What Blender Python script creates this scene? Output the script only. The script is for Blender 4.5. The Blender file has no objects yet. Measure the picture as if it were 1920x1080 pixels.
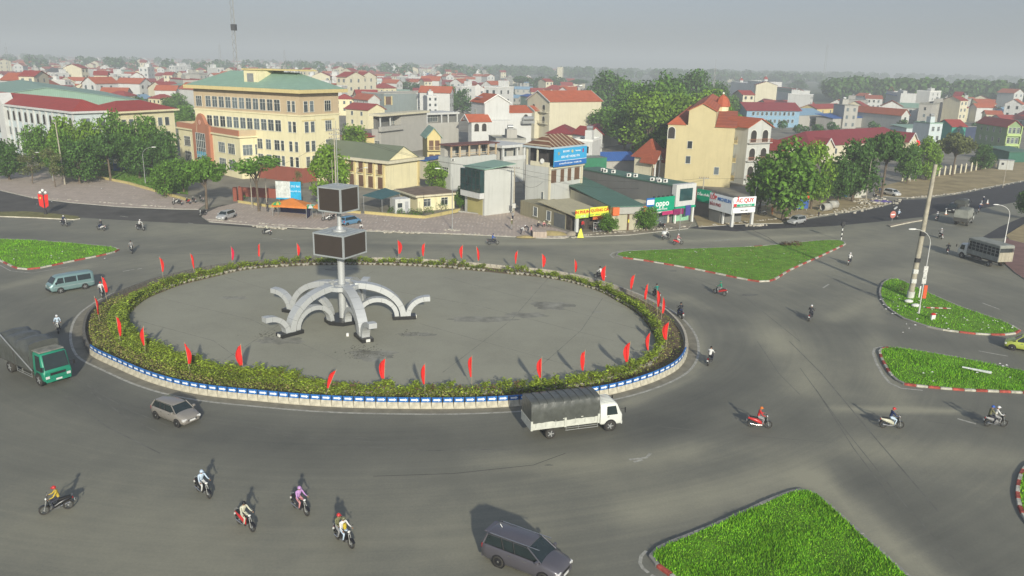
import bpy, math, random
import numpy as np
from mathutils import Vector, Matrix
random.seed(7)
R_ = math.radians
S = bpy.context.scene
COL = S.collection
# ---------------------------------------------------------------- camera
FPX, CH = 1500.0, 26.0
HAZE_DENSITY = 0.00068
PITCH = math.atan(422/FPX); ROLL = R_(1.26)
_W = Vector((1,0,0)); _F = Vector((0,math.cos(PITCH),-math.sin(PITCH))); _D = Vector((0,-math.sin(PITCH),-math.cos(PITCH)))
_RC = math.cos(ROLL)*_W - math.sin(ROLL)*_D
_DC = math.sin(ROLL)*_W + math.cos(ROLL)*_D
cam = bpy.data.cameras.new('camera'); camo = bpy.data.objects.new('camera', cam); COL.objects.link(camo)
cam.lens = 36.0*FPX/1920; cam.sensor_width = 36; cam.clip_start = 0.5; cam.clip_end = 30000
m = Matrix((_RC, -_DC, -_F)).transposed().to_4x4(); m.translation = (0,0,CH)
camo.matrix_world = m
S.camera = camo
# ---------------------------------------------------------------- sky, sun, exposure
SUN_EL, SUN_AZ = R_(20), R_(-13.5)          # shadows run this azimuth (from +Y towards +X)
sd = Vector((math.sin(SUN_AZ)*math.cos(SUN_EL), math.cos(SUN_AZ)*math.cos(SUN_EL), -math.sin(SUN_EL)))
sun = bpy.data.lights.new('sun','SUN'); suno = bpy.data.objects.new('sun', sun); COL.objects.link(suno)
sun.energy = 3.5; sun.angle = R_(1.5); sun.color = (1.0,.94,.78)
suno.rotation_euler = sd.to_track_quat('-Z','Y').to_euler()
w = bpy.data.worlds.new("World"); S.world = w; w.use_nodes = True
nt = w.node_tree; nt.nodes.clear()
out = nt.nodes.new('ShaderNodeOutputWorld'); bg = nt.nodes.new('ShaderNodeBackground')
sky = nt.nodes.new('ShaderNodeTexSky'); sky.sky_type = 'NISHITA'; sky.sun_disc = False
sky.sun_elevation = SUN_EL; sky.sun_rotation = math.atan2(-sd.x, -sd.y)
sky.air_density = 1.0; sky.dust_density = 1.5; sky.ozone_density = 1.0
hs = nt.nodes.new('ShaderNodeHueSaturation'); hs.inputs['Saturation'].default_value = .45
nt.links.new(sky.outputs[0], hs.inputs['Color']); # hazy-day sky: dimmer, cooler towards the horizon, brighter overhead
wtc = nt.nodes.new('ShaderNodeTexCoord'); wsp = nt.nodes.new('ShaderNodeSeparateXYZ'); nt.links.new(wtc.outputs['Generated'], wsp.inputs[0])
wmr = nt.nodes.new('ShaderNodeMapRange'); wmr.inputs[1].default_value = 0; wmr.inputs[2].default_value = 1; wmr.inputs[3].default_value = .60; wmr.inputs[4].default_value = 1.6
nt.links.new(wsp.outputs['Z'], wmr.inputs[0])
wt = nt.nodes.new('ShaderNodeVectorMath'); wt.operation = 'MULTIPLY'; wt.inputs[1].default_value = (.79,.87,1.05); nt.links.new(hs.outputs[0], wt.inputs[0])
ws = nt.nodes.new('ShaderNodeVectorMath'); ws.operation = 'SCALE'; nt.links.new(wt.outputs[0], ws.inputs[0]); nt.links.new(wmr.outputs[0], ws.inputs['Scale'])
nt.links.new(ws.outputs[0], bg.inputs[0]); nt.links.new(bg.outputs[0], out.inputs[0])
bg.inputs[1].default_value = 0.077
S.view_settings.view_transform = 'Standard'; S.view_settings.look = 'None'
S.view_settings.gamma = 1; S.view_settings.exposure = 0.66
try: S.cycles.max_bounces = 6; S.cycles.volume_bounces = 0; S.cycles.caustics_reflective=False; S.cycles.caustics_refractive=False
except Exception: pass

def at(x, y, z=0.0):
    d = _F*FPX + _RC*(x-960) + _DC*(y-540)
    t = (z-CH)/d.z
    return Vector((d.x*t, d.y*t, z))
def px(P):
    p = Vector(P)-Vector((0,0,CH)); f = p.dot(_F)
    return 960+FPX*p.dot(_RC)/f, 540+FPX*p.dot(_DC)/f

# ---------------------------------------------------------------- materials
MATS = {}
def M(name, col=None, rough=.8, metal=0, var=.18, scale=1.2, bump=0, spec=.3, coat=0, fine=0):
    """one procedural material: base colour broken up by object-space noise, dirt streaks and optional bump"""
    if name in MATS: return MATS[name]
    m = bpy.data.materials.new(name); m.use_nodes = True; MATS[name] = m
    t = m.node_tree; N = t.nodes; L = t.links; b = N['Principled BSDF']
    b.inputs['Roughness'].default_value = rough; b.inputs['Metallic'].default_value = metal
    b.inputs['Specular IOR Level'].default_value = spec
    if coat: b.inputs['Coat Weight'].default_value = coat
    tc = N.new('ShaderNodeTexCoord'); n = N.new('ShaderNodeTexNoise'); n.inputs['Scale'].default_value = scale
    n.inputs['Detail'].default_value = 5; n.inputs['Roughness'].default_value = .65
    L.new(tc.outputs['Object'], n.inputs['Vector'])
    mr = N.new('ShaderNodeMapRange'); mr.inputs[1].default_value = .3; mr.inputs[2].default_value = .7
    mr.inputs[3].default_value = 1-var; mr.inputs[4].default_value = 1+var
    L.new(n.outputs[0], mr.inputs[0])
    mx = N.new('ShaderNodeVectorMath'); mx.operation = 'SCALE'; mx.inputs[0].default_value = col[:3]
    L.new(mr.outputs[0], mx.inputs['Scale']); L.new(mx.outputs[0], b.inputs['Base Color'])
    if bump:
        n2 = N.new('ShaderNodeTexNoise'); n2.inputs['Scale'].default_value = fine or scale*8; n2.inputs['Detail'].default_value = 3
        L.new(tc.outputs['Object'], n2.inputs['Vector'])
        bp = N.new('ShaderNodeBump'); bp.inputs['Strength'].default_value = bump; bp.inputs['Distance'].default_value = .05
        L.new(n2.outputs[0], bp.inputs['Height']); L.new(bp.outputs[0], b.inputs['Normal'])
    return m
def wallm(name, col=None, stain=.35):
    """plaster: blotches plus vertical rain streaks"""
    if name in MATS: return MATS[name]
    m = M(name, col, .9, var=.06, scale=.4)
    t = m.node_tree; N = t.nodes; L = t.links; b = N['Principled BSDF']
    src = b.inputs['Base Color'].links[0].from_socket
    tc = N.new('ShaderNodeTexCoord'); mp = N.new('ShaderNodeMapping'); mp.inputs['Scale'].default_value = (1.3,1.3,.09)
    n = N.new('ShaderNodeTexNoise'); n.inputs['Scale'].default_value = 1.5; n.inputs['Detail'].default_value = 6
    L.new(tc.outputs['Object'], mp.inputs[0]); L.new(mp.outputs[0], n.inputs['Vector'])
    mr = N.new('ShaderNodeMapRange'); mr.inputs[1].default_value=.52; mr.inputs[2].default_value=.8; mr.inputs[3].default_value=0; mr.inputs[4].default_value=stain
    L.new(n.outputs[0], mr.inputs[0])
    mx = N.new('ShaderNodeMix'); mx.data_type='RGBA'; mx.inputs[7].default_value = (col[0]*.45+.02,col[1]*.45+.02,col[2]*.42+.02,1)
    L.new(mr.outputs[0], mx.inputs[0]); L.new(src, mx.inputs[6]); L.new(mx.outputs[2], b.inputs['Base Color'])
    return m
def stripem(name, c1, c2, axis='X', freq=3.0, rough=.7, var=.12, thr=.5, rust=None):
    """corrugated sheet / tiles / striped paint: bands along one object axis"""
    if name in MATS: return MATS[name]
    m = M(name, c1, rough, var=var, scale=.6)
    t = m.node_tree; N = t.nodes; L = t.links; b = N['Principled BSDF']; src = b.inputs['Base Color'].links[0].from_socket
    tc = N.new('ShaderNodeTexCoord'); sp = N.new('ShaderNodeSeparateXYZ'); L.new(tc.outputs['Object'], sp.inputs[0])
    mu = N.new('ShaderNodeMath'); mu.operation='MULTIPLY'; mu.inputs[1].default_value=freq; L.new(sp.outputs[axis], mu.inputs[0])
    fr = N.new('ShaderNodeMath'); fr.operation='FRACT'; L.new(mu.outputs[0], fr.inputs[0])
    gt = N.new('ShaderNodeMath'); gt.operation='GREATER_THAN'; gt.inputs[1].default_value=thr; L.new(fr.outputs[0], gt.inputs[0])
    mx = N.new('ShaderNodeMix'); mx.data_type='RGBA'; mx.inputs[7].default_value=(*c2,1)
    L.new(gt.outputs[0], mx.inputs[0]); L.new(src, mx.inputs[6]); L.new(mx.outputs[2], b.inputs['Base Color'])
    return m
def leafm(name, c, var=.5):
    if name in MATS: return MATS[name]
    m = M(name, c, .6, var=var, scale=.45, spec=.2)
    b = m.node_tree.nodes['Principled BSDF']; t = m.node_tree
    src = b.inputs['Base Color'].links[0].from_socket
    g = t.nodes.new('ShaderNodeNewGeometry'); mr = t.nodes.new('ShaderNodeMapRange'); mr.inputs[3].default_value=.55; mr.inputs[4].default_value=1.5
    t.links.new(g.outputs['Random Per Island'], mr.inputs[0])
    sc = t.nodes.new('ShaderNodeVectorMath'); sc.operation='SCALE'; t.links.new(src, sc.inputs[0]); t.links.new(mr.outputs[0], sc.inputs['Scale'])
    t.links.new(sc.outputs[0], b.inputs['Base Color'])
    tr = t.nodes.new('ShaderNodeBsdfTranslucent'); t.links.new(sc.outputs[0], tr.inputs[0])
    ms = t.nodes.new('ShaderNodeMixShader'); ms.inputs[0].default_value=.25
    o = t.nodes['Material Output']; t.links.new(b.outputs[0], ms.inputs[1]); t.links.new(tr.outputs[0], ms.inputs[2]); t.links.new(ms.outputs[0], o.inputs[0])
    return m

white = M('white_paint',(.72,.72,.68),.6,var=.08); dark = M('dark_grey',(.03,.03,.032),.6)
glass = M('window_glass',(.045,.055,.06),.12,var=.3,spec=.6); metal = M('galvanised_metal',(.42,.43,.42),.45,.6,var=.1)
concrete = M('concrete',(.36,.35,.31),.9,var=.22,scale=1.5); rubber = M('tyre_rubber',(.045,.042,.037),.85,var=.2)
_t=glass.node_tree; _b=_t.nodes['Principled BSDF']; _s=_b.inputs['Base Color'].links[0].from_socket; _oi=_t.nodes.new('ShaderNodeObjectInfo'); _mr=_t.nodes.new('ShaderNodeMapRange'); _mr.inputs[3].default_value=.5; _mr.inputs[4].default_value=3.2
_sc=_t.nodes.new('ShaderNodeVectorMath'); _sc.operation='SCALE'; _t.links.new(_oi.outputs['Random'],_mr.inputs[0]); _t.links.new(_s,_sc.inputs[0]); _t.links.new(_mr.outputs[0],_sc.inputs['Scale']); _t.links.new(_sc.outputs[0],_b.inputs['Base Color'])
redflag = M('red_cloth',(.62,.022,.018),.75,var=.08,scale=2)
bark = M('bark',(.13,.10,.07),.9,var=.3,scale=3); steel = M('steel_post',(.33,.34,.33),.5,.3,var=.12)

# ---------------------------------------------------------------- mesh builder
class MB:
    def __init__(s): s.v=[]; s.f=[]; s.mi=[]; s.sm=[]; s.mats=[]
    def slot(s, mat):
        if mat not in s.mats: s.mats.append(mat)
        return s.mats.index(mat)
    def add(s, vs, fs, mat, smooth=False, T=None):
        o=len(s.v); k=s.slot(mat)
        for v in vs: s.v.append(tuple(T@Vector(v)) if T else tuple(v))
        for f in fs: s.f.append([i+o for i in f]); s.mi.append(k); s.sm.append(smooth)
    def box(s, lo, hi, mat, T=None):
        x0,y0,z0=lo; x1,y1,z1=hi
        s.add([(x0,y0,z0),(x1,y0,z0),(x1,y1,z0),(x0,y1,z0),(x0,y0,z1),(x1,y0,z1),(x1,y1,z1),(x0,y1,z1)],
              [(0,3,2,1),(4,5,6,7),(0,1,5,4),(1,2,6,5),(2,3,7,6),(3,0,4,7)], mat, T=T)
    def bevbox(s, lo, hi, b, mat, T=None):
        """box with its vertical and top edges chamfered"""
        x0,y0,z0=lo; x1,y1,z1=hi
        def ring(i,z): return [(x0+i,y0+i+b,z),(x0+i+b,y0+i,z),(x1-i-b,y0+i,z),(x1-i,y0+i+b,z),(x1-i,y1-i-b,z),(x1-i-b,y1-i,z),(x0+i+b,y1-i,z),(x0+i,y1-i-b,z)]
        vs=ring(0,z0)+ring(0,z1-b)+ring(b,z1); fs=[tuple(range(7,-1,-1)),tuple(range(16,24))]
        for k in (0,8):
            for i in range(8): j=(i+1)%8; fs.append((k+i,k+j,k+8+j,k+8+i))
        s.add(vs,fs,mat,T=T)
    def cyl(s, p0, p1, r0, mat, r1=None, n=8, caps=True, smooth=True, T=None):
        p0=Vector(p0); p1=Vector(p1); r1=r0 if r1 is None else r1
        d=(p1-p0).normalized(); a=d.orthogonal().normalized(); b=d.cross(a)
        vs=[p0+(a*math.cos(2*math.pi*i/n)+b*math.sin(2*math.pi*i/n))*r0 for i in range(n)]+[p1+(a*math.cos(2*math.pi*i/n)+b*math.sin(2*math.pi*i/n))*r1 for i in range(n)]
        s.add(vs,[(i,(i+1)%n,n+(i+1)%n,n+i) for i in range(n)],mat,smooth,T)
        if caps: s.add(vs,[tuple(range(n-1,-1,-1)),tuple(range(n,2*n))],mat,False,T)
    def tube(s, pts, rs, mat, n=6, T=None):
        pts=[Vector(p) for p in pts]
        if not hasattr(rs,'__len__'): rs=[rs]*len(pts)
        vs=[]; a=None
        for i,p in enumerate(pts):
            d=(pts[min(i+1,len(pts)-1)]-pts[max(i-1,0)]).normalized()
            if a is None: a=d.orthogonal().normalized()
            a=(a-d*a.dot(d)).normalized(); b=d.cross(a)
            vs+=[p+(a*math.cos(2*math.pi*k/n)+b*math.sin(2*math.pi*k/n))*rs[i] for k in range(n)]
        fs=[(i*n+k,i*n+(k+1)%n,(i+1)*n+(k+1)%n,(i+1)*n+k) for i in range(len(pts)-1) for k in range(n)]
        s.add(vs,fs,mat,True,T); s.add(vs,[tuple(range(n-1,-1,-1)),tuple(range(len(vs)-n,len(vs)))],mat,False,T)
    def loft(s, rings, mat, smooth=True, closed=True, caps=True, T=None):
        n=len(rings[0]); vs=[p for r in rings for p in r]; m_=n if closed else n-1
        fs=[(i*n+k,i*n+(k+1)%n,(i+1)*n+(k+1)%n,(i+1)*n+k) for i in range(len(rings)-1) for k in range(m_)]
        s.add(vs,fs,mat,smooth,T)
        if caps: s.add(vs,[tuple(range(n-1,-1,-1)),tuple(range(len(vs)-n,len(vs)))],mat,False,T)
    def prism(s, poly, z0, z1, mat, T=None, topmat=None, bottom=False):
        n=len(poly); a=sum(poly[i][0]*poly[(i+1)%n][1]-poly[(i+1)%n][0]*poly[i][1] for i in range(n))
        if a<0: poly=poly[::-1]
        vs=[(p[0],p[1],z0) for p in poly]+[(p[0],p[1],z1) for p in poly]
        s.add(vs,[(i,(i+1)%n,n+(i+1)%n,n+i) for i in range(n)],mat,T=T)
        s.add(vs,[tuple(range(n,2*n))],topmat or mat,T=T)
        if bottom: s.add(vs,[tuple(range(n-1,-1,-1))],mat,T=T)
    def ico(s, c, r, mat, seg=8, rings=5, T=None, sc=(1,1,1)):
        vs=[]; c=Vector(c)
        for i in range(rings+1):
            th=math.pi*i/rings
            for k in range(seg): ph=2*math.pi*k/seg; vs.append(c+Vector((math.sin(th)*math.cos(ph)*r*sc[0],math.sin(th)*math.sin(ph)*r*sc[1],math.cos(th)*r*sc[2])))
        s.add(vs,[(i*seg+k,(i+1)*seg+k,(i+1)*seg+(k+1)%seg,i*seg+(k+1)%seg) for i in range(rings) for k in range(seg)],mat,True,T)
    def mesh(s, name):
        me=bpy.data.meshes.new(name); me.from_pydata([tuple(v) for v in s.v],[],s.f)
        for m_ in s.mats: me.materials.append(m_)
        me.polygons.foreach_set('material_index', s.mi); me.polygons.foreach_set('use_smooth', s.sm); me.update()
        return me
    def build(s, name, parent=None, loc=None, rz=0, **kw):
        o=bpy.data.objects.new(name, s.mesh(name)); COL.objects.link(o)
        if parent: o.parent=parent
        if loc is not None: o.location=loc
        if rz: o.rotation_euler=(0,0,rz)
        for k,v in kw.items(): o[k]=v
        return o
def node(name, label, cat, loc, rz=0, group=None):
    o=bpy.data.objects.new(name,None); COL.objects.link(o); o.empty_display_size=.3
    o.location=loc; o.rotation_euler=(0,0,rz); o['label']=label; o['category']=cat
    if group: o['group']=group
    return o
def inst(mesh, name, parent, loc=(0,0,0), rot=(0,0,0), scale=(1,1,1)):
    o=bpy.data.objects.new(name,mesh); COL.objects.link(o); o.parent=parent; o.location=loc; o.rotation_euler=rot; o.scale=scale; return o
def thing(o, label, cat, group=None):
    o['label']=label; o['category']=cat
    if group: o['group']=group
    return o
CH_=lambda o: list(o.children)
def copy_tree(o, parent=None):
    c=o.copy(); COL.objects.link(c)
    if parent: c.parent=parent
    for ch in CH_(o): copy_tree(ch,c)
    return c
def place(o, loc, rz=0, label=None, group=None, scale=None):
    o.location=loc; o.rotation_euler=(0,0,rz)
    if label: o['label']=label
    if group: o['group']=group
    if scale: o.scale=(scale,)*3
    return o
def recolor(o, mp):
    for i,sl in enumerate(o.material_slots):
        if sl.material and sl.material.name in mp:
            mm=mp[sl.material.name]; sl.link='OBJECT'; sl.material=mm
    for ch in CH_(o): recolor(ch,mp)
def text(body, size, mat, parent, loc, rot, name='lettering', depth=.02, align='CENTER', bold=0):
    cu=bpy.data.curves.new(name,'FONT'); cu.body=body; cu.size=size; cu.align_x=align; cu.align_y='CENTER'; cu.extrude=depth; cu.offset=bold; cu.resolution_u=3
    o=bpy.data.objects.new(name,cu); COL.objects.link(o)
    bpy.context.view_layer.update()
    me=bpy.data.meshes.new_from_object(o); bpy.data.objects.remove(o)
    me.materials.clear(); me.materials.append(mat)
    q=bpy.data.objects.new(name,me); COL.objects.link(q); q.parent=parent; q.location=loc; q.rotation_euler=rot
    return q
# ================================================================ GROUND AND ROADS
def P2(pts, z=0): return [at(x,y,z) for x,y in pts]
def smooth_closed(P, n=240, it=6):
    P=[Vector((p.x,p.y)) for p in P]; L=[0]
    for i in range(len(P)): L.append(L[-1]+(P[(i+1)%len(P)]-P[i]).length)
    out=[]; j=0
    for k in range(n):
        d=L[-1]*k/n
        while L[j+1]<d: j+=1
        t=(d-L[j])/(L[j+1]-L[j]); out.append(P[j].lerp(P[(j+1)%len(P)],t))
    for _ in range(it): out=[(out[i-1]+out[i]*2+out[(i+1)%n])/4 for i in range(n)]
    return out
ring_px=[(171,666),(229,692),(273,712),(324,728),(377,739),(436,746),(496,751),(555,757),(637,762),(712,764),(787,765),(862,765),(960,761),(1050,753),(1140,740),(1185,728),(1219,717),(1249,704),(1271,691),(1281,677),(1287,661),(1287,638),(1279,619),(1264,601),(1245,584),(1205,562),(1158,543),(1096,524),(1030,512),(960,506),(893,499),(800,492),(700,489),(600,489),(500,494),(430,500),(378,508),(290,528),(213,557),(176,582),(163,597),(157,621),(159,641)]
RING=smooth_closed(P2(ring_px),360,14)
def area(P): return sum(P[i].x*P[(i+1)%len(P)].y-P[(i+1)%len(P)].x*P[i].y for i in range(len(P)))/2
if area(RING)<0: RING=RING[::-1]
def offset(P, d):
    n=len(P); o=[]
    for i in range(n):
        t=(P[(i+1)%n]-P[i-1]).normalized(); o.append(P[i]+Vector((-t.y,t.x))*d)   # d>0 = inwards for CCW
    return o
def along(P, step, phase=0):
    """points every step metres round a closed curve: (pos, tangent angle)"""
    n=len(P); L=[0]
    for i in range(n): L.append(L[-1]+(P[(i+1)%n]-P[i]).length)
    k=int(L[-1]/step); st=L[-1]/k; out=[]; j=0
    for i in range(k):
        d=(i+phase)*st
        while j<n-1 and L[j+1]<d: j+=1
        t=(d-L[j])/(L[j+1]-L[j]); a=P[j]; b=P[(j+1)%n]; out.append((a.lerp(b,t), math.atan2((b-a).y,(b-a).x)))
    return out
def sheet(name, poly, z, mat, kind='structure', h=None, parent=None):
    mb=MB()
    if h is None:
        vs=[(p[0],p[1],z) for p in poly]
        if sum(poly[i][0]*poly[(i+1)%len(poly)][1]-poly[(i+1)%len(poly)][0]*poly[i][1] for i in range(len(poly)))<0: vs=vs[::-1]
        mb.add(vs,[tuple(range(len(vs)))],mat)
    else: mb.prism(poly,z,h,mat)
    o=mb.build(name,parent)
    if kind: o['kind']=kind
    return o
# ---- asphalt: dark tyre bands and dust from a wear attribute plus streaky noise
def seg_d(px_,py_,pts):
    best=np.full(px_.shape,1e9)
    for a,b in zip(pts[:-1],pts[1:]):
        dx,dy=b[0]-a[0],b[1]-a[1]; L=dx*dx+dy*dy
        t=np.clip(((px_-a[0])*dx+(py_-a[1])*dy)/L,0,1)
        best=np.minimum(best,np.hypot(px_-a[0]-t*dx,py_-a[1]-t*dy))
    return best
def wp(*pts): return [(at(x,y).x,at(x,y).y) for x,y in pts]
x0,x1,y0,y1,st=-190,230,8,330,1.0
gx=np.arange(x0,x1+.1,st); gy=np.arange(y0,y1+.1,st); GX,GY=np.meshgrid(gx,gy)
wear=np.zeros(GX.shape)
lanes=[(wp((-200,640),(60,720),(250,770),(500,815),(750,825),(1000,830),(1250,790),(1400,700),(1420,620),(1330,560),(1180,500),(1000,470),(700,460),(450,465),(200,475),(0,440)),3.2,.9),
 (wp((-300,520),(0,560),(130,620),(200,740),(330,810),(600,860)),2.4,.8),
 (wp((-100,440),(100,440),(400,455),(700,455),(1000,465),(1250,440),(1500,435),(1800,390)),2.6,.55),
 (wp((1200,800),(1450,830),(1700,920),(1850,1060)),3.0,.7),(wp((1250,780),(1420,720),(1560,640),(1700,590)),2.4,.5),
 (wp((1160,560),(1400,600),(1650,620),(2000,680)),2.6,.75),(wp((1200,470),(1560,460),(1680,430),(1800,400)),2.2,.5),
 (wp((1640,500),(1750,480),(1950,570),(2100,640)),2.2,.5),(wp((1500,560),(1640,490),(1740,440),(1850,410)),2.2,.55),
 (wp((1330,860),(1500,780),(1700,800),(2000,800)),2.0,.45),(wp((1480,760),(1600,900),(1800,1050),(1900,1200)),2.0,.7)]
for pts,sg,am in lanes:
    d=seg_d(GX,GY,pts); wear-=.72*am*np.exp(-(d/sg)**2)
dust=[(wp((1560,770),(1700,768),(1800,772)),.55,1.1),(wp((1440,600),(1490,660),(1500,720)),2.6,.75),(wp((1200,960),(1440,900),(1520,880)),1.8,.8),(wp((1530,900),(1760,1090)),1.2,.9),
 (wp((700,455),(1000,458),(1300,452),(1560,440)),.9,.6),(wp((1280,560),(1400,600),(1450,650)),2.2,.6),(wp((1560,600),(1640,560),(1640,700),(1700,760)),1.4,.5),
 (wp((900,860),(1100,870),(1300,850)),1.6,.6),(wp((0,1000),(500,1060),(900,1000)),4,.35),(wp((0,540),(60,525),(160,500)),1.3,.5),(wp((1170,760),(1290,710),(1310,660),(1290,600)),.8,.8),(wp((1300,840),(1800,850),(1920,860)),2,.5)]
for pts,sg,am in dust:
    d=seg_d(GX,GY,pts); wear+=1.5*am*np.exp(-(d/sg)**2)
wear+=.9/(1+np.exp(-(GY-97)/3.0))*np.exp(-((GX-5)/75)**2)
rng=np.random.RandomState(3); wear+=rng.normal(0,.04,wear.shape)
nx,ny=len(gx),len(gy)
vs=np.stack([GX.ravel(),GY.ravel(),np.zeros(GX.size)],1); idx=np.arange(nx*ny).reshape(ny,nx)
fs=np.stack([idx[:-1,:-1].ravel(),idx[:-1,1:].ravel(),idx[1:,1:].ravel(),idx[1:,:-1].ravel()],1)
me=bpy.data.meshes.new('road'); me.from_pydata(vs.tolist(),[],fs.tolist())
at_=me.attributes.new('wear','FLOAT','POINT'); at_.data.foreach_set('value',wear.ravel().astype(np.float32))
road=bpy.data.objects.new('road',me); COL.objects.link(road); road['kind']='structure'
def asphaltm(name, base, light, dk, streak=True):
    m=bpy.data.materials.new(name); m.use_nodes=True; t=m.node_tree; N=t.nodes; L=t.links; b=N['Principled BSDF']; b.inputs['Roughness'].default_value=.8; b.inputs['Specular IOR Level'].default_value=.25
    tc=N.new('ShaderNodeTexCoord')
    at2=N.new('ShaderNodeAttribute'); at2.attribute_name='wear'
    def noise(sc,det=5,ro=.6,vec=None):
        n=N.new('ShaderNodeTexNoise'); n.inputs['Scale'].default_value=sc; n.inputs['Detail'].default_value=det; n.inputs['Roughness'].default_value=ro; L.new(vec or tc.outputs['Object'],n.inputs['Vector']); return n.outputs[0]
    def math_(op,a,b_=None):
        q=N.new('ShaderNodeMath'); q.operation=op
        for i,v in enumerate((a,b_)):
            if v is None: continue
            if isinstance(v,(int,float)): q.inputs[i].default_value=v
            else: L.new(v,q.inputs[i])
        return q.outputs[0]
    big=math_('MULTIPLY',math_('SUBTRACT',noise(.06),.5),1.9); mid=math_('MULTIPLY',math_('SUBTRACT',noise(.35,6),.5),.95); fin=math_('MULTIPLY',math_('SUBTRACT',noise(6,3,.8),.5),1.1)
    # streaks that follow the driving direction round the roundabout
    sx=N.new('ShaderNodeSeparateXYZ'); L.new(tc.outputs['Object'],sx.inputs[0])
    X=math_('SUBTRACT',sx.outputs[0],-13.0); Y=math_('MULTIPLY',math_('SUBTRACT',sx.outputs[1],81.0),1.25)
    r=math_('SQRT',math_('ADD',math_('MULTIPLY',X,X),math_('MULTIPLY',Y,Y))); an=math_('ARCTAN2',Y,X)
    cb=N.new('ShaderNodeCombineXYZ'); L.new(math_('MULTIPLY',r,1.6),cb.inputs[0]); L.new(math_('MULTIPLY',an,1.8),cb.inputs[1])
    strk=math_('MULTIPLY',math_('SUBTRACT',noise(1.0,4,.6,cb.outputs[0]),.5),.9 if streak else 0.0)
    tot=math_('ADD',math_('ADD',math_('ADD',big,mid),math_('ADD',fin,strk)),at2.outputs['Fac'])
    cr=N.new('ShaderNodeMapRange'); cr.inputs[1].default_value=-1.4; cr.inputs[2].default_value=1.4; L.new(tot,cr.inputs[0])
    ramp=N.new('ShaderNodeValToRGB'); e=ramp.color_ramp.elements; e[0].color=(*dk,1); e[1].color=(*light,1); k=e.new(.5); k.color=(*base,1)
    L.new(cr.outputs[0],ramp.inputs[0]); L.new(ramp.outputs[0],b.inputs['Base Color'])
    bp=N.new('ShaderNodeBump'); bp.inputs['Strength'].default_value=.25; bp.inputs['Distance'].default_value=.02; L.new(noise(14,2,.7),bp.inputs['Height']); L.new(bp.outputs[0],b.inputs['Normal'])
    MATS[name]=m; return m
asph=asphaltm('worn_asphalt',(.182,.179,.143),(.315,.300,.220),(.105,.106,.09)); me.materials.append(asph)
plazam=asphaltm('plaza_concrete',(.295,.288,.222),(.375,.365,.285),(.17,.166,.13),False)
newasph=M('fresh_asphalt',(.045,.044,.047),.85,var=.25,scale=.4,bump=.2)
oldasph=M('dark_patched_asphalt',(.083,.078,.07),.9,var=.35,scale=.25,bump=.2)
paver=stripem('lilac_pavers',(.44,.365,.30),(.41,.34,.283),'X',1.6,.9,.3); dirt=M('bare_dirt',(.31,.245,.13),.95,var=.32,scale=.25,bump=.4,fine=3)
brick_pave=M('reddish_pavers',(.20,.115,.10),.9,var=.2,scale=.5); soil=M('bed_soil',(.155,.115,.07),.95,var=.4,scale=.8,bump=.5,fine=5)
gravel=M('dusty_gravel',(.27,.235,.18),.95,var=.35,scale=.5,bump=.5,fine=4); linem=M('worn_line_paint',(.36,.35,.30),.8,var=.4,scale=2.5)
# ---- ground to the horizon
def groundm():
    m=bpy.data.materials.new('far_fields'); m.use_nodes=True; t=m.node_tree; b=t.nodes['Principled BSDF']; b.inputs['Roughness'].default_value=.95
    tc=t.nodes.new('ShaderNodeTexCoord'); v=t.nodes.new('ShaderNodeTexVoronoi'); v.inputs['Scale'].default_value=.006; n=t.nodes.new('ShaderNodeTexNoise'); n.inputs['Scale'].default_value=.02; n.inputs['Detail'].default_value=8
    t.links.new(tc.outputs['Object'],v.inputs[0]); t.links.new(tc.outputs['Object'],n.inputs[0])
    r=t.nodes.new('ShaderNodeValToRGB'); e=r.color_ramp.elements; e[0].color=(.035,.06,.022,1); e[1].color=(.16,.15,.10,1); k=e.new(.55); k.color=(.075,.10,.04,1)
    a=t.nodes.new('ShaderNodeMath'); a.operation='ADD'; sp=t.nodes.new('ShaderNodeSeparateColor'); t.links.new(v.outputs['Color'],sp.inputs[0])
    s2=t.nodes.new('ShaderNodeMath'); s2.operation='MULTIPLY'; s2.inputs[1].default_value=.5; t.links.new(sp.outputs[0],s2.inputs[0]); t.links.new(s2.outputs[0],a.inputs[0]); s3=t.nodes.new('ShaderNodeMath'); s3.operation='MULTIPLY'; s3.inputs[1].default_value=.6; t.links.new(n.outputs[0],s3.inputs[0]); t.links.new(s3.outputs[0],a.inputs[1])
    t.links.new(a.outputs[0],r.inputs[0]); t.links.new(r.outputs[0],b.inputs['Base Color']); return m
GR=7000
sheet('ground',[(GR*math.cos(2*math.pi*i/64),GR*math.sin(2*math.pi*i/64)) for i in range(64)],-.06,groundm())
# ---- yards and dirt under the town, on the ground beyond the junction
sheet('town_ground',[(at(x,y).x,at(x,y).y) for x,y in [(-700,420),(-100,345),(0,352),(330,384),(470,384),(640,398),(960,428),(1075,440),(1300,418),(1400,412),(1560,395),(1700,372),(1920,335),(2600,250),(2300,215),(1500,200),(700,196),(-500,190)]],.02,M('yard_concrete',(.22,.205,.165),.95,var=.35,scale=.12,bump=.2))
def raised(name, pts, h, top, side=None, z0=-.02):
    """pavement slab: a kerb step of height h"""
    poly=[(at(x,y,h).x,at(x,y,h).y) for x,y in pts]; mb=MB(); mb.prism(poly,z0,h,side or concrete,topmat=top); o=mb.build(name); o['kind']='structure'; return o
raised('pavement',[(-500,345),(0,356),(60,370),(130,379),(225,387),(320,391),(372,392),(385,383),(352,372),(310,362),(240,344),(165,330),(150,326),(100,326),(60,324),(0,322),(-500,300)],.13,paver)
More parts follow.
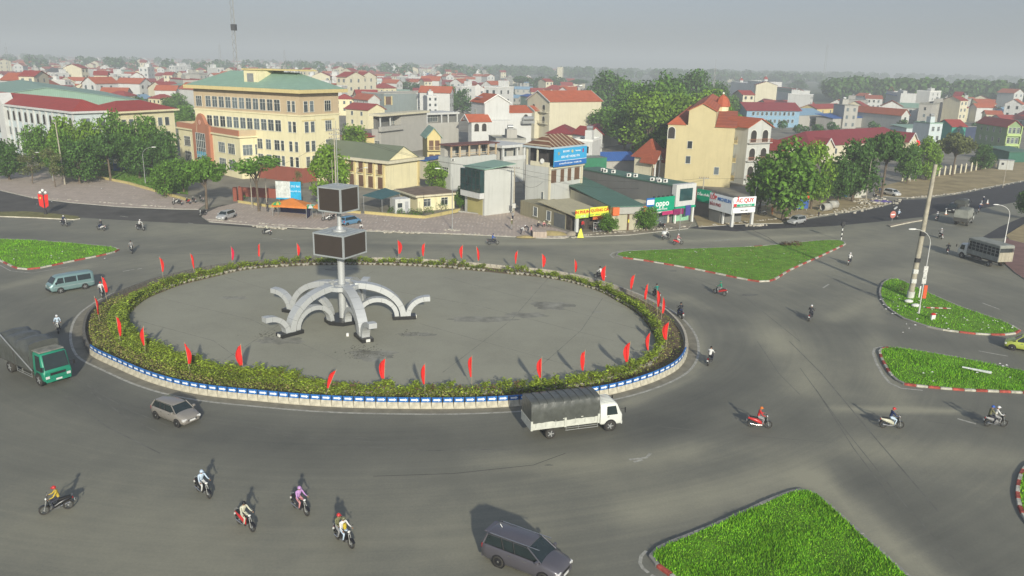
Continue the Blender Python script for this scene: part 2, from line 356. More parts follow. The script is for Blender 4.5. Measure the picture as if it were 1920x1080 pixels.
raised('pavement',[(378,405),(392,415),(450,420),(560,427),(680,432),(850,438),(960,443),(1020,446),(1060,446),(1075,438),(1030,424),(975,392),(950,398),(905,402),(870,398),(800,409),(683,400),(600,398),(520,390),(447,380),(410,388),(388,398)],.13,paver)
raised('pavement',[(1085,444),(1180,440),(1290,428),(1300,416),(1240,415),(1180,428),(1080,436)],.10,gravel)
raised('verge',[(1310,425),(1400,419),(1465,418),(1560,400),(1625,391),(1672,381),(1640,374),(1560,365),(1520,372),(1400,390),(1300,405)],.10,dirt)
raised('verge',[(1690,370),(1740,369),(1801,360),(1920,338),(2300,268),(2300,240),(1920,300),(1860,308),(1790,322),(1690,340),(1640,352),(1640,366)],.10,dirt)
sheet('fresh_asphalt_lane',P2([(1290,428),(1320,420),(1400,421),(1465,420),(1560,404),(1630,393),(1668,384),(1655,377),(1640,369),(1670,369),(1695,375),(1740,373),(1801,364),(1920,341),(2300,272),(2300,300),(1920,376),(1846,390),(1769,397),(1728,407),(1666,414),(1560,424),(1430,430),(1380,434)]),.004,newasph)
sheet('fresh_asphalt_lane',P2([(1838,447),(1875,425),(1920,406),(2300,300),(2300,350),(1920,438),(1880,447)]),.004,newasph)
sheet('dark_asphalt_lane',P2([(-500,330),(0,358),(60,372),(130,380),(225,388),(330,393),(378,393),(410,386),(440,377),(448,381),(410,390),(390,398),(378,407),(392,417),(450,421),(560,429),(600,432),(480,427),(390,421),(250,414),(150,408),(0,397),(-500,378)]),.004,oldasph)
raised('pavement',[(1896,440),(1885,450),(1876,470),(1880,490),(1905,512),(1930,528),(2200,640),(2300,500),(2000,425),(1920,436)],.12,brick_pave)
raised('verge',[(1886,441),(1893,449),(1960,465),(2100,440),(1980,405),(1920,420)],.16,dirt)
raised('median',[(-400,378),(0,397),(50,396),(100,400),(146,405),(150,409),(138,411),(60,407),(0,405),(-400,385)],.16,M('dry_grass',(.17,.16,.06),.95,var=.35,scale=1),M('whitewashed_kerb',(.5,.47,.38),.9,var=.3,scale=1.5))
raised('median',[(1665,421.5),(1700,415),(1736,409),(1737,411),(1700,417.5),(1670,424)],.18,gravel,M('whitewashed_kerb'))
# ---- roundabout: planting bed, plaza, edge line
kerb_in=offset(RING,.5)
def ringmesh(A,B,z,mat,name,kind='structure'):
    n=len(A); vs=[(p.x,p.y,z) for p in A]+[(p.x,p.y,z) for p in B]; mb=MB(); mb.add(vs,[(i,(i+1)%n,n+(i+1)%n,n+i) for i in range(n)],mat); o=mb.build(name); 
    if kind: o['kind']=kind
    return o
def bedw(i):
    """width of the planted bed varies: widest front left"""
    p=RING[i%len(RING)]; fx,fy=px((p.x,p.y,0)); 
    if fy>630 and fx<560: return 4.6
    if fy>640: return 3.1-.2*(fx>1000)
    if fx<420: return 4.0
    if fx>1180: return 3.4
    return 2.6
bw=[bedw(i) for i in range(360)]
for _ in range(40): bw=[(bw[i-1]+bw[i]*2+bw[(i+1)%360])/4 for i in range(360)]
def offv(f): 
    n=360; o=[]
    for i in range(n):
        t=(RING[(i+1)%n]-RING[i-1]).normalized(); o.append(RING[i]+Vector((-t.y,t.x))*bw[i]*f)
    return o
ringmesh(offset(RING,-.15),offv(1.0),.05,soil,'planting_bed')
inner=offv(.96)
pl=sheet('plaza',[(p.x,p.y) for p in inner],.07,plazam)
ringmesh(offset(RING,-1.05),offset(RING,-1.28),.008,linem,'edge_line')
ringmesh(offset(RING,-.0),offset(RING,-1.04),.004,M('dusty_gutter',(.205,.19,.145),.95,var=.25,scale=1),'gutter')
# ---- kerb strips in painted red and white stones, and grass islands
redwhite=None
kr=M('kerb_red_paint',(.34,.07,.05),.8,var=.55,scale=2.5); kw=M('kerb_white_paint',(.44,.42,.35),.8,var=.4,scale=2.5); kg=M('kerb_bare_concrete',(.27,.26,.235),.9,var=.2,scale=1.5)
grassm=leafm('grass_blades',(.17,.42,.018),.3); grasss=M('grass_soil',(.12,.24,.02),.95,var=.35,scale=.7)
def kerb(pts, painted, step=1.0, closed=True, hgt=.17):
    """stones laid end to end round the island; surface paint alternates; closed curve of world points"""
    mb=MB(); Q=along(pts,step)
    n=len(Q)
    for i in range(n):
        a=Q[i][0]; b=Q[(i+1)%n][0]; d=(b-a); L=d.length; ang=math.atan2(d.y,d.x); T=Matrix.Translation((a.x,a.y,0))@Matrix.Rotation(ang,4,'Z')
        mat=(kr if i%2 else kw) if painted(px((a.x,a.y,0))) else kg
        mb.bevbox((.012,-.02,-.02),(L-.012,.24,hgt+random.uniform(-.012,.012)),.03,mat,T)
    return mb
def grass_field(name, poly, dens, h, mats, seed=1, z0=.15, kind='stuff', w=.03):
    """upright blades scattered over a polygon, longer near the camera"""
    rr=random.Random(seed); xs=[p[0] for p in poly]; ys=[p[1] for p in poly]; n=len(poly)
    def inside(x,y):
        c=False; j=n-1
        for i in range(n):
            if (poly[i][1]>y)!=(poly[j][1]>y) and x<(poly[j][0]-poly[i][0])*(y-poly[i][1])/(poly[j][1]-poly[i][1])+poly[i][0]: c=not c
            j=i
        return c
    N=int((max(xs)-min(xs))*(max(ys)-min(ys))*dens); vs=[]; fs=[]; mi=[]
    for _ in range(N):
        x=rr.uniform(min(xs),max(xs)); y=rr.uniform(min(ys),max(ys))
        if not inside(x,y): continue
        cl=.6+.5*math.sin(x*.9+1.3*math.sin(y*.7))*math.cos(y*.8)+rr.uniform(-.2,.3)
        hh=h*max(.35,cl); a=rr.uniform(0,6.28); lx=rr.uniform(-.5,.5)*hh; ly=rr.uniform(-.5,.5)*hh; ww=w*rr.uniform(.7,1.5)
        o=len(vs); dx=math.cos(a)*ww; dy=math.sin(a)*ww
        vs+=[(x-dx,y-dy,z0),(x+dx,y+dy,z0),(x+lx,y+ly,z0+hh)]; fs.append((o,o+1,o+2)); mi.append(rr.choices(range(len(mats)),weights=[6]+[2]*(len(mats)-1))[0])
    me=bpy.data.meshes.new(name); me.from_pydata(vs,[],fs)
    for m_ in mats: me.materials.append(m_)
    me.polygons.foreach_set('material_index',mi); o=bpy.data.objects.new(name,me); COL.objects.link(o); o['kind']=kind; return o
g2=leafm('grass_blades_light',(.28,.52,.03),.3); g3=leafm('grass_blades_deep',(.11,.29,.015),.3); g4=leafm('grass_blades_dry',(.30,.26,.09),.3)
islands=[
 ('left', [(0,449),(60,451),(150,458),(215,464),(229,470),(200,478),(130,492),(60,507),(30,505),(0,490),(-120,455),(-120,440)], lambda q:q[1]>468, 40,.22,[grassm,g2,g3]),
 ('mid', [(1150,478),(1165,472),(1300,467),(1420,463),(1530,452),(1575,450),(1590,457),(1540,481),(1480,508),(1450,528),(1425,531),(1300,505),(1200,488),(1155,483)], lambda q:q[1]>484 or q[0]>1400 and q[1]>460, 26,.12,[g3,grassm,g4]),
 ('pole', [(1647,548),(1652,532),(1668,522),(1685,523),(1730,545),(1800,576),(1880,603),(1918,621),(1900,629),(1840,629),(1750,618),(1690,598),(1660,577),(1650,562)], lambda q:q[0]>1750 and q[1]>615, 40,.18,[grassm,g3,g2]),
 ('right', [(1645,657),(1660,651),(1700,655),(1800,672),(1920,697),(2200,750),(2200,760),(1920,738),(1800,733),(1690,723),(1668,705),(1652,677)], lambda q:q[1]>715 or q[0]<1668, 100,.22,[grassm,g2,g3]),
 ('front', [(1510,917),(1530,924),(1700,1078),(1800,1170),(1500,1260),(1290,1120),(1255,1078),(1222,1060),(1208,1046),(1230,1028),(1340,984),(1440,939),(1485,921)], lambda q:q[1]>1046 and q[0]<1500, 260,.2,[grassm,g2,g3]),
 ('corner', [(1920,872),(1908,895),(1903,925),(1908,955),(1925,985),(2000,1060),(2200,1000),(2200,860),(2000,850)], lambda q:True, 80,.2,[grassm,g2,g3])]
for nm,pts,pf,dn,h,ms in islands:
    P=smooth_closed(P2(pts),140,4)
    if area(P)<0: P=P[::-1]
    kb=kerb(P,pf,.95 if nm in('right','front','corner') else 1.5); ko=kb.build('kerb'); ko['kind']='structure'
    ins=offset(P,.2); sheet('island_ground',[(p.x,p.y) for p in ins],.15,grasss)
    grass_field('grass',[(p.x,p.y) for p in offset(P,.22)],dn,h,ms,seed=len(nm))
# painted lines: island tips, lane dashes, arrow
def line(pts,wd,name='road_marking',z=.006,mat=None):
    P=[Vector(at(x,y).xy) for x,y in pts]; mb=MB(); vs=[]
    for i,p in enumerate(P):
        d=(P[min(i+1,len(P)-1)]-P[max(i-1,0)]).normalized(); nrm=Vector((-d.y,d.x))*wd/2; vs+=[(*(p+nrm),z),(*(p-nrm),z)]
    mb.add(vs,[(2*i,2*i+1,2*i+3,2*i+2)[::-1] for i in range(len(P)-1)],mat or linem); o=mb.build(name); o['kind']='structure'
line([(1655,650),(1640,653),(1637,662),(1643,680),(1655,702),(1668,718),(1690,728),(1730,732)],.22)
line([(1212,1033),(1202,1043),(1200,1056),(1206,1066),(1216,1074)],.2); line([(1221,1078),(1235,1086),(1250,1095)],.2)
line([(1168,470),(1150,474),(1144,478),(1150,483)],.22); line([(0,497),(20,508),(60,512),(130,500)],.15)
for a in ([(230,509),(252,505)],[(257,505),(266,503)],[(1842,568),(1874,580)],[(1835,658),(1890,668)],[(510,447),(530,449)],[(1338,452),(1370,449)],[(1180,862),(1212,858),(1220,850)],[(1188,866),(1205,862)],[(1795,785),(1830,795)],[(1543,540),(1554,533)],[(225,405),(240,407)],[(352,418),(362,419)],[(1770,420),(1790,424)]): line(a,.22)
dk=M('crack_filler',(.05,.05,.048),.9); line([(700,893),(850,888),(1000,872),(1060,850)],.05,'road_crack',.005,dk)
line([(1395,424),(1440,445),(1460,459)],.12,'road_crack',.005,dk)

# tyre marks and plaza joints
tm=M('tyre_mark_rubber',(.140,.138,.118),.8,var=.35,scale=.8); rr=random.Random(12)
for a in ([(140,706),(190,740),(250,772),(320,800)],[(170,735),(230,778),(300,812)],[(470,800),(560,815),(700,822),(800,822)],[(500,812),(600,824),(720,829)],[(120,740),(200,800),(300,850)],[(1480,640),(1540,700),(1640,820),(1760,960)],[(1500,690),(1580,800),(1700,950),(1800,1060)],[(1530,730),(1600,840),(1690,960)],[(1420,640),(1460,700),(1500,740)],[(1240,800),(1380,815),(1560,830)],[(1300,520),(1400,560),(1500,640)],[(200,470),(400,478),(600,474)],[(1060,455),(1250,462),(1420,455)],[(1740,790),(1820,800),(1900,812)],[(640,835),(800,845),(960,842)]):
    line(a,rr.uniform(.06,.12),'tyre_mark',.0035+rr.random()*.001,tm)
jm=M('plaza_joint_dark',(.21,.205,.17),.9,var=.4,scale=1)
def pline(a,w=.07): line(a,w,'plaza_joint',.076,jm)
for a in ([(830,520),(1000,565),(1220,625)],[(700,540),(900,575),(1150,640)],[(960,520),(1120,560),(1230,598)],[(300,560),(470,600),(640,680)],[(420,520),(560,560),(620,575)],[(250,600),(400,640),(470,690)],[(760,600),(900,640),(1080,690)],[(400,690),(600,560),(700,510)],[(830,700),(960,600),(1030,520)],[(1000,700),(1090,620),(1130,560)]): pline(a)
wetm=M('plaza_stain',(.235,.23,.19),.9,var=.45,scale=.5)
def blob(cx,cy,rx,ry,z,name='plaza_stain',mat=None,seed=1):
    q=random.Random(seed); n=26; P=[]
    for k in range(n): a=2*math.pi*k/n; f=1+q.uniform(-.28,.28); w_=at(cx+rx*math.cos(a)*f,cy+ry*math.sin(a)*f); P.append((w_.x,w_.y))
    sheet(name,P,z,mat or wetm)
for i,a in enumerate(((905,600,60,5),(985,592,40,5),(1035,574,36,8),(530,640,46,7),(700,668,46,10),(780,628,36,3.5),(1120,586,11,1.5),(440,560,30,3),(640,505,36,4))): blob(*a,.073+.0005*i,seed=i)
for i,a in enumerate(((1405,553,16,2),(1262,508,8,1),(1030,872,9,1))): blob(*a,.0045,'road_stain',tm,seed=i+30)
# ================================================================ ROUNDABOUT FURNITURE
bluep=M('blue_panel_paint',(.02,.14,.42),.5,var=.12,scale=3); blockm=M('cream_concrete_block',(.46,.43,.34),.9,var=.28,scale=3); backp=M('panel_back',(.05,.055,.07),.8); arrow_w=M('arrow_white',(.75,.78,.80),.5,var=.06)
def block_proto(mesh_only=False):
    b=MB(); b.add([(-.42,-.17,0),(.42,-.17,0),(.42,.2,0),(-.42,.2,0),(-.40,-.10,.5),(.40,-.10,.5),(.40,.13,.5),(-.40,.13,.5)],[(4,5,6,7),(0,1,5,4),(1,2,6,5),(2,3,7,6),(3,0,4,7)],blockm)
    b.box((-.43,-.2,-.01),(.43,.24,.07),blockm)
    p=MB(); p.bevbox((-.415,-.07,.5),(.415,.04,.88),.02,bluep); p.box((-.41,.04,.51),(.41,.055,.87),backp)
    for x in (-.41,.36): p.box((x,-.078,.5),(x+.05,-.071,.87),M('black_edge',(.02,.02,.03),.6))
    a=MB(); y=-.074
    a.add([(-.27,y,.62),(.12,y,.62),(.12,y,.56),(.31,y,.69),(.12,y,.82),(.12,y,.76),(-.27,y,.76)],[(0,1,2,3,4,5,6)],arrow_w)
    return b.mesh('barrier_block'),p.mesh('arrow_panel'),a.mesh('arrow_mark')
bm_,pm_,am_=block_proto()
GB='concrete kerb blocks around the roundabout'
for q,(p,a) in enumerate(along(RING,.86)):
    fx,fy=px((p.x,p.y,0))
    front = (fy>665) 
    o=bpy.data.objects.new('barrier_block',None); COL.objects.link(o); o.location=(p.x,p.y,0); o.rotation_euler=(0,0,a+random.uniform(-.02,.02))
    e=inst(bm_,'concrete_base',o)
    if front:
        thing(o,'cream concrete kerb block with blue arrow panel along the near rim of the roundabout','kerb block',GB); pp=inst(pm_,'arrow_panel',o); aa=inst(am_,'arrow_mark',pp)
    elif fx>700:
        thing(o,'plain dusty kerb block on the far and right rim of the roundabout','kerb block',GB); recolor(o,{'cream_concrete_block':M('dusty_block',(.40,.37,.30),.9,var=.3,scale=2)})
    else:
        thing(o,'dark kerb block on the left rim of the roundabout beyond the hedge','kerb block',GB); recolor(o,{'cream_concrete_block':M('dark_block',(.12,.115,.10),.9,var=.5,scale=2)})  # left-rim blocks take a much darker base colour
# ---- potted shrubs
leafA=leafm('shrub_leaf',(.27,.36,.04),.3); leafB=leafm('shrub_leaf_olive',(.165,.22,.04),.3); twig=M('brown_twigs',(.16,.10,.06),.9,var=.3); potm=M('whitewashed_pot',(.34,.32,.27),.9,var=.3,scale=4)
def leaves(mb, pts, size, mat, rr, flat=.5):
    vs=[];fs=[]
    for (x,y,z) in pts:
        s=size*rr.uniform(.6,1.3); a=rr.uniform(0,6.283); t=rr.uniform(-1,1)*1.2*(1-flat)+.3; u=Vector((math.cos(a),math.sin(a),rr.uniform(-.4,.4)))*s; v=Vector((-math.sin(a)*math.cos(t),math.cos(a)*math.cos(t),math.sin(t)))*s*.7
        c=Vector((x,y,z)); o=len(vs); vs+=[c-u,c-v*.8,c+u,c+v]; fs.append((o,o+1,o+2,o+3))
    mb.add(vs,fs,mat)
def shrub_mesh(seed,h,spread,nst,nl,mats,bare=.35):
    rr=random.Random(seed); f=MB(); st=MB()
    for i in range(nst):
        a=rr.uniform(0,6.28); r=spread*math.sqrt(rr.random()); hh=h*rr.uniform(.6,1.05); tip=(math.cos(a)*r,math.sin(a)*r,.3+hh)
        st.add([(0.02,0,.25),(-.02,0,.25),tip],[(0,1,2)],twig); st.add([(0,.02,.25),(0,-.02,.25),tip],[(0,1,2)],twig)
        for k in range(nl):
            t=bare+(1-bare)*rr.random()**.8; p=(tip[0]*t+rr.gauss(0,.09),tip[1]*t+rr.gauss(0,.09),.25+(tip[2]-.25)*t+rr.gauss(0,.05))
            leaves(f,[p],.105,rr.choice(mats),rr,.4)
    return f.mesh('foliage'),st.mesh('stems')
pot=MB(); pot.loft([[(r*math.cos(k*.785),r*math.sin(k*.785),z) for k in range(8)] for r,z in ((.16,0),(.25,.16),(.29,.30),(.26,.30),(.24,.26))],potm)
potme=pot.mesh('pot')
sv=[shrub_mesh(i,h,s,n,l,ms,b) for i,(h,s,n,l,ms,b) in enumerate([(.75,.40,16,13,[leafA],.3),(.85,.38,14,13,[leafA,leafA,leafB],.35),(.6,.36,14,10,[leafB,leafA],.3),(.7,.42,17,13,[leafA],.25),(.55,.34,13,6,[leafB,twig],.35),(.95,.42,14,10,[leafA,leafA,leafB],.45)])]
GS='potted shrubs planted round the roundabout'; cnt=0
hedgeL=offv(.80)
for row,(ff,step) in enumerate(((.84,.66),)):
    for p,a in along(offv(ff),step):
        fx,fy=px((p.x,p.y,0)); jx,jy=random.uniform(-.12,.12),random.uniform(-.2,.2)
        dens=1
        if 912<fx<945 and fy<520: continue
        near=fy>620; bed=near and fx<560
        if near and 560<fx<980: v=random.choice([1,2,4,4,0,5]) ; lab='straggly yellow-green potted shrub with brown stems along the near side of the hedge'
        elif near and fx>=980: v=random.choice([0,5,1,3,2]); lab='leafy potted shrub with bare soil behind it at the right front of the hedge'
        elif bed: v=random.choice([0,3,3,1]); lab='bright yellow-green potted shrub over brown undergrowth at the left front of the hedge'
        elif fx<420: v=random.choice([3,1,5,2,2]); lab='tall shaggy potted shrub on the far left curve of the hedge'
        elif fx>1000: v=random.choice([3,3,1,0,2]); lab='dense potted shrub on the right-hand curve of the hedge'
        else: v=random.choice([1,2,2,3,4,5]); lab='small shrub in a whitewashed pot on the far side of the hedge beyond the screens'
        o=bpy.data.objects.new('potted_shrub',None); COL.objects.link(o); o.location=(p.x+jx,p.y+jy,.05); o.rotation_euler=(0,0,random.uniform(0,6.28)); sc=random.uniform(.78,1.12)*(1.0 if bed or fx<420 else .9); o.scale=(sc*1.25,sc*1.25,sc*1.1)
        thing(o,lab,'shrub',GS); inst(potme,'pot',o); inst(sv[v][0],'foliage',o); inst(sv[v][1],'stems',o); cnt+=1
def scatter_ring(f0,f1,n,fn,seed,test):
    rr=random.Random(seed); A=offv(f0); B=offv(f1); out=[]
    while len(out)<n:
        i=rr.randrange(360); t=rr.random(); p=A[i].lerp(B[i],t); p=p.lerp(A[(i+1)%360].lerp(B[(i+1)%360],t),rr.random()); fx,fy=px((p.x,p.y,0))
        if test(fx,fy,rr): out.append(p)
    return out
und=MB(); rr=random.Random(5); ug=leafm('dry_undergrowth_leaf',(.30,.255,.10),.4); ug2=leafm('undergrowth_green',(.25,.30,.05),.4)
for p in scatter_ring(.10,.98,26000,None,9,lambda x,y,r: y>560 and (x<900 or r.random()<.12) ): leaves(und,[(p.x,p.y,.08+rr.random()*.5)],.085,rr.choice([ug,ug2,ug2]),rr,.2)
for p in scatter_ring(.5,.98,21000,None,19,lambda x,y,r: (y>600 and x<640) or (y>700 and r.random()<.25) or (x<420 and r.random()<.7)): leaves(und,[(p.x,p.y,.2+rr.random()**.9*.5)],.095,rr.choice([leafA,leafA,leafB]),rr,.35)
for p in scatter_ring(.6,1.0,9000,None,10,lambda x,y,r: True): leaves(und,[(p.x,p.y,.1+rr.random()*.5)],.08,rr.choice([leafB,leafA,leafA,ug]),rr,.3)
o=und.build('undergrowth'); o['kind']='stuff'
# ---- red flags
FL=[(303,483,-.1,'L'),(362,476,-.15,'L'),(433,463,0,'L'),(485,457,.08,'R'),(557,457,-.03,'L'),(747,451,-.04,'L'),(793,456,.12,'R'),(866,460,.06,'R'),(898,463,-.15,'L'),(967,470,.12,'R'),(1019,477,-.08,'L'),(1080,487,-.08,'L'),(1135,499,.03,'R'),(1184,515,.18,'R'),(1213,533,.06,'R'),(1236,545,-.1,'L'),(1243,558,.0,'L'),(1252,605,.05,'R'),(1218,625,.02,'R'),(1179,643,.06,'R'),(1096,658,.02,'R'),(1016,672,0,'R'),(885,668,.0,'R'),(796,683,.02,'R'),(718,673,.08,'R'),(603,690,.5,'R'),(453,647,-.02,'R'),(352,645,-.14,'L'),(267,613,.06,'R'),(221,595,-.08,'L'),(182,558,-.12,'L'),(196,520,-.14,'L')]
def flag_meshes(seed):
    rr=random.Random(seed); NU,NV=9,12; vs=[]; ph=rr.uniform(0,6); hoist=rr.uniform(1.05,1.25); drop=rr.uniform(.7,.95); wd=rr.uniform(.42,.85); folds=rr.uniform(7,11)
    for j in range(NV):
        for i in range(NU):
            u=i/(NU-1); v=j/(NV-1)
            sh=math.sin(math.pi*min(.90,.10+v*.82))**.6; x=wd*.78*(u**.85)*sh*(1-.15*v); z=2.85-v*(hoist+drop*.72)-.22*u*(1-v)**2; y=.12*u*math.sin(folds*u+ph+v*2.4)+.04*math.sin(6*v+ph)
            vs.append((x,y,z))
    fs=[(j*NU+i,j*NU+i+1,(j+1)*NU+i+1,(j+1)*NU+i) for j in range(NV-1) for i in range(NU-1)]
    mb=MB(); mb.add(vs,fs,redflag,True); return mb.mesh('flag_cloth')
flm=[flag_meshes(i) for i in range(7)]
pmb=MB(); pmb.cyl((0,0,0),(0,0,2.92),.022,M('bamboo_pole',(.35,.30,.2),.8),n=6); pmb.ico((0,0,2.93),.03,M('bamboo_pole'),5,3); polem=pmb.mesh('flagpole')
ords=['first','second','third','fourth','fifth','sixth','seventh','eighth','ninth','tenth','eleventh','twelfth']
desc={}
for i,(x,y,ln,sd_) in enumerate(FL):
    if i<5: d='%s red flag from the left along the far hedge left of the screen tower'%ords[i]
    elif i<13: d='%s red flag right of the screen tower along the far hedge'%ords[i-5]
    elif i<17: d='%s red flag down the right-hand hedge curve beside the passing motorcycles'%ords[i-13]
    elif i<20: d='%s red flag on the right front of the hedge, counted downward'%ords[i-17]
    elif i==25: d='red flag leaning far over sideways on the near hedge below the tower'
    elif i<27: d='%s red flag along the near hedge, counted leftward from above the white truck'%ords[i-20]
    else: d='%s red flag up the left curve of the hedge, counted from the near side'%ords[i-27]
    g=at(x,y,2.85); o=node('red_flag',d,'flag',(g.x,g.y,.05),group='red flags round the roundabout')
    o.rotation_euler=(random.uniform(-.04,.04),ln*.8,0)
    inst(polem,'flagpole',o); c=inst(flm[i%7],'flag_cloth',o,rot=(0,0,(math.pi if sd_=='R' else 0)+random.uniform(-.55,.55)),scale=(random.uniform(.8,1.1),1,1))
    if i==2: recolor(c,{'red_cloth':M('crimson_cloth',(.55,.01,.06),.7,var=.08)})
# ---- monument with four-sided screens on a mast, five arched legs
alu=M('brushed_silver_cladding',(.50,.515,.51),.42,.3,var=.04,scale=1.0); alu2=M('grey_screen_frame',(.40,.43,.43),.5,.3,var=.1)
ledm=stripem('led_screen_face',(.042,.032,.026),(.058,.046,.038),'Z',9,.45,.15); blk=M('black_granite',(.025,.025,.025),.35,var=.2)
cpos=at(641,606)+Vector((0,.6,0))
mo=node('screen_monument','silver tower with two stacked four-sided screen boxes on five arched legs, inside the roundabout','monument',(cpos.x,cpos.y,.07))
b=MB(); b.cyl((0,0,0),(0,0,7.1),.36,alu,n=20); 
for z in (1.2,2.4,4.2,5.0,5.8,6.6): b.cyl((0,0,z),(0,0,z+.05),.385,alu,n=20)
b.cyl((0,0,9.4),(0,0,11.5),.22,alu,n=14); b.cyl((0,0,9.42),(0,0,9.6),.7,alu,n=10); b.cyl((0,0,9.6),(0,0,9.95),.42,alu,r1=.24,n=12); b.build('pole',mo)
b=MB(); b.cyl((0,0,13.9),(0,0,19.2),.05,steel,n=6); b.cyl((0,0,19.2),(0,0,20.2),.02,steel,n=5); b.build('mast_rod',mo)
b=MB(); b.prism([(1.9*math.cos(i*math.pi/4+.2),1.9*math.sin(i*math.pi/4+.2)) for i in range(8)],0,.4,blk); b.build('base_plinth',mo)
def sbox(s,z0,z1,rot):
    f=MB(); T=Matrix.Rotation(rot,4,'Z'); h=s/2; e=.16
    f.box((-h+.08,-h+.08,z0+.08),(h-.08,h-.08,z1-.08),M('screen_box_core',(.2,.21,.21),.6),T)
    for sx in (-1,1):
        for sy in (-1,1): f.box((sx*h-(e if sx>0 else 0),sy*h-(e if sy>0 else 0),z0),(sx*h+(0 if sx>0 else e),sy*h+(0 if sy>0 else e),z1),alu2,T)
    for z in (z0,z1-.14):
        for k in range(4):
            TT=T@Matrix.Rotation(k*math.pi/2,4,'Z'); f.box((-h+e,-h,z),(h-e,-h+e,z+.14),alu2,TT)
    f.box((-h+e,-h+e,z1-.1),(h-e,h-e,z1-.02),alu2,T)
    for k in range(-2,3): f.box((k*h/2.6-.03,-h+e+.02,z1-.02),(k*h/2.6+.03,h-e-.02,z1+.02),alu2,T)
    fo=f.build('screen_box',mo)
    for k in range(4):
        sc=MB(); sc.box((-h+e+.01,-h+.03,z0+.15),(h-e-.01,-h+.07,z1-.15),ledm,T@Matrix.Rotation(k*math.pi/2,4,'Z')); sc.build('screen',fo)
rotb=R_(-71+45)
sbox(3.75,7.1,9.42,rotb); sbox(2.85,11.5,13.95,rotb-R_(1))
def arch(path,wd,th,ang,name):
    """box-section arch following (r,z) path in the vertical plane at angle ang"""
    T=Matrix.Rotation(ang,4,'Z'); rings=[]
    for i,(r,z) in enumerate(path):
        a=path[max(i-1,0)]; c=path[min(i+1,len(path)-1)]; t=Vector((c[0]-a[0],0,c[1]-a[1])).normalized(); nrm=Vector((-t.z,0,t.x)); p=Vector((r,0,z)); w2=wd if not hasattr(wd,'__call__') else wd(i/(len(path)-1))
        rings.append([p+nrm*th/2+Vector((0,w2/2,0)),p+nrm*th/2-Vector((0,w2/2,0)),p-nrm*th/2-Vector((0,w2/2,0)),p-nrm*th/2+Vector((0,w2/2,0))])
    mb=MB(); mb.loft(rings,alu,smooth=False,T=T)
    seam=M('seam_grey',(.22,.23,.23),.5)
    for i in range(2,len(rings)-1,3):
        rg=[ (q-Vector(path_c))*1.004+Vector(path_c) for path_c in [(path[i][0],0,path[i][1])] for q in rings[i]]
        t=(Vector((path[i+1][0],0,path[i+1][1]))-Vector((path[i][0],0,path[i][1]))).normalized()*.03
        mb.loft([rg,[q+t for q in rg]],seam,smooth=False,T=T)
    return mb.build(name,mo)
RF=6.5
for k in range(5):
    ang=R_(-133+72*k)+R_(1)
    arch([(1.3+(RF-.35-1.3)*math.sin(t),.35+3.45*math.cos(t)) for t in [i*math.pi/2/14 for i in range(15)]],lambda u:.98-.1*abs(u-.5),.6,ang,'main_arch')
    arch([(RF+.15+1.95*(1-math.cos(t)),.35+1.75*math.sin(t)) for t in [i*math.pi/2/9 for i in range(10)]]+[(RF+2.45,2.1)],.8,.5,ang,'curl')
    arch([((RF-1.0+1.5)/2-(RF-1.0-1.5)/2*math.cos(t),.35+1.85*math.sin(t)) for t in [i*math.pi/14 for i in range(15)]],.72,.45,ang,'inner_arch')
    b=MB(); T=Matrix.Rotation(ang,4,'Z'); b.box((RF-1.45,-.58,0),(RF+.95,.58,.36),blk,T); b.build('foot_block',mo)
    b=MB(); b.box((RF+.94,-.2,.08),(RF+1.03,.2,.34),M('floodlight_glass',(.65,.65,.6),.3),T); b.build('floodlight',mo)
b=MB(); n=24
for r0,r1 in ((1.2,1.75),(.0,.8)):
    o_=[(r1*math.cos(2*math.pi*i/n),r1*math.sin(2*math.pi*i/n)) for i in range(n)]; i_=[(max(r0,.37)*math.cos(2*math.pi*i/n),max(r0,.37)*math.sin(2*math.pi*i/n)) for i in range(n)]
    vs=[(x,y,z) for z in (3.55,3.98) for (x,y) in o_]+[(x,y,z) for z in (3.55,3.98) for (x,y) in i_]
    fs=[]
    for i in range(n):
        j=(i+1)%n; fs+=[(i,j,n+j,n+i),(n+i,n+j,3*n+j,3*n+i),(2*n+j,2*n+i,3*n+i,3*n+j),(j,i,2*n+i,2*n+j)]
    b.add(vs,fs,alu)
for k in range(5): b.box((.7,-.1,3.6),(1.3,.1,3.9),alu,Matrix.Rotation(R_(-132+72*k),4,'Z'))
b.build('centre_ring',mo)
b=MB(); b.bevbox((-.12,-.12,0),(.12,.12,.3),.03,white); g=at(652,630,.07); thing(b.build('ground_spotlight',loc=g),'small white ground spotlight standing on the plaza near the tower base','lamp')
# ---- debris patches by the near foot
dm=M('moss_debris',(.13,.128,.10),.95,var=.5,scale=4); mb=MB(); rr=random.Random(4)
for cx_,cy_,sx_,sy_,n_ in ((677,662,34,11,190),(500,630,30,8,60),(770,627,26,5,40)):
    for _ in range(n_):
        p=at(rr.gauss(cx_,sx_*.5),rr.gauss(cy_,sy_*.5)); s=rr.uniform(.03,.11); a0=rr.uniform(0,6); mb.prism([(p.x+s*math.cos(a0+k*1.25)*rr.uniform(.6,1.2),p.y+s*math.sin(a0+k*1.25)*rr.uniform(.6,1.2)) for k in range(5)],.07,.07+rr.uniform(.006,.02),dm)
o=mb.build('moss_debris'); o['kind']='stuff'
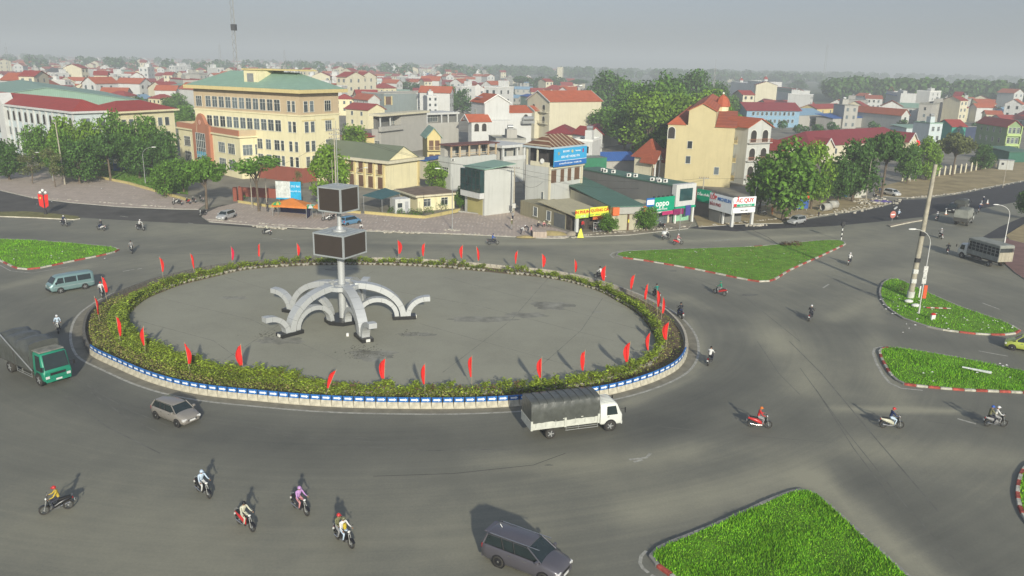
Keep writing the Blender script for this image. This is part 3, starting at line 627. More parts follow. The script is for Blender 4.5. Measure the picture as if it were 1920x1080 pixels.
# ================================================================ BUILDINGS
def hsolve(P, ytop):
    lo,hi=0.,140.
    for _ in range(40):
        mdl=(lo+hi)/2
        if px((P[0],P[1],mdl))[1]>ytop: lo=mdl
        else: hi=mdl
    return lo
frameW=M('window_frame_white',(.60,.60,.54),.6,var=.08); frameB=M('window_frame_brown',(.16,.08,.04),.6,var=.2); shut=M('brown_shutter',(.13,.075,.045),.7,var=.3,scale=3)
tileO=stripem('orange_roof_tiles',(.42,.105,.045),(.36,.085,.038),'Z',3.2,.8,.22); tileR=stripem('red_roof_sheet',(.32,.045,.035),(.27,.038,.03),'X',1.7,.65,.18); tileM=stripem('maroon_roof_sheet',(.23,.030,.036),(.19,.026,.03),'X',1.7,.65,.18)
green_sheet=stripem('pale_green_sheet',(.235,.36,.28),(.205,.325,.25),'X',1.5,.6,.14); dgreen=stripem('dull_green_sheet',(.085,.17,.125),(.07,.145,.105),'X',1.6,.65,.2); blue_sheet=stripem('blue_sheet',(.04,.12,.36),(.03,.10,.31),'X',1.7,.6,.15)
olive=stripem('olive_sheet',(.16,.185,.125),(.14,.165,.11),'Y',1.4,.75,.15); rust=stripem('rusty_sheet',(.15,.07,.04),(.42,.36,.25),'X',.9,.85,.35,.74); lblue=stripem('light_blue_sheet',(.22,.36,.48),(.19,.32,.43),'X',1.6,.6,.15); greyroof=M('grey_slab_roof',(.25,.25,.22),.9,var=.3,scale=.6)
yel=wallm('yellow_plaster',(.58,.48,.23)); yel2=wallm('pale_yellow_plaster',(.70,.64,.41)); cream=wallm('cream_plaster',(.58,.54,.40)); whitew=wallm('white_plaster',(.54,.545,.525),.4); greyw=wallm('grey_render',(.38,.37,.335)); lgrey=wallm('light_grey_render',(.47,.48,.45)); beigew=wallm('beige_party_wall',(.52,.45,.255),.2)
tanw=wallm('tan_plaster',(.49,.385,.25)); salmon=wallm('salmon_plaster',(.40,.17,.10),.15); redbrown=wallm('red_brown_plinth',(.25,.075,.05)); pblue=wallm('pale_blue_plaster',(.50,.57,.58)); greenw=wallm('green_plaster',(.24,.34,.17)); tealw=wallm('teal_plaster',(.05,.28,.21)); dgreyw=wallm('dark_grey_panel',(.16,.16,.15)); mossw=wallm('mossy_old_plaster',(.27,.245,.16),.9); oldblue=wallm('weathered_blue_grey_plaster',(.22,.26,.255),.7)
WC={}
def win_mesh(w,h,st):
    k=(round(w,2),round(h,2),st)
    if k in WC: return WC[k]
    f=MB(); fr=frameB if st=='b' else frameW; t=.07 if w<2.5 else .09; a=w/2
    if st=='arch':
        n=8; out=[(-a,0),(a,0)]+[(a*math.cos(i*math.pi/n),h-a+a*math.sin(i*math.pi/n)) for i in range(n+1)]
        inn=[(x*.84,.08 if z==0 else (z-(h-a))*.84+h-a) for x,z in out]
        vs=[(x,-.07,z) for x,z in out]+[(x,-.07,z) for x,z in inn]; m_=len(out); f.add(vs,[(i,(i+1)%m_,m_+(i+1)%m_,m_+i)[::-1] for i in range(m_)],frameW)
        p=MB(); p.add([(x,-.03,z) for x,z in inn],[tuple(range(m_))],M('dark_interior',(.035,.03,.026),.7,var=.3,scale=3)); 
    else:
        for lo,hi in (((-a-t,-.08,-.02),(-a,0,h+t)),((a,-.08,-.02),(a+t,0,h+t)),((-a,-.08,h),(a,0,h+t)),((-a-.14,-.16,-.1),(a+.14,0,-.02))): f.box(lo,hi,fr)
        nm=max(1,int(w/.62)) if st!='plain' else 0
        for i in range(1,nm): x=-a+w*i/nm; f.box((x-.025,-.05,0),(x+.025,-.021,h),fr)
        if st in('w','b') : f.box((-a,-.05,h*.68),(a,-.021,h*.68+.05),fr)
        p=MB(); p.box((-a,-.02,0),(a,.01,h),glass if st!='b' else shut)
    WC[k]=(f.mesh('window_frame'),p.mesh('pane')); return WC[k]
class Bld:
    def __init__(s,name,label,cat,C,L,R,z,keep='L',group=None,base=None):
        if base: P=at(*base); z=hsolve(P,C[1]) if z is None else z
        cw=at(C[0],C[1],z).xy; l=at(L[0],L[1],z).xy; r=at(R[0],R[1],z).xy
        def hit(o_,d,q):   # along o_+t*d until it lies on the sight line through q
            den=d.x*q.y-d.y*q.x; return abs(-(o_.x*q.y-o_.y*q.x)/den) if abs(den)>1e-6 else 5
        if keep=='L': dl=(l-cw).normalized(); s.D=(l-cw).length; dr=Vector((dl.y,-dl.x)); s.W=hit(cw,dr,r)
        else: dr=(r-cw).normalized(); s.W=(r-cw).length; dl=Vector((-dr.y,dr.x)); s.D=hit(cw,dl,l)
        s.W=min(s.W,70); s.D=min(s.D,90)
        s.z=z; s.cw=cw; s.n=node(name,label,cat,(cw.x,cw.y,0),math.atan2(dr.y,dr.x),group)
    def wall(s,mat,z0=0,z1=None,u0=0,u1=None,v0=0,v1=None,name='wall',parapet=0,ptop=None):
        z1=s.z if z1 is None else z1; u1=s.W if u1 is None else u1; v1=s.D if v1 is None else v1
        b=MB(); b.box((u0,v0,z0-.3 if z0==0 else z0),(u1,v1,z1),mat)
        if parapet:
            t=.2; pm=ptop or mat
            for lo,hi in (((u0-.06,v0-.06,z1),(u1+.06,v0+t,z1+parapet)),((u0-.06,v1-t,z1),(u1+.06,v1+.06,z1+parapet)),((u0-.06,v0+t,z1),(u0+t,v1-t,z1+parapet)),((u1-t,v0+t,z1),(u1+.06,v1-t,z1+parapet))): b.box(lo,hi,pm)
            b.box((u0+t,v0+t,z1),(u1-t,v1-t,z1+.06),greyroof)
        return b.build(name,s.n)
    def cornice(s,mat,z,h=.5,o=.5,u0=0,u1=None,v0=0,v1=None,name='cornice'):
        u1=s.W if u1 is None else u1; v1=s.D if v1 is None else v1
        b=MB(); b.box((u0-o,v0-o,z),(u1+o,v1+o,z+h),mat); return b.build(name,s.n)
    def gable(s,mat,h,axis='X',over=.5,u0=0,u1=None,v0=0,v1=None,z=None,wall=None,th=.16,name='roof',trim=None):
        u1=s.W if u1 is None else u1; v1=s.D if v1 is None else v1; z=s.z if z is None else z; b=MB()
        if axis=='X': a0,a1,c0,c1=u0,u1,v0,v1; f=lambda a,c,zz:(a,c,zz)
        else: a0,a1,c0,c1=v0,v1,u0,u1; f=lambda a,c,zz:(c,a,zz)
        mid=(c0+c1)/2; k=h/(mid-c0); zo=z-over*k
        for sgn,c in ((1,c0-over),(-1,c1+over)):
            b.add([f(a0-over,c,zo),f(a1+over,c,zo),f(a1+over,mid,z+h),f(a0-over,mid,z+h),f(a0-over,c,zo-th),f(a1+over,c,zo-th),f(a1+over,mid,z+h-th),f(a0-over,mid,z+h-th)],[(0,1,2,3),(7,6,5,4),(0,4,5,1),(1,5,6,2),(3,2,6,7),(0,3,7,4)],mat)
        if trim:
            for a in (a0-over-.05,a1+over-.1):
                for c in (c0-over,c1+over): b.add([f(a,c,zo+.06),f(a+.15,c,zo+.06),f(a+.15,mid,z+h+.06),f(a,mid,z+h+.06),f(a,c,zo-.3),f(a+.15,c,zo-.3),f(a+.15,mid,z+h-.3),f(a,mid,z+h-.3)],[(0,1,2,3),(7,6,5,4),(0,4,5,1),(3,2,6,7),(0,3,7,4),(1,5,6,2)],trim)
        r=b.build(name,s.n)
        if wall:
            for a in (a0,a1-.12):
              g=MB(); g.add([f(a,c0,z),f(a,c1,z),f(a,mid,z+h-th),f(a+.12,c0,z),f(a+.12,c1,z),f(a+.12,mid,z+h-th)],[(0,1,2),(5,4,3),(0,3,4,1),(1,4,5,2),(2,5,3,0)],wall); g.build('gable_wall',s.n)
        return r
    def hip(s,mat,h,over=.6,u0=0,u1=None,v0=0,v1=None,z=None,name='roof',fascia=None):
        u1=s.W if u1 is None else u1; v1=s.D if v1 is None else v1; z=s.z if z is None else z
        a0,a1,c0,c1=u0-over,u1+over,v0-over,v1+over; m_=min(a1-a0,c1-c0)/2
        if a1-a0>c1-c0: r0,r1=(a0+m_,(c0+c1)/2),(a1-m_,(c0+c1)/2); F=[(0,1,5,4),(1,2,5),(2,3,4,5),(3,0,4)]
        else: r0,r1=((a0+a1)/2,c0+m_),((a0+a1)/2,c1-m_); F=[(0,1,4),(1,2,5,4),(2,3,5),(3,0,4,5)]
        b=MB(); b.add([(a0,c0,z),(a1,c0,z),(a1,c1,z),(a0,c1,z),(*r0,z+h),(*r1,z+h)],F+[(3,2,1,0)],mat)
        if fascia: 
            b2=MB(); b2.box((a0+.02,c0+.02,z-.35),(a1-.02,c1-.02,z-.004),fascia); b2.build('eaves_fascia',s.n)
        return b.build(name,s.n)
    def lean(s,mat,h0,h1,over=.4,axis='Y',u0=0,u1=None,v0=0,v1=None,name='roof'):
        """single-slope roof: z h0 at v0 edge (or u0), h1 at far edge"""
        u1=s.W if u1 is None else u1; v1=s.D if v1 is None else v1; b=MB(); a0,a1,c0,c1=u0-over,u1+over,v0-over,v1+over
        zz=[h0,h0,h1,h1] if axis=='Y' else [h0,h1,h1,h0]
        P=[(a0,c0),(a1,c0),(a1,c1),(a0,c1)]; b.add([(*p,z_) for p,z_ in zip(P,zz)]+[(*p,z_-.15) for p,z_ in zip(P,zz)],[(0,1,2,3),(7,6,5,4),(0,4,5,1),(1,5,6,2),(2,6,7,3),(3,7,4,0)],mat); return b.build(name,s.n)
    def win(s,side,pos,z,w,h,st='w',off=0.0):
        f,p=win_mesh(w,h,st)
        for u in pos:
            loc,rz=((u,-off,z),0) if side=='R' else ((-off,u,z),-math.pi/2)
            a=inst(f,'window',s.n,loc,(0,0,rz)); inst(p,'pane',a)
    def grid(s,side,n,zs,w,h,st='w',a=None,b=None,off=0.0):
        L=s.W if side=='R' else s.D; a=L*.08 if a is None else a; b=L*.92 if b is None else b
        for z in zs: s.win(side,[a+(b-a)*(i+.5)/n for i in range(n)],z,w,h,st,off)
    def part(s,name,boxes):
        for lo,hi,mt in boxes:
            b=MB(); b.box(lo,hi,mt); r=b.build(name,s.n)
        return r
    def balcony(s,side,a,b_,z,dp=.9,mat=None,rail=None,h=.9):
        mat=mat or whitew; q=MB(); rl=rail or steel
        def bx(u0,u1,v0,v1,z0,z1,mt): q.box((u0,-v1,z0),(u1,-v0,z1),mt) if side=='R' else q.box((-v1,u0,z0),(-v0,u1,z1),mt)
        bx(a,b_,.002,dp,z-.15,z,mat); bx(a,b_,dp-.05,dp,z+h-.06,z+h,rl)
        n=max(2,int((b_-a)/.3))
        for i in range(n+1): x=a+(b_-a-.04)*i/n; bx(x,x+.04,dp-.05,dp-.01,z,z+h-.06,rl)
        return q.build('balcony',s.n)
# ---- the five-storey yellow office block
o=Bld('office_building','five-storey yellow office block with pale green hipped roof and long window strips behind the trees','building',(561,175),(362,165),(634,173),18.9)
W_,D_=o.W,o.D
o.wall(yel2,3.2,14.2); o.wall(redbrown,0,3.2,u0=-.06,v0=-.06,name='plinth'); o.wall(tanw,14.2,18.9,name='top_storey_wall')
for z in (14.1,): o.cornice(yel2,z,.3,.18,name='string_course')
o.cornice(yel,18.9,.75,1.5)
o.hip(green_sheet,3.3,1.2,z=19.66)
o.part('roof_stair_tower',[((1.2,D_*.40,19.7),(W_*.75,D_*.53,23.3),yel2)]); o.part('tower_cap',[((W_*.3,D_*.12,23.3),(W_*.8,D_*.4,23.6),yel),((.9,D_*.39,23.3),(W_*.8,D_*.54,23.6),yel)]); o.part('tower_louvre',[((1.15,D_*.44,20.8),(1.199,D_*.50,22.6),metal)])
for z in (15.0,10.7):
    n=11; 
    for i in range(n): o.win('L',[D_*.20+i*(D_*.655)/(n-1)],z,D_*.05,2.3,'w')
    o.win('L',[D_*.055,D_*.095],z,.9,2.2,'w'); o.win('L',[D_*.95],z,1.9,2.2,'w')
for z in (6.6,3.9-.6): 
    o.win('L',[D_*.045,D_*.095,D_*.17],z,.9,2.1,'w')
    for i in range(3): o.win('L',[D_*.22+i*2.6],z,1.5,2.1,'w')
for z in (15.0,10.7,6.6,3.3): o.win('R',[W_*.14,W_*.29],z,1.15,2.2,'w'); o.win('R',[W_*.70],z,1.9,2.2,'w')
for u in (W_*.2,W_*.7): o.part('window_lintel',[((u-2.0,-.12,13.1),(u+2.0,-.001,13.25),yel)])
wg=o
o=Bld('office_front_wing','two-storey yellow front wing with salmon arched portal joined to the office block','building',(449,256),(334,238),(514,246),9.3)
W_,D_=o.W,o.D; o.wall(yel2,parapet=1.3,ptop=tanw); o.cornice(yel2,9.0,.35,.45,name='cornice')
o.part('green_roof_strip',[((.5,.5,9.4),(W_-.5,D_-.5,9.9),green_sheet)])
c0,c1=D_*.42,D_*.70
b=MB(); T=Matrix(((0,1,0,0),(1,0,0,0),(0,0,1,0),(0,0,0,1)))
pts=[(c0,0),(c0,10.6)]+[(c0+(c1-c0)*(.18+.64*(i/10)),11.0+2.3*math.sin(math.pi*i/10)) for i in range(11)]+[(c1,10.6),(c1,0)]
n=len(pts); b.add([(-.75,y,z) for y,z in pts]+[(-.003,y,z) for y,z in pts],[tuple(range(n))]+[(i,n+i,n+(i+1)%n,(i+1)%n) for i in range(n)],salmon); b.build('portal',o.n)
o.part('portal_parapet',[((-.3,-.1,9.36),(-.07,c0,10.55),salmon),((-.3,c1,9.36),(-.07,D_+.1,10.55),salmon)])
b=MB(); g0,g1=c0+(c1-c0)*.24,c0+(c1-c0)*.78; b.box((-.85,g0,.3),(-.76,g1,8.8),M('dark_curtain_glass',(.03,.045,.06),.15,var=.4,spec=.6)); 
for i in range(6): y=g0+(g1-g0)*i/5; b.box((-.9,y-.05,.3),(-.851,y+.05,8.8),frameW)
for i in range(6): z=.3+8.5*i/5; b.box((-.91,g0,z),(-.851,g1,z+.09),frameW)
b.box((-.88,g0,3.2),(-.852,g1,4.6),M('sky_blue_glass',(.05,.30,.45),.3)); b.build('curtain_wall',o.n)
b=MB(); b.cyl((-.76,(c0+c1)/2,11.3),(-.86,(c0+c1)/2,11.3),.55,M('emblem_pink',(.6,.33,.25),.6),n=14); b.build('emblem',o.n)
for z in (5.2,1.6): o.win('L',[D_*.13,D_*.28],z,3.0,2.2,'w'); o.win('L',[D_*.85],z,3.2,2.2,'w'); o.win('R',[W_*.2,W_*.55],z,2.2,2.2,'w'); o.win('R',[W_*.85],z,1.1,2.2,'w')
ac=MB(); ac.bevbox((-.42,-.34,0),(.42,0,.58),.03,M('ac_white',(.6,.6,.56),.6)); ac.cyl((-.1,-.345,.29),(-.1,-.36,.29),.22,dark,n=12); acm=ac.mesh('air_conditioner')
for u,z in ((W_*.18,4.0),(W_*.6,4.9),(W_*.6,4.1),(W_*.78,4.1)): inst(acm,'air_conditioner',o.n,(u,-.02,z))
# ---- yellow two-storey annex with green gable roof
o=Bld('annex_building','two-storey yellow annex with dull green pitched roof and brown balcony doors near the office block','building',(727,304),(592,289),(785,297),5.9)
W_,D_=o.W,o.D; o.wall(yel2); o.cornice(cream,5.6,.55,.9,u1=W_,name='cornice'); o.gable(olive,2.6,'Y',.15,z=6.2,wall=yel2)
for i in range(6):
    v=D_*(.06+.13*i); o.win('L',[v+.9],3.3,1.0,2.1,'b'); o.balcony('L',v+.3,v+1.6,3.2,.5,yel,frameB); o.win('L',[v+.9],.3,1.1,2.2,'b'); o.part('pilaster',[((-.28,v-.35,0),(-.004,v-.05,5.55),yel)])
o.part('corner_pilaster',[((W_-.45,-.2,0),(W_+.1,-.004,5.55),yel)])
# ---- gatehouse
o=Bld('gatehouse','single-storey cream gatehouse with brown stained flat roof behind a low yellow wall','building',(783,367),(749,356),(852,354),2.9)
o.wall(yel2,z1=2.7); o.part('roof',[((-.7,-.7,2.7),(o.W+.7,o.D+.7,3.0),cream),((-.5,-.5,3.0),(o.W+.5,o.D+.5,3.08),M('brown_stained_roof',(.19,.14,.10),.9,var=.3,scale=.8))])
o.win('R',[o.W*.25,o.W*.72],.9,1.3,1.3,'w'); o.win('L',[o.D*.5],.9,1,1.2,'w')
o=Bld('site_cabin','white container cabin under the dark green canopy beside the gatehouse','cabin',(741,374),(731,370),(769,372),2.5,keep='R'); o.wall(whitew); o.win('R',[o.W*.3],1,.9,.8,'plain'); o.part('door',[((o.W*.65,-.04,0),(o.W*.88,-.003,2.0),M('grey_door',(.35,.36,.37),.6))])
# ---- grey modern villa and its neighbours
o=Bld('modern_villa','bare grey modern house with recessed corner balcony and blank side wall','house',(713,214),(696,207),(800,207),11.6,keep='R')
W_,D_=o.W,o.D; o.wall(greyw,0,7.4); o.wall(greyw,7.4,11.0,u0=W_*.42); o.wall(dgreyw,7.4,11.0,u0=.9,u1=W_*.42,v0=2.2); o.part('roof',[((-1,-1.1,11.0),(W_+.1,D_+.1,11.6),cream)]); o.part('balcony_column',[((0,0,7.4),(.3,.3,11.0),whitew),((W_*.2,0,7.4),(W_*.2+.3,.3,11.0),whitew)]); o.part('balcony_wall',[((-1.0,-1.0,6.9),(W_*.42,-.02,8.2),greyw)]); o.win('R',[W_*.34,W_*.39],8.3,.7,2.2,'plain',-2.2+.01); o.win('L',[D_*.4],2.6,1.6,1.6,'w')
o=Bld('modern_house','white-framed modern house with wide window and roof terrace behind the grey villa','house',(800,212),(798,211),(860,210),10.2,keep='R'); o.D=9; o.wall(greyw,0,10.2-3.2); o.wall(dgreyw,7,9.6,v0=1.5); o.part('roof',[((-.2,-.2,9.6),(o.W+.2,9,10.2),whitew)]); o.part('column',[((o.W*k,0,7),(o.W*k+.35,.35,9.6),whitew) for k in (0,.45,.66,.95)]); o.win('R',[o.W*.23],7.3,o.W*.36,2.0,'w',-1.4)
o=Bld('weathered_building','long weathered blue-grey concrete building with peeling wall and yellow loggia','building',(720,176),(678,173),(834,174),10.5,keep='R'); o.wall(oldblue,parapet=.5,ptop=greyw); o.win('L',[o.D*.3,o.D*.7],5.5,1.3,2.4,'b'); o.part('loggia',[((W_*0+.0,-.3,5.2),(.7,-.004,9.4),yel),((4.2,-.3,5.2),(4.9,-.004,9.4),yel),((.7,-.05,5.4),(4.2,-.004,9.2),shut)])
o=Bld('yellow_townhouse','narrow yellow old townhouse with green gabled top and dirty balconies','house',(801,254),(793,250),(826,254),9.5,keep='R'); o.D=8; o.wall(yel); o.gable(green_sheet,1.8,'Y',.5,wall=yel); 
for z in (6.2,3.0): o.balcony('R',0,o.W,z,.9,yel,tanw); o.win('R',[o.W*.3,o.W*.75],z,.9,2.1,'b')
o=Bld('terrace_house','grey house with brown sheet roof over a pillared rooftop terrace','house',(845,296),(822,291),(931,289),6.9,keep='R')
W_,D_=o.W,o.D; o.wall(lgrey); o.wall(greyw,6.9,9.2,u0=.5,u1=W_*.97,v0=2.6,name='terrace_room'); o.part('roof',[((-.5,-.6,9.3),(W_+.4,D_*.9,9.5),M('brown_sheet',(.15,.065,.055),.8,var=.2))]); o.part('terrace_post',[((W_*k,-.15,6.9),(W_*k+.3,.15,9.3),tanw) for k in (0,.18,.38,.6,.8,.97)]); o.part('terrace_rail',[((0,-.05,7.6),(W_,.02,7.72),tanw),((0,-.05,7.2),(W_,.02,7.26),tanw)]); o.win('R',[W_*.3,W_*.55,W_*.88],7.1,1.1,1.7,'plain',-2.59); o.win('L',[D_*.4],3.5,1.9,1.3,'w')
inst(acm,'air_conditioner',o.n,(.4,-.02,6.2))
o=Bld('white_modern_house','white modern house with flat canopy and square columns','house',(943,274),(935,271),(985,271),8.3,keep='R'); o.D=10; o.wall(lgrey,0,5.2); o.wall(greyw,5.2,7.9,v0=1.8); o.part('roof',[((-.8,-.6,7.9),(o.W+.2,9,8.5),whitew)]); o.part('column',[((o.W*k,0,5.2),(o.W*k+.45,.45,7.9),whitew) for k in (.0,.62,.94)]); o.part('balcony_wall',[((0,-.2,5.0),(o.W,0.0-.003,6.0),whitew)]); o.win('R',[o.W*.3,o.W*.8],5.6,1.4,1.9,'w',-1.79)
o=Bld('glass_bay_house','pale grey house with dark glass bay window and green sheet roof by the paving','house',(909,319),(872,312),(964,303),8.1,keep='L')
W_,D_=o.W,o.D; o.wall(lgrey); o.lean(green_sheet,8.25,8.9,.25,'X'); b=MB(); b.box((-.95,.15,4.1),(-.01,D_*.98,7.9),dark)
o.part('bay_frame',[((-1.0,.1,3.1),(-.01,D_,4.1),whitew)]); b=MB(); b.box((-1.0,.12,4.15),(-.02,D_*.99,7.95),M('dark_green_glass',(.02,.05,.05),.12,var=.5,scale=.8,spec=.7)); 
for i in range(6): y=.12+(D_*.99-.12)*i/5; b.box((-1.05,y-.04,4.15),(-1.001,y+.04,7.95),dark)
for z in (5.4,6.7): b.box((-1.05,.12,z),(-1.001,D_*.99,z+.08),dark)
b.build('glass_bay',o.n); o.part('shutter_door',[((-.06,.5,0),(-.003,D_*.85,2.9),stripem('yellow_rolling_shutter',(.42,.38,.16),(.36,.32,.13),'Z',5,.7))])
# ---- building with the sky-blue sign
sg1=M('sign_sky_blue',(.04,.34,.62),.5,var=.05); sg2=M('sign_blue',(.02,.14,.42),.5,var=.05); sw=M('sign_white',(.78,.80,.80),.6,var=.04); sred=M('sign_red',(.55,.02,.02),.6,var=.04)
o=Bld('office_with_blue_sign','narrow four-storey building with rusty hipped roof and large sky-blue sign board','building',(1031,275),(987,269),(1092,269),None,keep='R',base=(1027,403))
W_,D_,Z_=o.W,o.D,o.z; print('insurance z',Z_,W_,D_)
o.wall(lgrey,0,Z_-3.6); o.wall(M('dark_room',(.05,.045,.045),.9),Z_-3.6,Z_-.4,v0=1.6,u0=1.2); o.hip(rust,1.9,.5,z=Z_-.1,fascia=M('fascia_pale_blue',(.4,.47,.5),.6)); o.part('terrace_rail',[((-.05,0,Z_-3.6),(.1,D_*.8,Z_-2.8),cream)]); o.part('terrace_post',[((.01,D_*.5,Z_-3.6),(.25,D_*.5+.25,Z_-.4),cream),((.01,D_-.3,Z_-3.6),(.25,D_,Z_-.4),cream)])
b=MB(); sy=-1.0; b.box((.1,sy,Z_-3.5),(W_+.1,sy+.15,Z_-.35),sg1); sb=b.build('sign_board',o.n); b=MB(); b.box((.1,sy-.012,Z_-3.5),(W_+.1,sy-.002,Z_-2.55),sg2); b.box((.1,sy-.016,Z_-2.55),(W_+.1,sy-.003,Z_-2.48),sw); b.cyl((W_*.14,sy-.01,Z_-1.2),(W_*.14,sy-.03,Z_-1.2),.3,M('emblem_olive',(.3,.32,.2),.6),n=12); b.cyl((W_*.55,sy-.01,Z_-1.0),(W_*.55,sy-.03,Z_-1.0),.28,M('emblem_gold',(.5,.45,.2),.6),n=12); b.box((W_*.87,sy-.03,Z_-1.4),(W_*.91,sy-.01,Z_-.7),M('emblem_red',(.3,.05,.15),.6)); b.build('sign_band',sb)
rx=(math.pi/2,0,0)
text('BAOVIET',.5,sw,sb,(W_*.37,sy-.03,Z_-.95),rx); text('Insurance',.4,sw,sb,(W_*.73,sy-.03,Z_-.97),rx); text('BẢO VIỆT HƯNG YÊN',.55,sw,sb,(W_*.5,sy-.03,Z_-1.9),rx); text('437 NGUYỄN VĂN LINH - TP HƯNG YÊN',.36,sw,sb,(W_*.5,sy-.03,Z_-3.05),rx)
o.part('floor_band',[((-.1,-.5,Z_-3.95),(W_+.3,-.003,Z_-3.6),cream)]); 
for u,w in ((W_*.14,1.2),(W_*.4,.8),(W_*.62,.8),(W_*.86,1.3)): o.win('R',[u],Z_-6.3,w,2.0,'b')
o.part('corner_post',[((-.1,-.3,0),(.25,-.003,Z_-3.95),cream),((W_-.2,-.3,0),(W_+.15,-.003,Z_-3.95),cream)]); o.win('L',[D_*.25],2.6,.5,1.4,'plain')
b=MB(); b.cyl((-.3,D_*.25,Z_-2.6),(-.36,D_*.25,Z_-2.6),.45,white,n=14); b.cyl((-.3,D_*.25,Z_-2.6),(0,D_*.25,Z_-2.9),.03,steel,n=5); b.build('satellite_dish',o.n)
b=MB(); 
# ---- shop with green roof
o=Bld('green_roof_shop','long low shop with dull green sheet roof, grey fascia and orange ends','shop',(1149,389),(1030,339),(1208,379),3.9,keep='L')
W_,D_=o.W,o.D; print('shop',W_,D_); o.wall(cream,0,3.9); o.lean(dgreen,4.1,5.2,.3,'Y',u0=-.1)
o.part('side_gable',[((-.003-.02,0,3.9),(.1,D_,4.0),cream)]); o.part('fascia',[((.9,-.7,2.9),(W_-.4,-.3,3.95),greyw)]); o.part('orange_end',[((-.25,-.75,2.7),(.88,-.25,4.0),M('orange_panel',(.62,.14,.04),.6)),((W_-.38,-.75,2.7),(W_+.1,-.25,4.0),M('orange_panel'))]); o.part('rolling_shutter',[((.6,-.05,0),(W_*.47,-.003,2.7),wallm('dusty_shutter',(.40,.38,.28))),((W_*.53,-.05,0),(W_*.98,-.003,2.7),wallm('dusty_shutter',(.4,.38,.28)))]); o.part('dark_pillar',[((W_*.48,-.35,0),(W_*.52,-.052,2.9),shut)]); o.part('yellow_notice',[((W_*.478,-.38,1.4),(W_*.522,-.351,1.9),M('notice_yellow',(.6,.5,.03),.6))])
# ---- print shop
o=Bld('print_shop','low mossy-walled shop with dirty sheet awning and yellow sign boards at the corner','shop',(1078,402),(976,373),(1136,391),2.9,keep='L')
W_,D_=o.W,o.D; print('print',W_,D_); W_=min(W_,9); o.wall(mossw,0,2.7,v0=2.5,u1=W_); o.wall(M('dark_shop_interior',(.06,.05,.04),.9,var=.5,scale=2),0,2.6,u0=.1,v0=1.2,v1=2.5,u1=W_,name='open_front'); o.lean(wallm('dirty_cream_awning',(.42,.38,.25),.5),2.75,3.5,.3,'Y',v1=D_*.62,u1=W_); o.win('L',[D_*.45,D_*.7],.7,1.2,1.5,'plain'); o.part('side_gate',[((-.06,2.6,0),(-.003,D_*.35,2.3),M('grey_steel_gate',(.12,.13,.13),.6))])
yl=M('sign_yellow',(.68,.70,.06),.55,var=.04); b=MB(); b.box((-.2,-.5,2.3),(W_*.38,-.35,3.7),yl); s1=b.build('sign_board',o.n); b=MB(); b.box((W_*.38+.05,-.85,2.5),(W_,-.7,3.95),yl); s2=b.build('sign_board',o.n); b=MB(); b.box((-.2,-.52,2.3),(W_*.38,-.501,2.85),M('sign_lime',(.45,.62,.08),.55)); b.build('sign_band',s1)
text('IN PHUN',.72,sred,s1,(W_*.19-.1,-.54,3.25),rx,bold=.015); text('KT SỐ',.36,sw,s1,(W_*.2,-.55,2.57),rx); text('QUẢNG CÁO',.66,sred,s2,(W_*.73,-.87,3.4),rx,bold=.015); text('MAKET · HIFLEX · LED · DECAL',.3,M('sign_green_text',(.03,.3,.1),.6),s2,(W_*.69,-.87,2.75),rx); b=MB(); b.cyl((W_*.38+.6,-.86,3.4),(W_*.38+.6,-.88,3.4),.3,M('sign_lime'),n=12); b.build('logo_disc',s2)
o.part('roller_pillar',[((.1,-.3,0),(.6,.1,2.6),whitew)]); o.part('orange_board',[((W_*.55,-.3,1.8),(W_*.95,-.25,2.4),M('orange_board',(.5,.12,.03),.7))])
# ---- phone shop: long dark grey side, green fascia, white framed screen
o=Bld('phone_shop','long dark grey shop with white-framed window box and green phone sign at the front','shop',(1262,349),(1087,317),(1297,344),6.4,keep='L')
W_,D_=o.W,o.D; print('oppo',W_,D_); o.wall(dgreyw,0,6.4); o.part('roof',[((-.15,-.1,6.4),(W_+.2,D_+.1,6.62),dgreen)]); gm=M('shop_green',(.0,.30,.16),.5,var=.06)
b=MB(); b.box((-.15,-1.0,3.0),(W_+.15,-.003,6.75),whitew); bx=b.build('window_box',o.n); b=MB(); b.box((W_*.16,-1.05,3.9),(W_*.84,-1.003,6.0),M('teal_dark_glass',(.015,.06,.06),.12,var=.5,scale=.7,spec=.7)); b.build('pane',bx); o.part('green_band',[((-.2,-1.1,2.6),(W_+.2,-.01,2.98),gm)])
b=MB(); b.box((-6.2,-.9,2.5),(-.3,-.7,4.9),gm); s1=b.build('sign_board',o.n); text('oppo',1.5,sw,s1,(-3.2,-.93,3.85),rx,bold=.02); text('SMARTPHONE',.38,sw,s1,(-3.2,-.93,2.85),rx); b=MB()
for i in range(5): b.box((-5.4+i*1.05,-.9,4.9),(-4.9+i*1.05,-.8,5.15),dark)
b.build('sign_spotlights',s1)
o.wall(cream,0,3.0,u0=-6.4,u1=-.02,v0=.3,v1=8,name='side_shop_wall'); o.part('side_shop_glass',[((-5.8,.2,.1),(-.6,.29,2.4),glass)]); o.part('white_strip',[((-6,-.8,2.2),(-.4,-.5,2.45),whitew)])
o.part('pink_banner',[((-3.4,-1.3,1.9),(-.9,-1.2,2.5),M('banner_magenta',(.45,.03,.14),.6)),((-.8,-1.35,1.7),(1.6,-1.25,2.7),M('banner_wine',(.22,.02,.10),.6)),((2.2,-1.3,1.3),(3.4,-1.2,3.1),M('banner_indigo',(.06,.06,.25),.6))]); o.part('green_shopfront',[((.5,-.06,.2),(W_*.95,-.003,2.5),M('green_white_front',(.25,.5,.32),.5))]); o.part('white_post',[((W_-.3,-1.0,0),(W_,-.7,3.0),white),((.0,-1.0,0),(.25,-.75,2.6),white)])
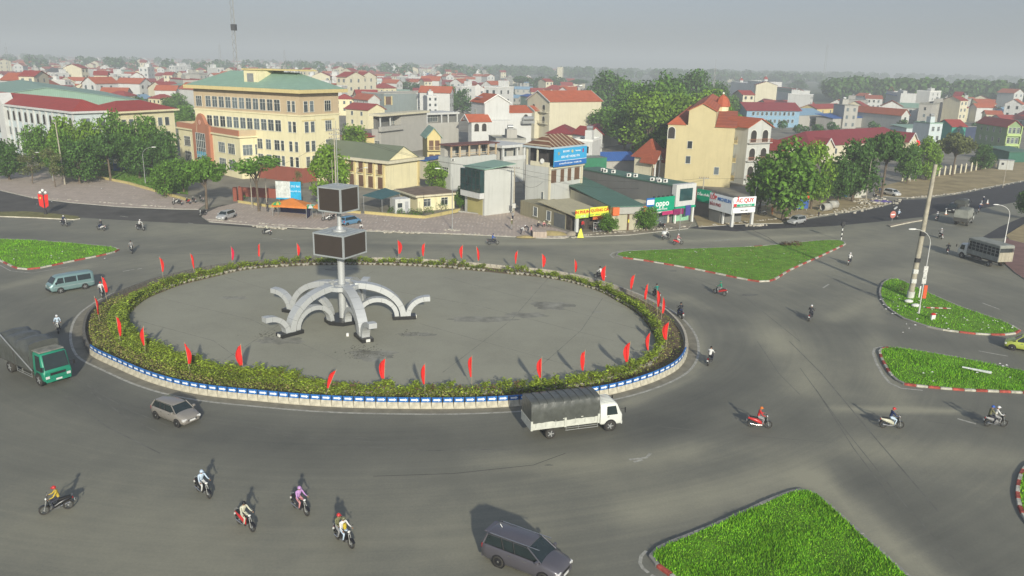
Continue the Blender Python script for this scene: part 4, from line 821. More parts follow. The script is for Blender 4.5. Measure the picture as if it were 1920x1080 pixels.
for i,v in enumerate((.12,.15,.19,.22,.42,.46,.66,.72,.78)): inst(acm,'air_conditioner',o.n,(.3 if i%2 else 1.0,D_*v,6.62),(0,0,-.3))
o=Bld('blue_white_notice_board','small blue and white notice board on the shop roof edge beside the green phone sign','sign',(1213,372),(1212,371),(1228,371),5.0,keep='R'); b=MB(); b.box((0,0,3.6),(o.W,.1,5.0),sg2); b.box((.1,-.02,3.9),(o.W-.1,-.003,4.7),sw); b.build('board',o.n); b=MB(); b.box((.2,.1,0),(.3,.2,3.7),steel); b.box((o.W-.3,.1,0),(o.W-.2,.2,3.7),steel); b.build('post',o.n)
# ---- tall beige party-wall house and the tyre shop below
o=Bld('beige_townhouse','tall beige house with big blank side wall, orange roofs and arched front balconies','house',(1379,238),(1253,233),(1402,237),None,keep='L',base=(1370,352))
W_,D_,Z_=o.W,o.D,o.z; print('beige',W_,D_,Z_); o.wall(beigew); o.wall(beigew,Z_,Z_+3.4,v0=D_*.30,v1=D_*.70,name='stair_tower'); o.gable(tileO,1.5,'X',.35,z=Z_+3.4,v0=D_*.30,v1=D_*.70,wall=beigew)
o.gable(tileO,1.7,'Y',.4,v1=D_*.30-.5,wall=yel); o.hip(tileO,1.8,.3,v0=D_*.72+.4)
o.win('L',[D_*.65],Z_*.62,1.0,1.6,'plain'); o.win('L',[D_*.66],Z_*.37,1.0,1.6,'plain'); o.win('L',[D_*.22],Z_*.21,1.0,1.6,'plain'); o.win('L',[D_*.94],Z_-3.2,1.8,2.8,'arch')
for k in range(3):
    z=Z_-3.6-k*4.1; o.win('R',[W_*.25],z,W_*.28,2.9,'arch'); o.win('R',[W_*.72],z+.4,W_*.26,2.3,'b'); o.balcony('R',-.2,W_*.5,z,.8,yel,tanw)
o.part('corner_pilaster',[((W_-.3,-.4,0),(W_,-.003,Z_),yel),((W_*.47,-.3,0),(W_*.53,-.003,Z_),yel)])
b=MB(); u,v=W_*.5,D_*.25
b.cyl((u,v,Z_+1.0),(u,v,Z_+2.8),1.6,yel2,n=8,smooth=False); b.loft([[(u+r*math.cos(k*math.pi/4),v+r*math.sin(k*math.pi/4),Z_+z) for k in range(8)] for r,z in ((2.0,2.8),(1.9,3.6),(1.5,4.6),(.9,5.3),(.15,5.8))],tileO,False); b.ico((u,v,Z_+6.1),.3,white,6,4); b.build('cupola',o.n)
o=Bld('grey_townhouse','grey balconied house with orange gable joined to the right of the tall beige house','house',(1404,237),(1380,238),(1447,236),Z_-.2,keep='R'); W_,D_=o.W,o.D; o.D=D_=9; o.wall(lgrey); o.gable(tileO,1.8,'Y',.5,wall=lgrey)
for k in range(3):
    z=Z_-3.9-k*4.1; o.win('R',[W_*.25,W_*.75],z,W_*.3,3.0,'arch'); o.balcony('R',0,W_,z,.8,lgrey,salmon); 
# ---- tyre shop with sign boards
o=Bld('tyre_shop','open-fronted tyre repair shop with angled white and red sign boards under the beige house','shop',(1375,379),(1332,368),(1399,374),4.3,keep='L')
W_,D_=o.W,o.D; print('tyre',W_,D_); W_=max(W_,4.6); o.wall(dgreyw,0,4.0,v0=3.2,u1=W_); o.part('roof',[((0,-.2,3.3),(W_,4,3.5),greyroof)]); o.part('white_pillar',[((.1,.1,0),(.55,.5,3.3),whitew),((W_*.9,0,0),(W_,.4,3.3),whitew),((.1,D_*.4,0),(.45,D_*.4+.35,3.3),whitew)])
b=MB(); b.box((-.15,0,2.2),(-.02,D_,5.0),sw); s1=b.build('sign_board',o.n); ry=(math.pi/2,0,-math.pi/2)
text('LỐP',1.0,sred,s1,(-.17,D_*.82,4.3),ry,bold=.02); text('MICHELIN',.8,sg2,s1,(-.17,D_*.35,4.25),ry,bold=.015); text('BẢO PHÚ',.72,M('sign_maroon',(.25,.03,.03),.6),s1,(-.17,D_*.72,3.15),ry,bold=.012)
b=MB(); b.box((0,-.15,2.4),(W_,-.02,5.1),sw); s2=b.build('sign_board',o.n); text('ẮC QUY',.95,sred,s2,(W_*.5,-.18,4.5),rx,bold=.02); b=MB(); b.box((W_*.15,-.17,3.3),(W_*.95,-.152,3.9),gm); b.box((.05,-.175,3.3),(W_*.14,-.153,4.0),sred); b.build('sign_band',s2); text('GS BATTERY',.45,sw,s2,(W_*.55,-.19,3.6),rx); text('0912 345',.4,dark,s2,(W_*.5,-.18,2.8),rx)
o=Bld('side_billboard','green and red billboard on the rough block wall left of the tyre shop signs','billboard',(1300,352),(1299,352),(1333,358),4.9,keep='R'); b=MB(); b.box((0,0,2.6),(o.W*.22,.12,4.9),M('billboard_pink',(.45,.10,.12),.6)); b.box((o.W*.22,0,2.6),(o.W,.12,4.9),gm); b.build('board',o.n); text('Dầu nhớt',.7,sw,o.n,(o.W*.6,-.03,4.0),rx); b=MB(); b.box((0,.13,0),(o.W,.5,2.9),wallm('rough_block_wall',(.22,.20,.17),.7)); b.build('block_wall',o.n)
# ---- white house with orange roofs, cream house, villa
o=Bld('white_orange_roof_house','tall white house with steep orange roofs, water tank and arched verandas','house',(909,191),(884,188),(955,196),None,base=(906,275),keep='L'); W_,D_,Z_=o.W,o.D,o.z; print('white',W_,D_,Z_)
o.wall(whitew); o.gable(tileO,2.4,'Y',.5,wall=whitew,trim=white); o.win('L',[D_*.7],Z_-4.3,.8,1.8,'plain'); b=MB(); b.box((-.3,D_*.3,Z_+1.3),(.7,D_*.7,Z_+1.4),lblue,Matrix.Rotation(0,4,'X')); b.build('skylight',o.n)
o.wall(whitew,0,Z_-3.2,u0=W_,u1=W_*1.95,v1=D_*.9,name='right_wing_wall'); o.gable(tileO,1.9,'X',.3,z=Z_-3.2,u0=W_+.3,u1=W_*1.95,v1=D_*.9,wall=whitew); o.win('R',[W_*1.7],Z_-6.8,1.8,3.0,'arch')
o.wall(whitew,0,Z_-5.6,u0=-W_*.65,u1=W_,v0=-2.5,v1=-.002,name='front_wing_wall'); o.gable(tileO,1.9,'X',.4,z=Z_-5.6,u0=-W_*.75,u1=W_*.1,v0=-2.5,v1=3,wall=whitew,trim=white); o.win('R',[-W_*.45,-W_*.15],Z_-9,1.9,2.7,'arch',2.5)
b=MB(); b.cyl((W_*1.5,-1.6,Z_-5.2),(W_*1.9,-1.6,Z_-5.2),.7,metal,n=12); b.box((W_*1.45,-2.2,Z_-6.8),(W_*1.95,-1,Z_-5.9),steel); b.build('water_tank',o.n)
o=Bld('cream_house','large cream house with orange tiled roof and ornate gabled balcony front','house',(1031,189),(989,192),(1128,188),None,base=(1036,262),keep='R'); W_,D_,Z_=o.W,o.D,o.z; print('cream',W_,D_,Z_)
o.wall(cream); o.gable(tileO,3.3,'X',.5,wall=cream,trim=whitew)
for z in (Z_-4,Z_-8): o.win('L',[D_*.25,D_*.7],z,1.7,2.6,'arch'); o.balcony('L',D_*.05,D_*.95,z,1.0,cream,cream)
o.part('front_bay',[((-2.0,D_*.45,0),(-.003,D_*.95,Z_-3.6),cream)]); o.gable(tileO,1.5,'X',.3,u0=-2,u1=0,v0=D_*.45,v1=D_*.95,z=Z_-3.6,wall=cream,trim=whitew,name='porch_roof')
o=Bld('orange_roof_villa','small cream villa with steep brown-orange hipped roofs and turret bay left of the beige house','house',(1222,297),(1190,293),(1250,294),None,base=(1225,340),keep='R'); W_,D_,Z_=o.W,o.D,o.z; tb=stripem('brown_orange_tiles',(.30,.075,.035),(.26,.065,.03),'Z',3,.8,.2)
o.wall(cream); o.hip(tb,4.2,.7); o.part('porch_column',[((-.6+i*1.8,-1.6,0),(-.3+i*1.8,-1.3,Z_-.4),white) for i in range(2)]); o.gable(tb,2.2,'Y',.5,u0=-.8,u1=2.4,v0=-1.6,v1=2,z=Z_-.3,wall=whitew,name='porch_roof'); b=MB(); b.cyl((W_*.75,-.5,0),(W_*.75,-.5,Z_-.6),1.7,cream,n=8,smooth=False); b.build('turret',o.n); b=MB(); b.cyl((W_*.75,-.5,Z_-.6),(W_*.75,-.5,Z_+2.2),2.2,tb,r1=.05,n=8,smooth=False); b.build('turret_roof',o.n); o.win('R',[W_*.75],.8,1.1,2.4,'w',2.2); o.win('R',[W_*.25],.8,1.3,2.2,'b')
# ---- left school and green hall
o=Bld('school','three-storey pale blue school with red roof, arched windows and yellow end wing','school',(137,213),(-60,190),(208,211),None,base=(141,312),keep='L'); W_,D_,Z_=o.W,o.D,o.z; print('school',W_,D_,Z_)
o.wall(pblue); o.cornice(whitew,Z_,.5,.8); o.hip(tileR,2.5,.6,z=Z_+.5)
n=int(D_/3.4)
for i in range(n):
    v=D_*(i+.5)/n; o.win('L',[v],Z_-3.6,1.5,2.7,'arch'); o.win('L',[v],Z_-7.3,1.4,2.0,'plain'); o.win('L',[v],Z_-10.8,1.4,2.0,'plain'); o.part('pilaster',[((-.35,D_*i/n-.2,0),(-.003,D_*i/n+.2,Z_),whitew)])
o.win('R',[W_*.3,W_*.7],Z_-3.6,2,2.4,'plain'); gx_=D_*.62; o.part('gable_bay',[((-.9,gx_-1.8,0),(-.002,gx_+1.8,Z_+.7),whitew)]); o.gable(whitew,2.6,'X',.1,u0=-1,u1=2,v0=gx_-1.8,v1=gx_+1.8,z=Z_+.7,wall=whitew,name='bay_gable')
o=Bld('school_wing','yellow classroom wing with red roof at the right end of the pale blue school','school',(213,213),(205,211),(326,207),Z_-.2,keep='R'); o.D=11; o.wall(yel2); o.cornice(yel2,o.z,.45,1.0); o.hip(tileR,2.2,.8,z=o.z+.45); o.grid('R',7,(o.z-3.6,o.z-7.2),1.3,2,'plain')
o=Bld('green_hall','huge hall with sweeping pale green sheet roof behind the school','hall',(276,190),(125,156),(290,190),9.5,keep='L'); W_,D_=o.W,o.D; print('hall',W_,D_); o.W=W_=50
o.wall(green_sheet,0,9.5,u0=-64,u1=0); o.gable(green_sheet,5.0,'Y',.4,u0=-64,u1=0,wall=green_sheet)
# ================================================================ MORE HOUSES OF THE TOWN
GT='town houses behind the junction'
def H(label,C,L,R,z,wallm_,roof,keep='R',nL=0,nR=0,st='plain',D=None,cat='house',name='house',base=None,wh=1.5):
    o=Bld(name,label,cat,C,L,R,z,keep=keep,base=base); 
    if D: o.D=D
    rt,rm,rh=roof[:3]; ov=roof[3] if len(roof)>3 else .5
    if rt=='flat': o.wall(wallm_,parapet=rh,ptop=rm)
    else: o.wall(wallm_)
    if rt=='gX': o.gable(rm,rh,'X',ov,wall=wallm_)
    if rt=='gY': o.gable(rm,rh,'Y',ov,wall=wallm_)
    if rt=='hip': o.hip(rm,rh,ov)
    if rt=='lean': o.lean(rm,o.z+.1,o.z+rh,ov)
    if rt=='flat' and o.W>4 and o.D>5 and cat=='house':
        q=MB(); q.box((o.W*.45,o.D*.35,o.z+.06),(o.W*.8,o.D*.6,o.z+2.3),wallm_); q.build('stair_room',o.n)
        q=MB(); q.cyl((o.W*.5,o.D*.45,o.z+2.9),(o.W*.5+1.4,o.D*.45,o.z+2.9),.45,metal,n=10); q.box((o.W*.5+.1,o.D*.45-.3,o.z+2.3),(o.W*.5+1.3,o.D*.45+.3,o.z+2.5),steel); q.build('water_tank',o.n)
    fl=max(1,int(o.z/3.3)); zs=[o.z-2.6-3.3*k for k in range(fl) if o.z-2.6-3.3*k>.3][:3]
    if nL: o.grid('L',nL,zs,1.1,wh,st)
    if nR: o.grid('R',nR,zs,1.1,wh,st)
    return o
o=H('long cream public hall with maroon sheet roof and white gables right of the beige house',(1519,275),(1451,247),(1708,261),5,cream,('hip',tileM,3.6,.8),nR=8,cat='hall',name='public_hall'); W_,D_=o.W,o.D
for k,nm_ in ((.12,'x'),(.97,'y')): o.part('gable_bay',[((W_*k-2.5,-1.6,0),(W_*k+2.5,-.002,4.9),cream)]); o.gable(tileM,2.4,'Y',.5,u0=W_*k-2.5,u1=W_*k+2.5,v0=-1.6,v1=6,z=4.9,wall=cream,trim=whitew,name='bay_roof')
H('small cream house with red gable roof behind the big tree beside the grey townhouse',(1478,281),(1448,279),(1500,280),4.2,cream,('gY',tileR,2.2,.6),nR=1,D=14)
H('long pale blue two-storey block with maroon roof beyond the beige house',(1401,205),(1396,203),(1500,206),8,lblue,('gX',tileM,3,.8),nR=10,D=12)
H('broad shed with pale blue sheet roof near the long maroon roofs',(1462,216),(1442,205),(1547,214),5.5,greyw,('gX',lblue,2.4,.5),D=16,name='shed',cat='shed')
H('long house row with brick-orange roof behind the blue shed',(1440,196),(1436,195),(1530,197),6,greenw,('gX',tileR,2.4,.5),nR=8,D=12)
H('yellow house with red roof left of the blue tarpaulin roof',(1532,203),(1528,202),(1583,201),7,yel,('gX',tileR,1.8,.5),nR=3,D=9)
H('grey shed under a bright blue sloping sheet roof',(1562,222),(1558,220),(1628,220),4.6,greyw,('lean',blue_sheet,1.6,.6),D=9,name='shed',cat='shed')
H('long plain grey house with orange tiled roof and white gable end',(1691,215),(1588,206),(1706,212),7.5,lgrey,('gY',tileO,2.4,.4),keep='L',nR=1)
H('two-storey white house with red roof and two dark windows near the wood',(1655,185),(1624,184),(1662,184),8.5,whitew,('gY',tileO,1.8,.5),keep='L',nL=3)
o=H('tall white house with stepped top and blue tarpaulin awning',(1662,172),(1655,172),(1705,180),10.5,whitew,('flat',whitew,.8),nR=3,D=10); o.part('blue_awning',[((2,-2,9.2),(o.W*.8,-.1,9.4),blue_sheet)]); o.gable(tileO,3.4,'X',.2,u0=.5,u1=4,v0=1,v1=5,z=o.z+.8,name='stair_roof')
H('orange roofed house between the tall white houses',(1707,181),(1703,181),(1727,182),8,cream,('gX',tileO,2.4,.5),D=9,nR=1)
H('tall bare grey-white house with flat roof and narrow windows at right',(1748,197),(1724,193),(1782,192),10.5,greyw,('flat',greyroof,.8),nR=2,nL=1)
o=H('tall white house with water tanks on its flat roof at right',(1744,172),(1738,171),(1765,172),12.5,whitew,('flat',white,.7),nR=2,D=10); b=MB(); 
for u in (1.5,3.6): b=MB(); b.cyl((u,2,13.4),(u,3.6,13.4),.5,metal,n=10); b.build('water_tank',o.n)
o=H('grey house with small maroon pavilion roof and green gable top at right',(1783,186),(1760,184),(1806,187),11,lgrey,('flat',greyroof,.5),nR=1); o.gable(tileM,2,'X',.3,u0=1,u1=o.W*.8,v0=0,v1=5,z=13.4); o.part('roof_room',[((1,.1,11),(o.W*.8,5,13.4),greenw)])
H('cream house with twin orange gables at the right edge of the tall houses',(1812,192),(1806,191),(1836,194),9,cream,('gY',tileO,2.5,.5),nR=2,D=10)
H('pale teal small house with balconies in front of the tall grey houses',(1744,232),(1742,231),(1768,232),8,pblue,('flat',green_sheet,.4),nR=2,D=8,st='w')
H('low shed with pale green curved roof behind the bright tree',(1700,240),(1697,238),(1747,240),4.5,pblue,('lean',green_sheet,.8,.4),D=9,name='shed',cat='shed')
H('bright teal house with open balcony beside the green house',(1786,236),(1783,235),(1812,236),6.5,tealw,('gX',tileR,2.2,.5),nR=1,D=8)
H('dark blue sheet-clad shed beside the green house',(1812,238),(1808,238),(1836,238),5.6,M('navy_sheet',(.035,.05,.10),.7,var=.2),('flat',greyroof,.2),D=8,name='shed',cat='shed')
o=H('long green two-storey house with red roof and lime balconied front at right',(1889,236),(1833,228),(1918,232),None,greenw,('gY',tileR,2,.5),keep='L',nL=4,base=(1884,285),st='w'); W_,D_,Z_=o.W,o.D,o.z; lime=wallm('lime_plaster',(.42,.55,.22)); o.part('balcony_front',[((0,-.6,Z_-3.4),(W_,-.003,Z_-2.6),lime),((0,-.6,Z_-6.8),(W_,-.003,Z_-6),lime),((0,-.6,0),(.3,-.003,Z_),lime),((W_-.3,-.6,0),(W_,-.003,Z_),lime)]); o.grid('R',3,[Z_-2.4,Z_-5.8],.9,1.8,'w')
H('dark green sheet shed at the right edge behind the fence',(1893,285),(1880,281),(1935,285),3.2,M('dark_green_sheet',(.03,.12,.08),.7,var=.2),('lean',dgreen,.9,.3),D=9,name='shed',cat='shed')
H('yellow low house with red roof above the green house',(1850,213),(1846,213),(1880,214),6,cream,('gX',tileO,1.6,.5),nR=3,D=8)
H('grey open sheds with pale blue roof at the far right edge',(1885,207),(1880,206),(1935,208),5.5,lgrey,('gX',lblue,1.6,.6),nR=4,D=9,name='shed',cat='shed')
H('red roofed low house behind the green house at the right edge',(1878,222),(1874,221),(1940,223),5,lgrey,('gX',tileR,1.6,.5),nR=4,D=8)
# domed white building
o=H('white domed church-like building with colonnade and small red cupolas',(1402,152),(1398,151),(1436,155),14,whitew,('flat',whitew,.8),nR=4,st='arch',name='domed_building',cat='building',D=14,wh=2.2); W_,Z_=o.W,o.z
o.wall(whitew,0,Z_-2,u0=-W_*1.1,u1=-.003,name='west_wing'); o.wall(whitew,0,Z_-4,u0=W_+.003,u1=W_*2.2,name='east_wing'); o.part('green_wall_band',[((W_+.01,-.05,Z_-6),(W_*2.2,-.004,Z_-2.8),green_sheet)]); o.gable(tileR,1.4,'X',.4,u0=W_,u1=W_*2.2,v0=0,v1=9,z=Z_-4)
for u,zz in ((W_*.8,Z_+.8),(-W_*.6,Z_-2)):
    b=MB(); b.cyl((u,3,zz),(u,3,zz+2),1.9,whitew,n=8,smooth=False); b.loft([[(u+r*math.cos(k*math.pi/4),3+r*math.sin(k*math.pi/4),zz+z) for k in range(8)] for r,z in ((2.2,2),(2,2.8),(1.3,3.8),(.15,4.5))],tileR,False); b.ico((u,3,zz+4.9),.4,white,6,4); b.build('cupola',o.n)
H('small bright green gabled shelter in front of the domed building',(1406,184),(1404,184),(1436,184),4,greenw,('gY',M('vivid_green_roof',(.03,.36,.18),.6,var=.15),1.8,.5),D=6,name='shelter',cat='shelter')
H('tall far block with dark side wall and cream front standing alone beyond the trees',(1055,127),(1045,127),(1090,122),None,cream,('flat',cream,.6),base=(1056,153),name='apartment_block',cat='building')
# maroon roofs in the middle
H('maroon hipped pavilion roofs in front of the cream house',(1026,250),(1024,249),(1072,252),4,cream,('hip',tileM,2.6,.8),D=13,nR=3)
H('long maroon roofed hall right of the cream house',(1075,246),(1070,244),(1128,250),4.6,cream,('hip',tileM,2.6,.6),D=12)
o=H('grey house with orange-red gable and arched balcony in the middle of the block',(1130,251),(1101,252),(1159,247),7.4,lgrey,('gX',tileR,1.9,.4),keep='L',nL=0); o.win('L',[o.D*.5],4,2.6,2.4,'arch'); o.balcony('L',.3,o.D-.3,3.9,.9,lgrey,whitew); o.win('R',[o.W*.8],3.8,.7,1.5,'plain')
H('long maroon sheet roof shed with red fence wall',(1160,252),(1157,250),(1216,249),3.4,wallm('maroon_wall',(.30,.09,.08)),('gX',tileM,2.2,.6),D=9,name='shed',cat='shed')
H('maroon sheet shed roof directly left of the beige house',(1205,262),(1195,258),(1252,262),3.6,wallm('maroon_wall'),('gX',tileM,2.2,.5),D=9,name='shed',cat='shed')
H('open shed with bright blue sheet roof behind the phone shop',(1118,299),(1104,287),(1190,298),3.3,greyw,('gX',blue_sheet,1.5,.5),D=7,name='shed',cat='shed')
H('dark green sheet-clad box room beside the sky-blue sign',(1097,297),(1094,296),(1138,296),7.4,M('green_cladding',(.03,.17,.09),.7,var=.15),('flat',dgreen,.1),D=4,name='rooftop_room',cat='room')
H('white flat-roofed house with square columns behind the sky-blue sign',(1074,264),(1071,263),(1111,266),9,whitew,('flat',white,.5),nR=2,D=8)
H('low grey flat roof with pergola beside the white orange-roofed house',(930,262),(925,259),(986,262),7.6,greyw,('flat',greyroof,.4),D=9)
H('teal-sided house with blue roof left of the cream house',(976,179),(972,178),(992,181),9,green_sheet,('gX',blue_sheet,1,.3),D=8)
H('small pink house with orange tiled roof behind the weathered building',(690,186),(663,183),(712,186),8.5,lgrey,('gY',tileO,2.2,.6),keep='L',nL=2)
H('red sheet roofed house between the office block and the grey villa',(648,202),(645,201),(690,205),7.5,yel2,('gX',tileR,2,.6),D=9,nR=2)
H('brick-red low extension at the right wall of the office block',(640,255),(638,254),(668,260),5,yel,('lean',tileR,.8,.4),D=7)
H('blue sheet roof lean-to right of the yellow annex',(786,300),(784,299),(800,302),4.2,cream,('lean',blue_sheet,.9,.3),D=6,name='shed',cat='shed')
H('long pale blue-grey house with one dark window beyond the trees',(676,152),(673,151),(725,153),9,pblue,('flat',greyroof,.5),nR=2,D=11)
o=H('white villa with open dome and pinnacle in the far town',(588,130),(584,130),(621,131),12,whitew,('flat',whitew,.8),nR=3,D=10,st='arch'); b=MB(); b.cyl((7,3,12.8),(7,3,15.4),2,whitew,n=8,smooth=False); b.loft([[(7+r*math.cos(k*math.pi/4),3+r*math.sin(k*math.pi/4),z) for k in range(8)] for r,z in ((2.1,15.4),(1.9,16.6),(.9,18),(.1,19.4))],glass,False); b.build('cupola',o.n)
H('peach villa with layered terracotta roofs in front of the white dome villa',(612,146),(609,146),(650,147),8,wallm('peach_plaster',(.55,.36,.26)),('hip',tileR,2,.7),nR=4,D=10)
H('tall white house with steep red gable beside the white dome villa',(648,125),(640,124),(668,127),12,whitew,('gY',tileO,2.6,.5),nR=2,D=10)
H('olive-green villa with orange roof beyond the pale blue-grey house',(703,138),(699,137),(737,138),9,greenw,('hip',tileR,2,.8),nR=3,D=10,st='arch')
H('long blue-grey shed with orange roof beyond the weathered building',(812,152),(810,151),(862,154),8,oldblue,('gX',tileR,1.6,.5),D=10,name='shed',cat='shed')
H('grey-white house with maroon roof right of the blue-grey shed',(878,158),(875,157),(932,160),8.5,lgrey,('gX',tileM,1.2,.5),D=10)
H('cream two-storey house with open red-roofed veranda',(846,145),(843,144),(886,145),8.5,cream,('hip',tileR,1.6,.7),nR=5,D=9,st='arch')
H('white cubic house with red doors in front of the far trees',(766,145),(744,144),(792,144),9,whitew,('flat',white,.6),keep='L',nR=1,nL=2)
H('grey house with green gable sheet roof left of the office block',(232,160),(203,155),(275,161),8.5,greenw,('flat',greyroof,.6),nR=4,nL=1)
H('blank grey-beige house with pale green roof and one white window left of the office',(276,158),(270,156),(320,162),10,greyw,('lean',green_sheet,1.2,.4),nR=1,D=10)
H('tall narrow raw concrete house next to the office block roof',(318,148),(312,147),(343,150),13,greyw,('flat',tileM,.6),D=9)
H('white two-storey house with teal picture window behind the green hall',(129,133),(124,132),(178,136),11,whitew,('flat',whitew,.6),nR=3,D=10)
H('grey flat house with pink stained wall right of the green hall',(196,142),(190,141),(228,145),9.5,wallm('pinkish_plaster',(.46,.37,.31)),('gX',tileM,1.6,.5),D=10)
H('long white single house with dark grey pitched roof beyond the green hall',(84,136),(73,134),(116,138),7.5,whitew,('gX',M('charcoal_roof',(.05,.05,.055),.7,var=.2),4.5,.6),D=12)
H('narrow yellow house beside the dark grey pitched roof',(118,129),(115,128),(132,130),11,yel,('flat',yel,.6),D=8,nR=1)
H('orange-red long roof at the top left behind the green hall',(10,152),(5,151),(80,153),6,cream,('gX',tileO,2.2,.5),D=10,nR=5)
H('cream gabled house at the far left behind the orange-red roof',(12,143),(9,142),(35,144),8,cream,('gY',tileR,3,.5),D=10,nR=2)
H('blue-grey roofed house in the far left town',(48,137),(45,136),(76,138),7.5,lgrey,('gX',M('slate_blue_roof',(.16,.19,.26),.7,var=.2),2.4,.5),D=10,nR=3)
# ---- random background town: nearest as individual houses, far ones as one mass
rr=random.Random(21)
occ=[]
for o in list(COL.objects):
    if o.type=='EMPTY' and o.get('category') in('house','building','hall','shed','school','shop','room','shelter'): occ.append((o.location.x,o.location.y))
def variant(w,d,h,wm,rm,rt,rh,nw):
    b=MB(); b.box((-w/2,-d/2,-.3),(w/2,d/2,h),wm)
    for fl in range(max(1,int(h/3.3))):
        z=h-2.4-3.3*fl
        for i in range(nw): x=-w/2+w*(i+.5)/nw; b.box((x-.55,-d/2-.05,z),(x+.55,-d/2-.01,z+1.5),glass)
        for i in range(2): y=-d/2+d*(i+.6)/2.4; b.box((w/2+.01,y-.5,z),(w/2+.05,y+.5,z+1.4),glass)
    r=MB(); o_=.5
    if rt=='gX':
        g=h+rh; r.add([(-w/2-o_,-d/2-o_,h-.2),(w/2+o_,-d/2-o_,h-.2),(w/2+o_,0,g),(-w/2-o_,0,g),(w/2+o_,d/2+o_,h-.2),(-w/2-o_,d/2+o_,h-.2)],[(0,1,2,3),(3,2,4,5)],rm); b.add([(w/2,-d/2,h),(w/2,d/2,h),(w/2,0,g-.1),(-w/2,-d/2,h),(-w/2,d/2,h),(-w/2,0,g-.1)],[(0,1,2),(5,4,3)],wm)
    elif rt=='gY':
        g=h+rh; r.add([(-w/2-o_,-d/2-o_,h-.2),(-w/2-o_,d/2+o_,h-.2),(0,d/2+o_,g),(0,-d/2-o_,g),(w/2+o_,d/2+o_,h-.2),(w/2+o_,-d/2-o_,h-.2)],[(3,2,1,0),(5,4,2,3)],rm); b.add([(-w/2,-d/2,h),(w/2,-d/2,h),(0,-d/2,g-.1),(-w/2,d/2,h),(w/2,d/2,h),(0,d/2,g-.1)],[(0,1,2),(5,4,3)],wm)
    elif rt=='hip': r.add([(-w/2-o_,-d/2-o_,h),(w/2+o_,-d/2-o_,h),(w/2+o_,d/2+o_,h),(-w/2-o_,d/2+o_,h),(0,-d*.15,h+rh),(0,d*.15,h+rh)],[(0,1,4),(1,2,5,4),(2,3,5),(3,0,4,5)],rm)
    else: r.box((-w/2-.15,-d/2-.15,h),(w/2+.15,d/2+.15,h+.35),rm); r.box((-w*.2,d*.1,h+.35),(w*.25,d*.4,h+2.6),wm); r.cyl((-w*.1,d*.2,h+3.1),(w*.1,d*.2,h+3.1),.5,metal,n=8)
    return b,r
VS=[('red gabled',(9,11,6.5,cream,tileR,'gX',2.6,3)),('orange gabled white',(8,12,9.5,whitew,tileO,'gY',2.4,2)),('flat grey',(7,13,10,greyw,greyroof,'flat',0,2)),('maroon roofed',(14,9,5,lgrey,tileM,'gX',2.4,4)),('hipped red yellow',(10,10,8,yel2,tileR,'hip',2.4,3)),('flat white',(6,12,12.5,whitew,white,'flat',0,2)),('blue roofed',(13,10,4.5,pblue,blue_sheet,'gX',1.6,3)),('green roofed',(12,12,5.5,lgrey,green_sheet,'gX',1.8,3)),('brick-orange gabled',(10,9,6.2,wallm('peach_plaster'),tileO,'gX',2.4,3)),('tall cream',(6,11,13.5,cream,tileR,'gX',2,2)),('low grey-roofed',(13,9,4.2,greyw,lblue,'gX',1.8,3))]
VB=[variant(*v) for _,v in VS]; VMm=[(b.mesh('wall'),r.mesh('roof')) for b,r in VB]
nt_=['%s house in the mid-distance town']; far=MB(); nind=0; wts=[10,7,3,6,4,1.5,2,2,7,2,2]
def hor(x): return 118+(x-960)*.022
cells=[]
tries=0; pts_=[]
BL=[(980,1120,40,400),(1090,1370,45,330),(1540,1770,18,70),(1780,1925,18,70)]
while len(pts_)<1500 and tries<60000:
    tries+=1; x=rr.uniform(-80,2000); dy=rr.choice([rr.uniform(5,22),rr.uniform(10,45),rr.uniform(25,110)])
    y=hor(x)+dy
    right=x>1000
    if right and rr.random()<(.90 if dy<45 else .55): continue
    if x>1200 and dy<20 : continue
    if x>1370 and rr.random()<.8 and dy<125: continue
    if 1090<x<1370 and dy<115: continue
    if 1530<x<1930 and dy<50: continue
    if 850<x<1050 and 18<dy<34 : continue
    if x<1000 and x>840 and rr.random()<.5: continue
    p=at(x,y)
    dist=p.length; R=max(11,dist*.012)
    if dist<215: continue
    if any((p.x-q[0])**2+(p.y-q[1])**2<(12 if d_ else 16)**2 for q,d_ in [((a,b_),1) for a,b_ in occ]): continue
    if any((p.x-q.x)**2+(p.y-q.y)**2<R*R for q,_,_ in pts_): continue
    pts_.append((p,x,y))
pts_.sort(key=lambda t:t[0].length)
base_rot=R_(-30)
side_=lambda x:'at the left' if x<520 else 'left of centre' if x<960 else 'right of centre' if x<1400 else 'at the right'
for i,(p,x,y) in enumerate(pts_):
    v=rr.choices(range(len(VS)),weights=wts)[0]; rot=rr.choice([base_rot,base_rot+math.pi/2,.15,-.1+math.pi/2,.4])+rr.uniform(-.15,.15)
    # keep the taller facade side facing roughly the camera
    sc=rr.uniform(.85,1.25)
    if i<215:
        dd='just behind the mid-distance roofs' if p.length<380 else 'in the hazy belt of roofs' if p.length<800 else 'close to the horizon haze'
        o=bpy.data.objects.new('town_house',None); COL.objects.link(o); thing(o,'%s town house %s %s'%(VS[v][0],dd,side_(x)),'house','background town houses'); o.location=(p.x,p.y,0); o.rotation_euler=(0,0,rot); o.scale=(sc,sc,sc*rr.uniform(.9,1.15))
        inst(VMm[v][0],'wall',o); inst(VMm[v][1],'roof',o)
    else:
        T=Matrix.Translation((p.x,p.y,0))@Matrix.Rotation(rot,4,'Z')@Matrix.Scale(sc,4)
        for q in VB[v]:
            of=len(far.v); far.v+= [tuple(T@Vector(w_)) for w_ in q.v]; far.f+=[[k+of for k in f] for f in q.f]; far.mi+=[far.slot(q.mats[k]) for k in q.mi]; far.sm+=q.sm
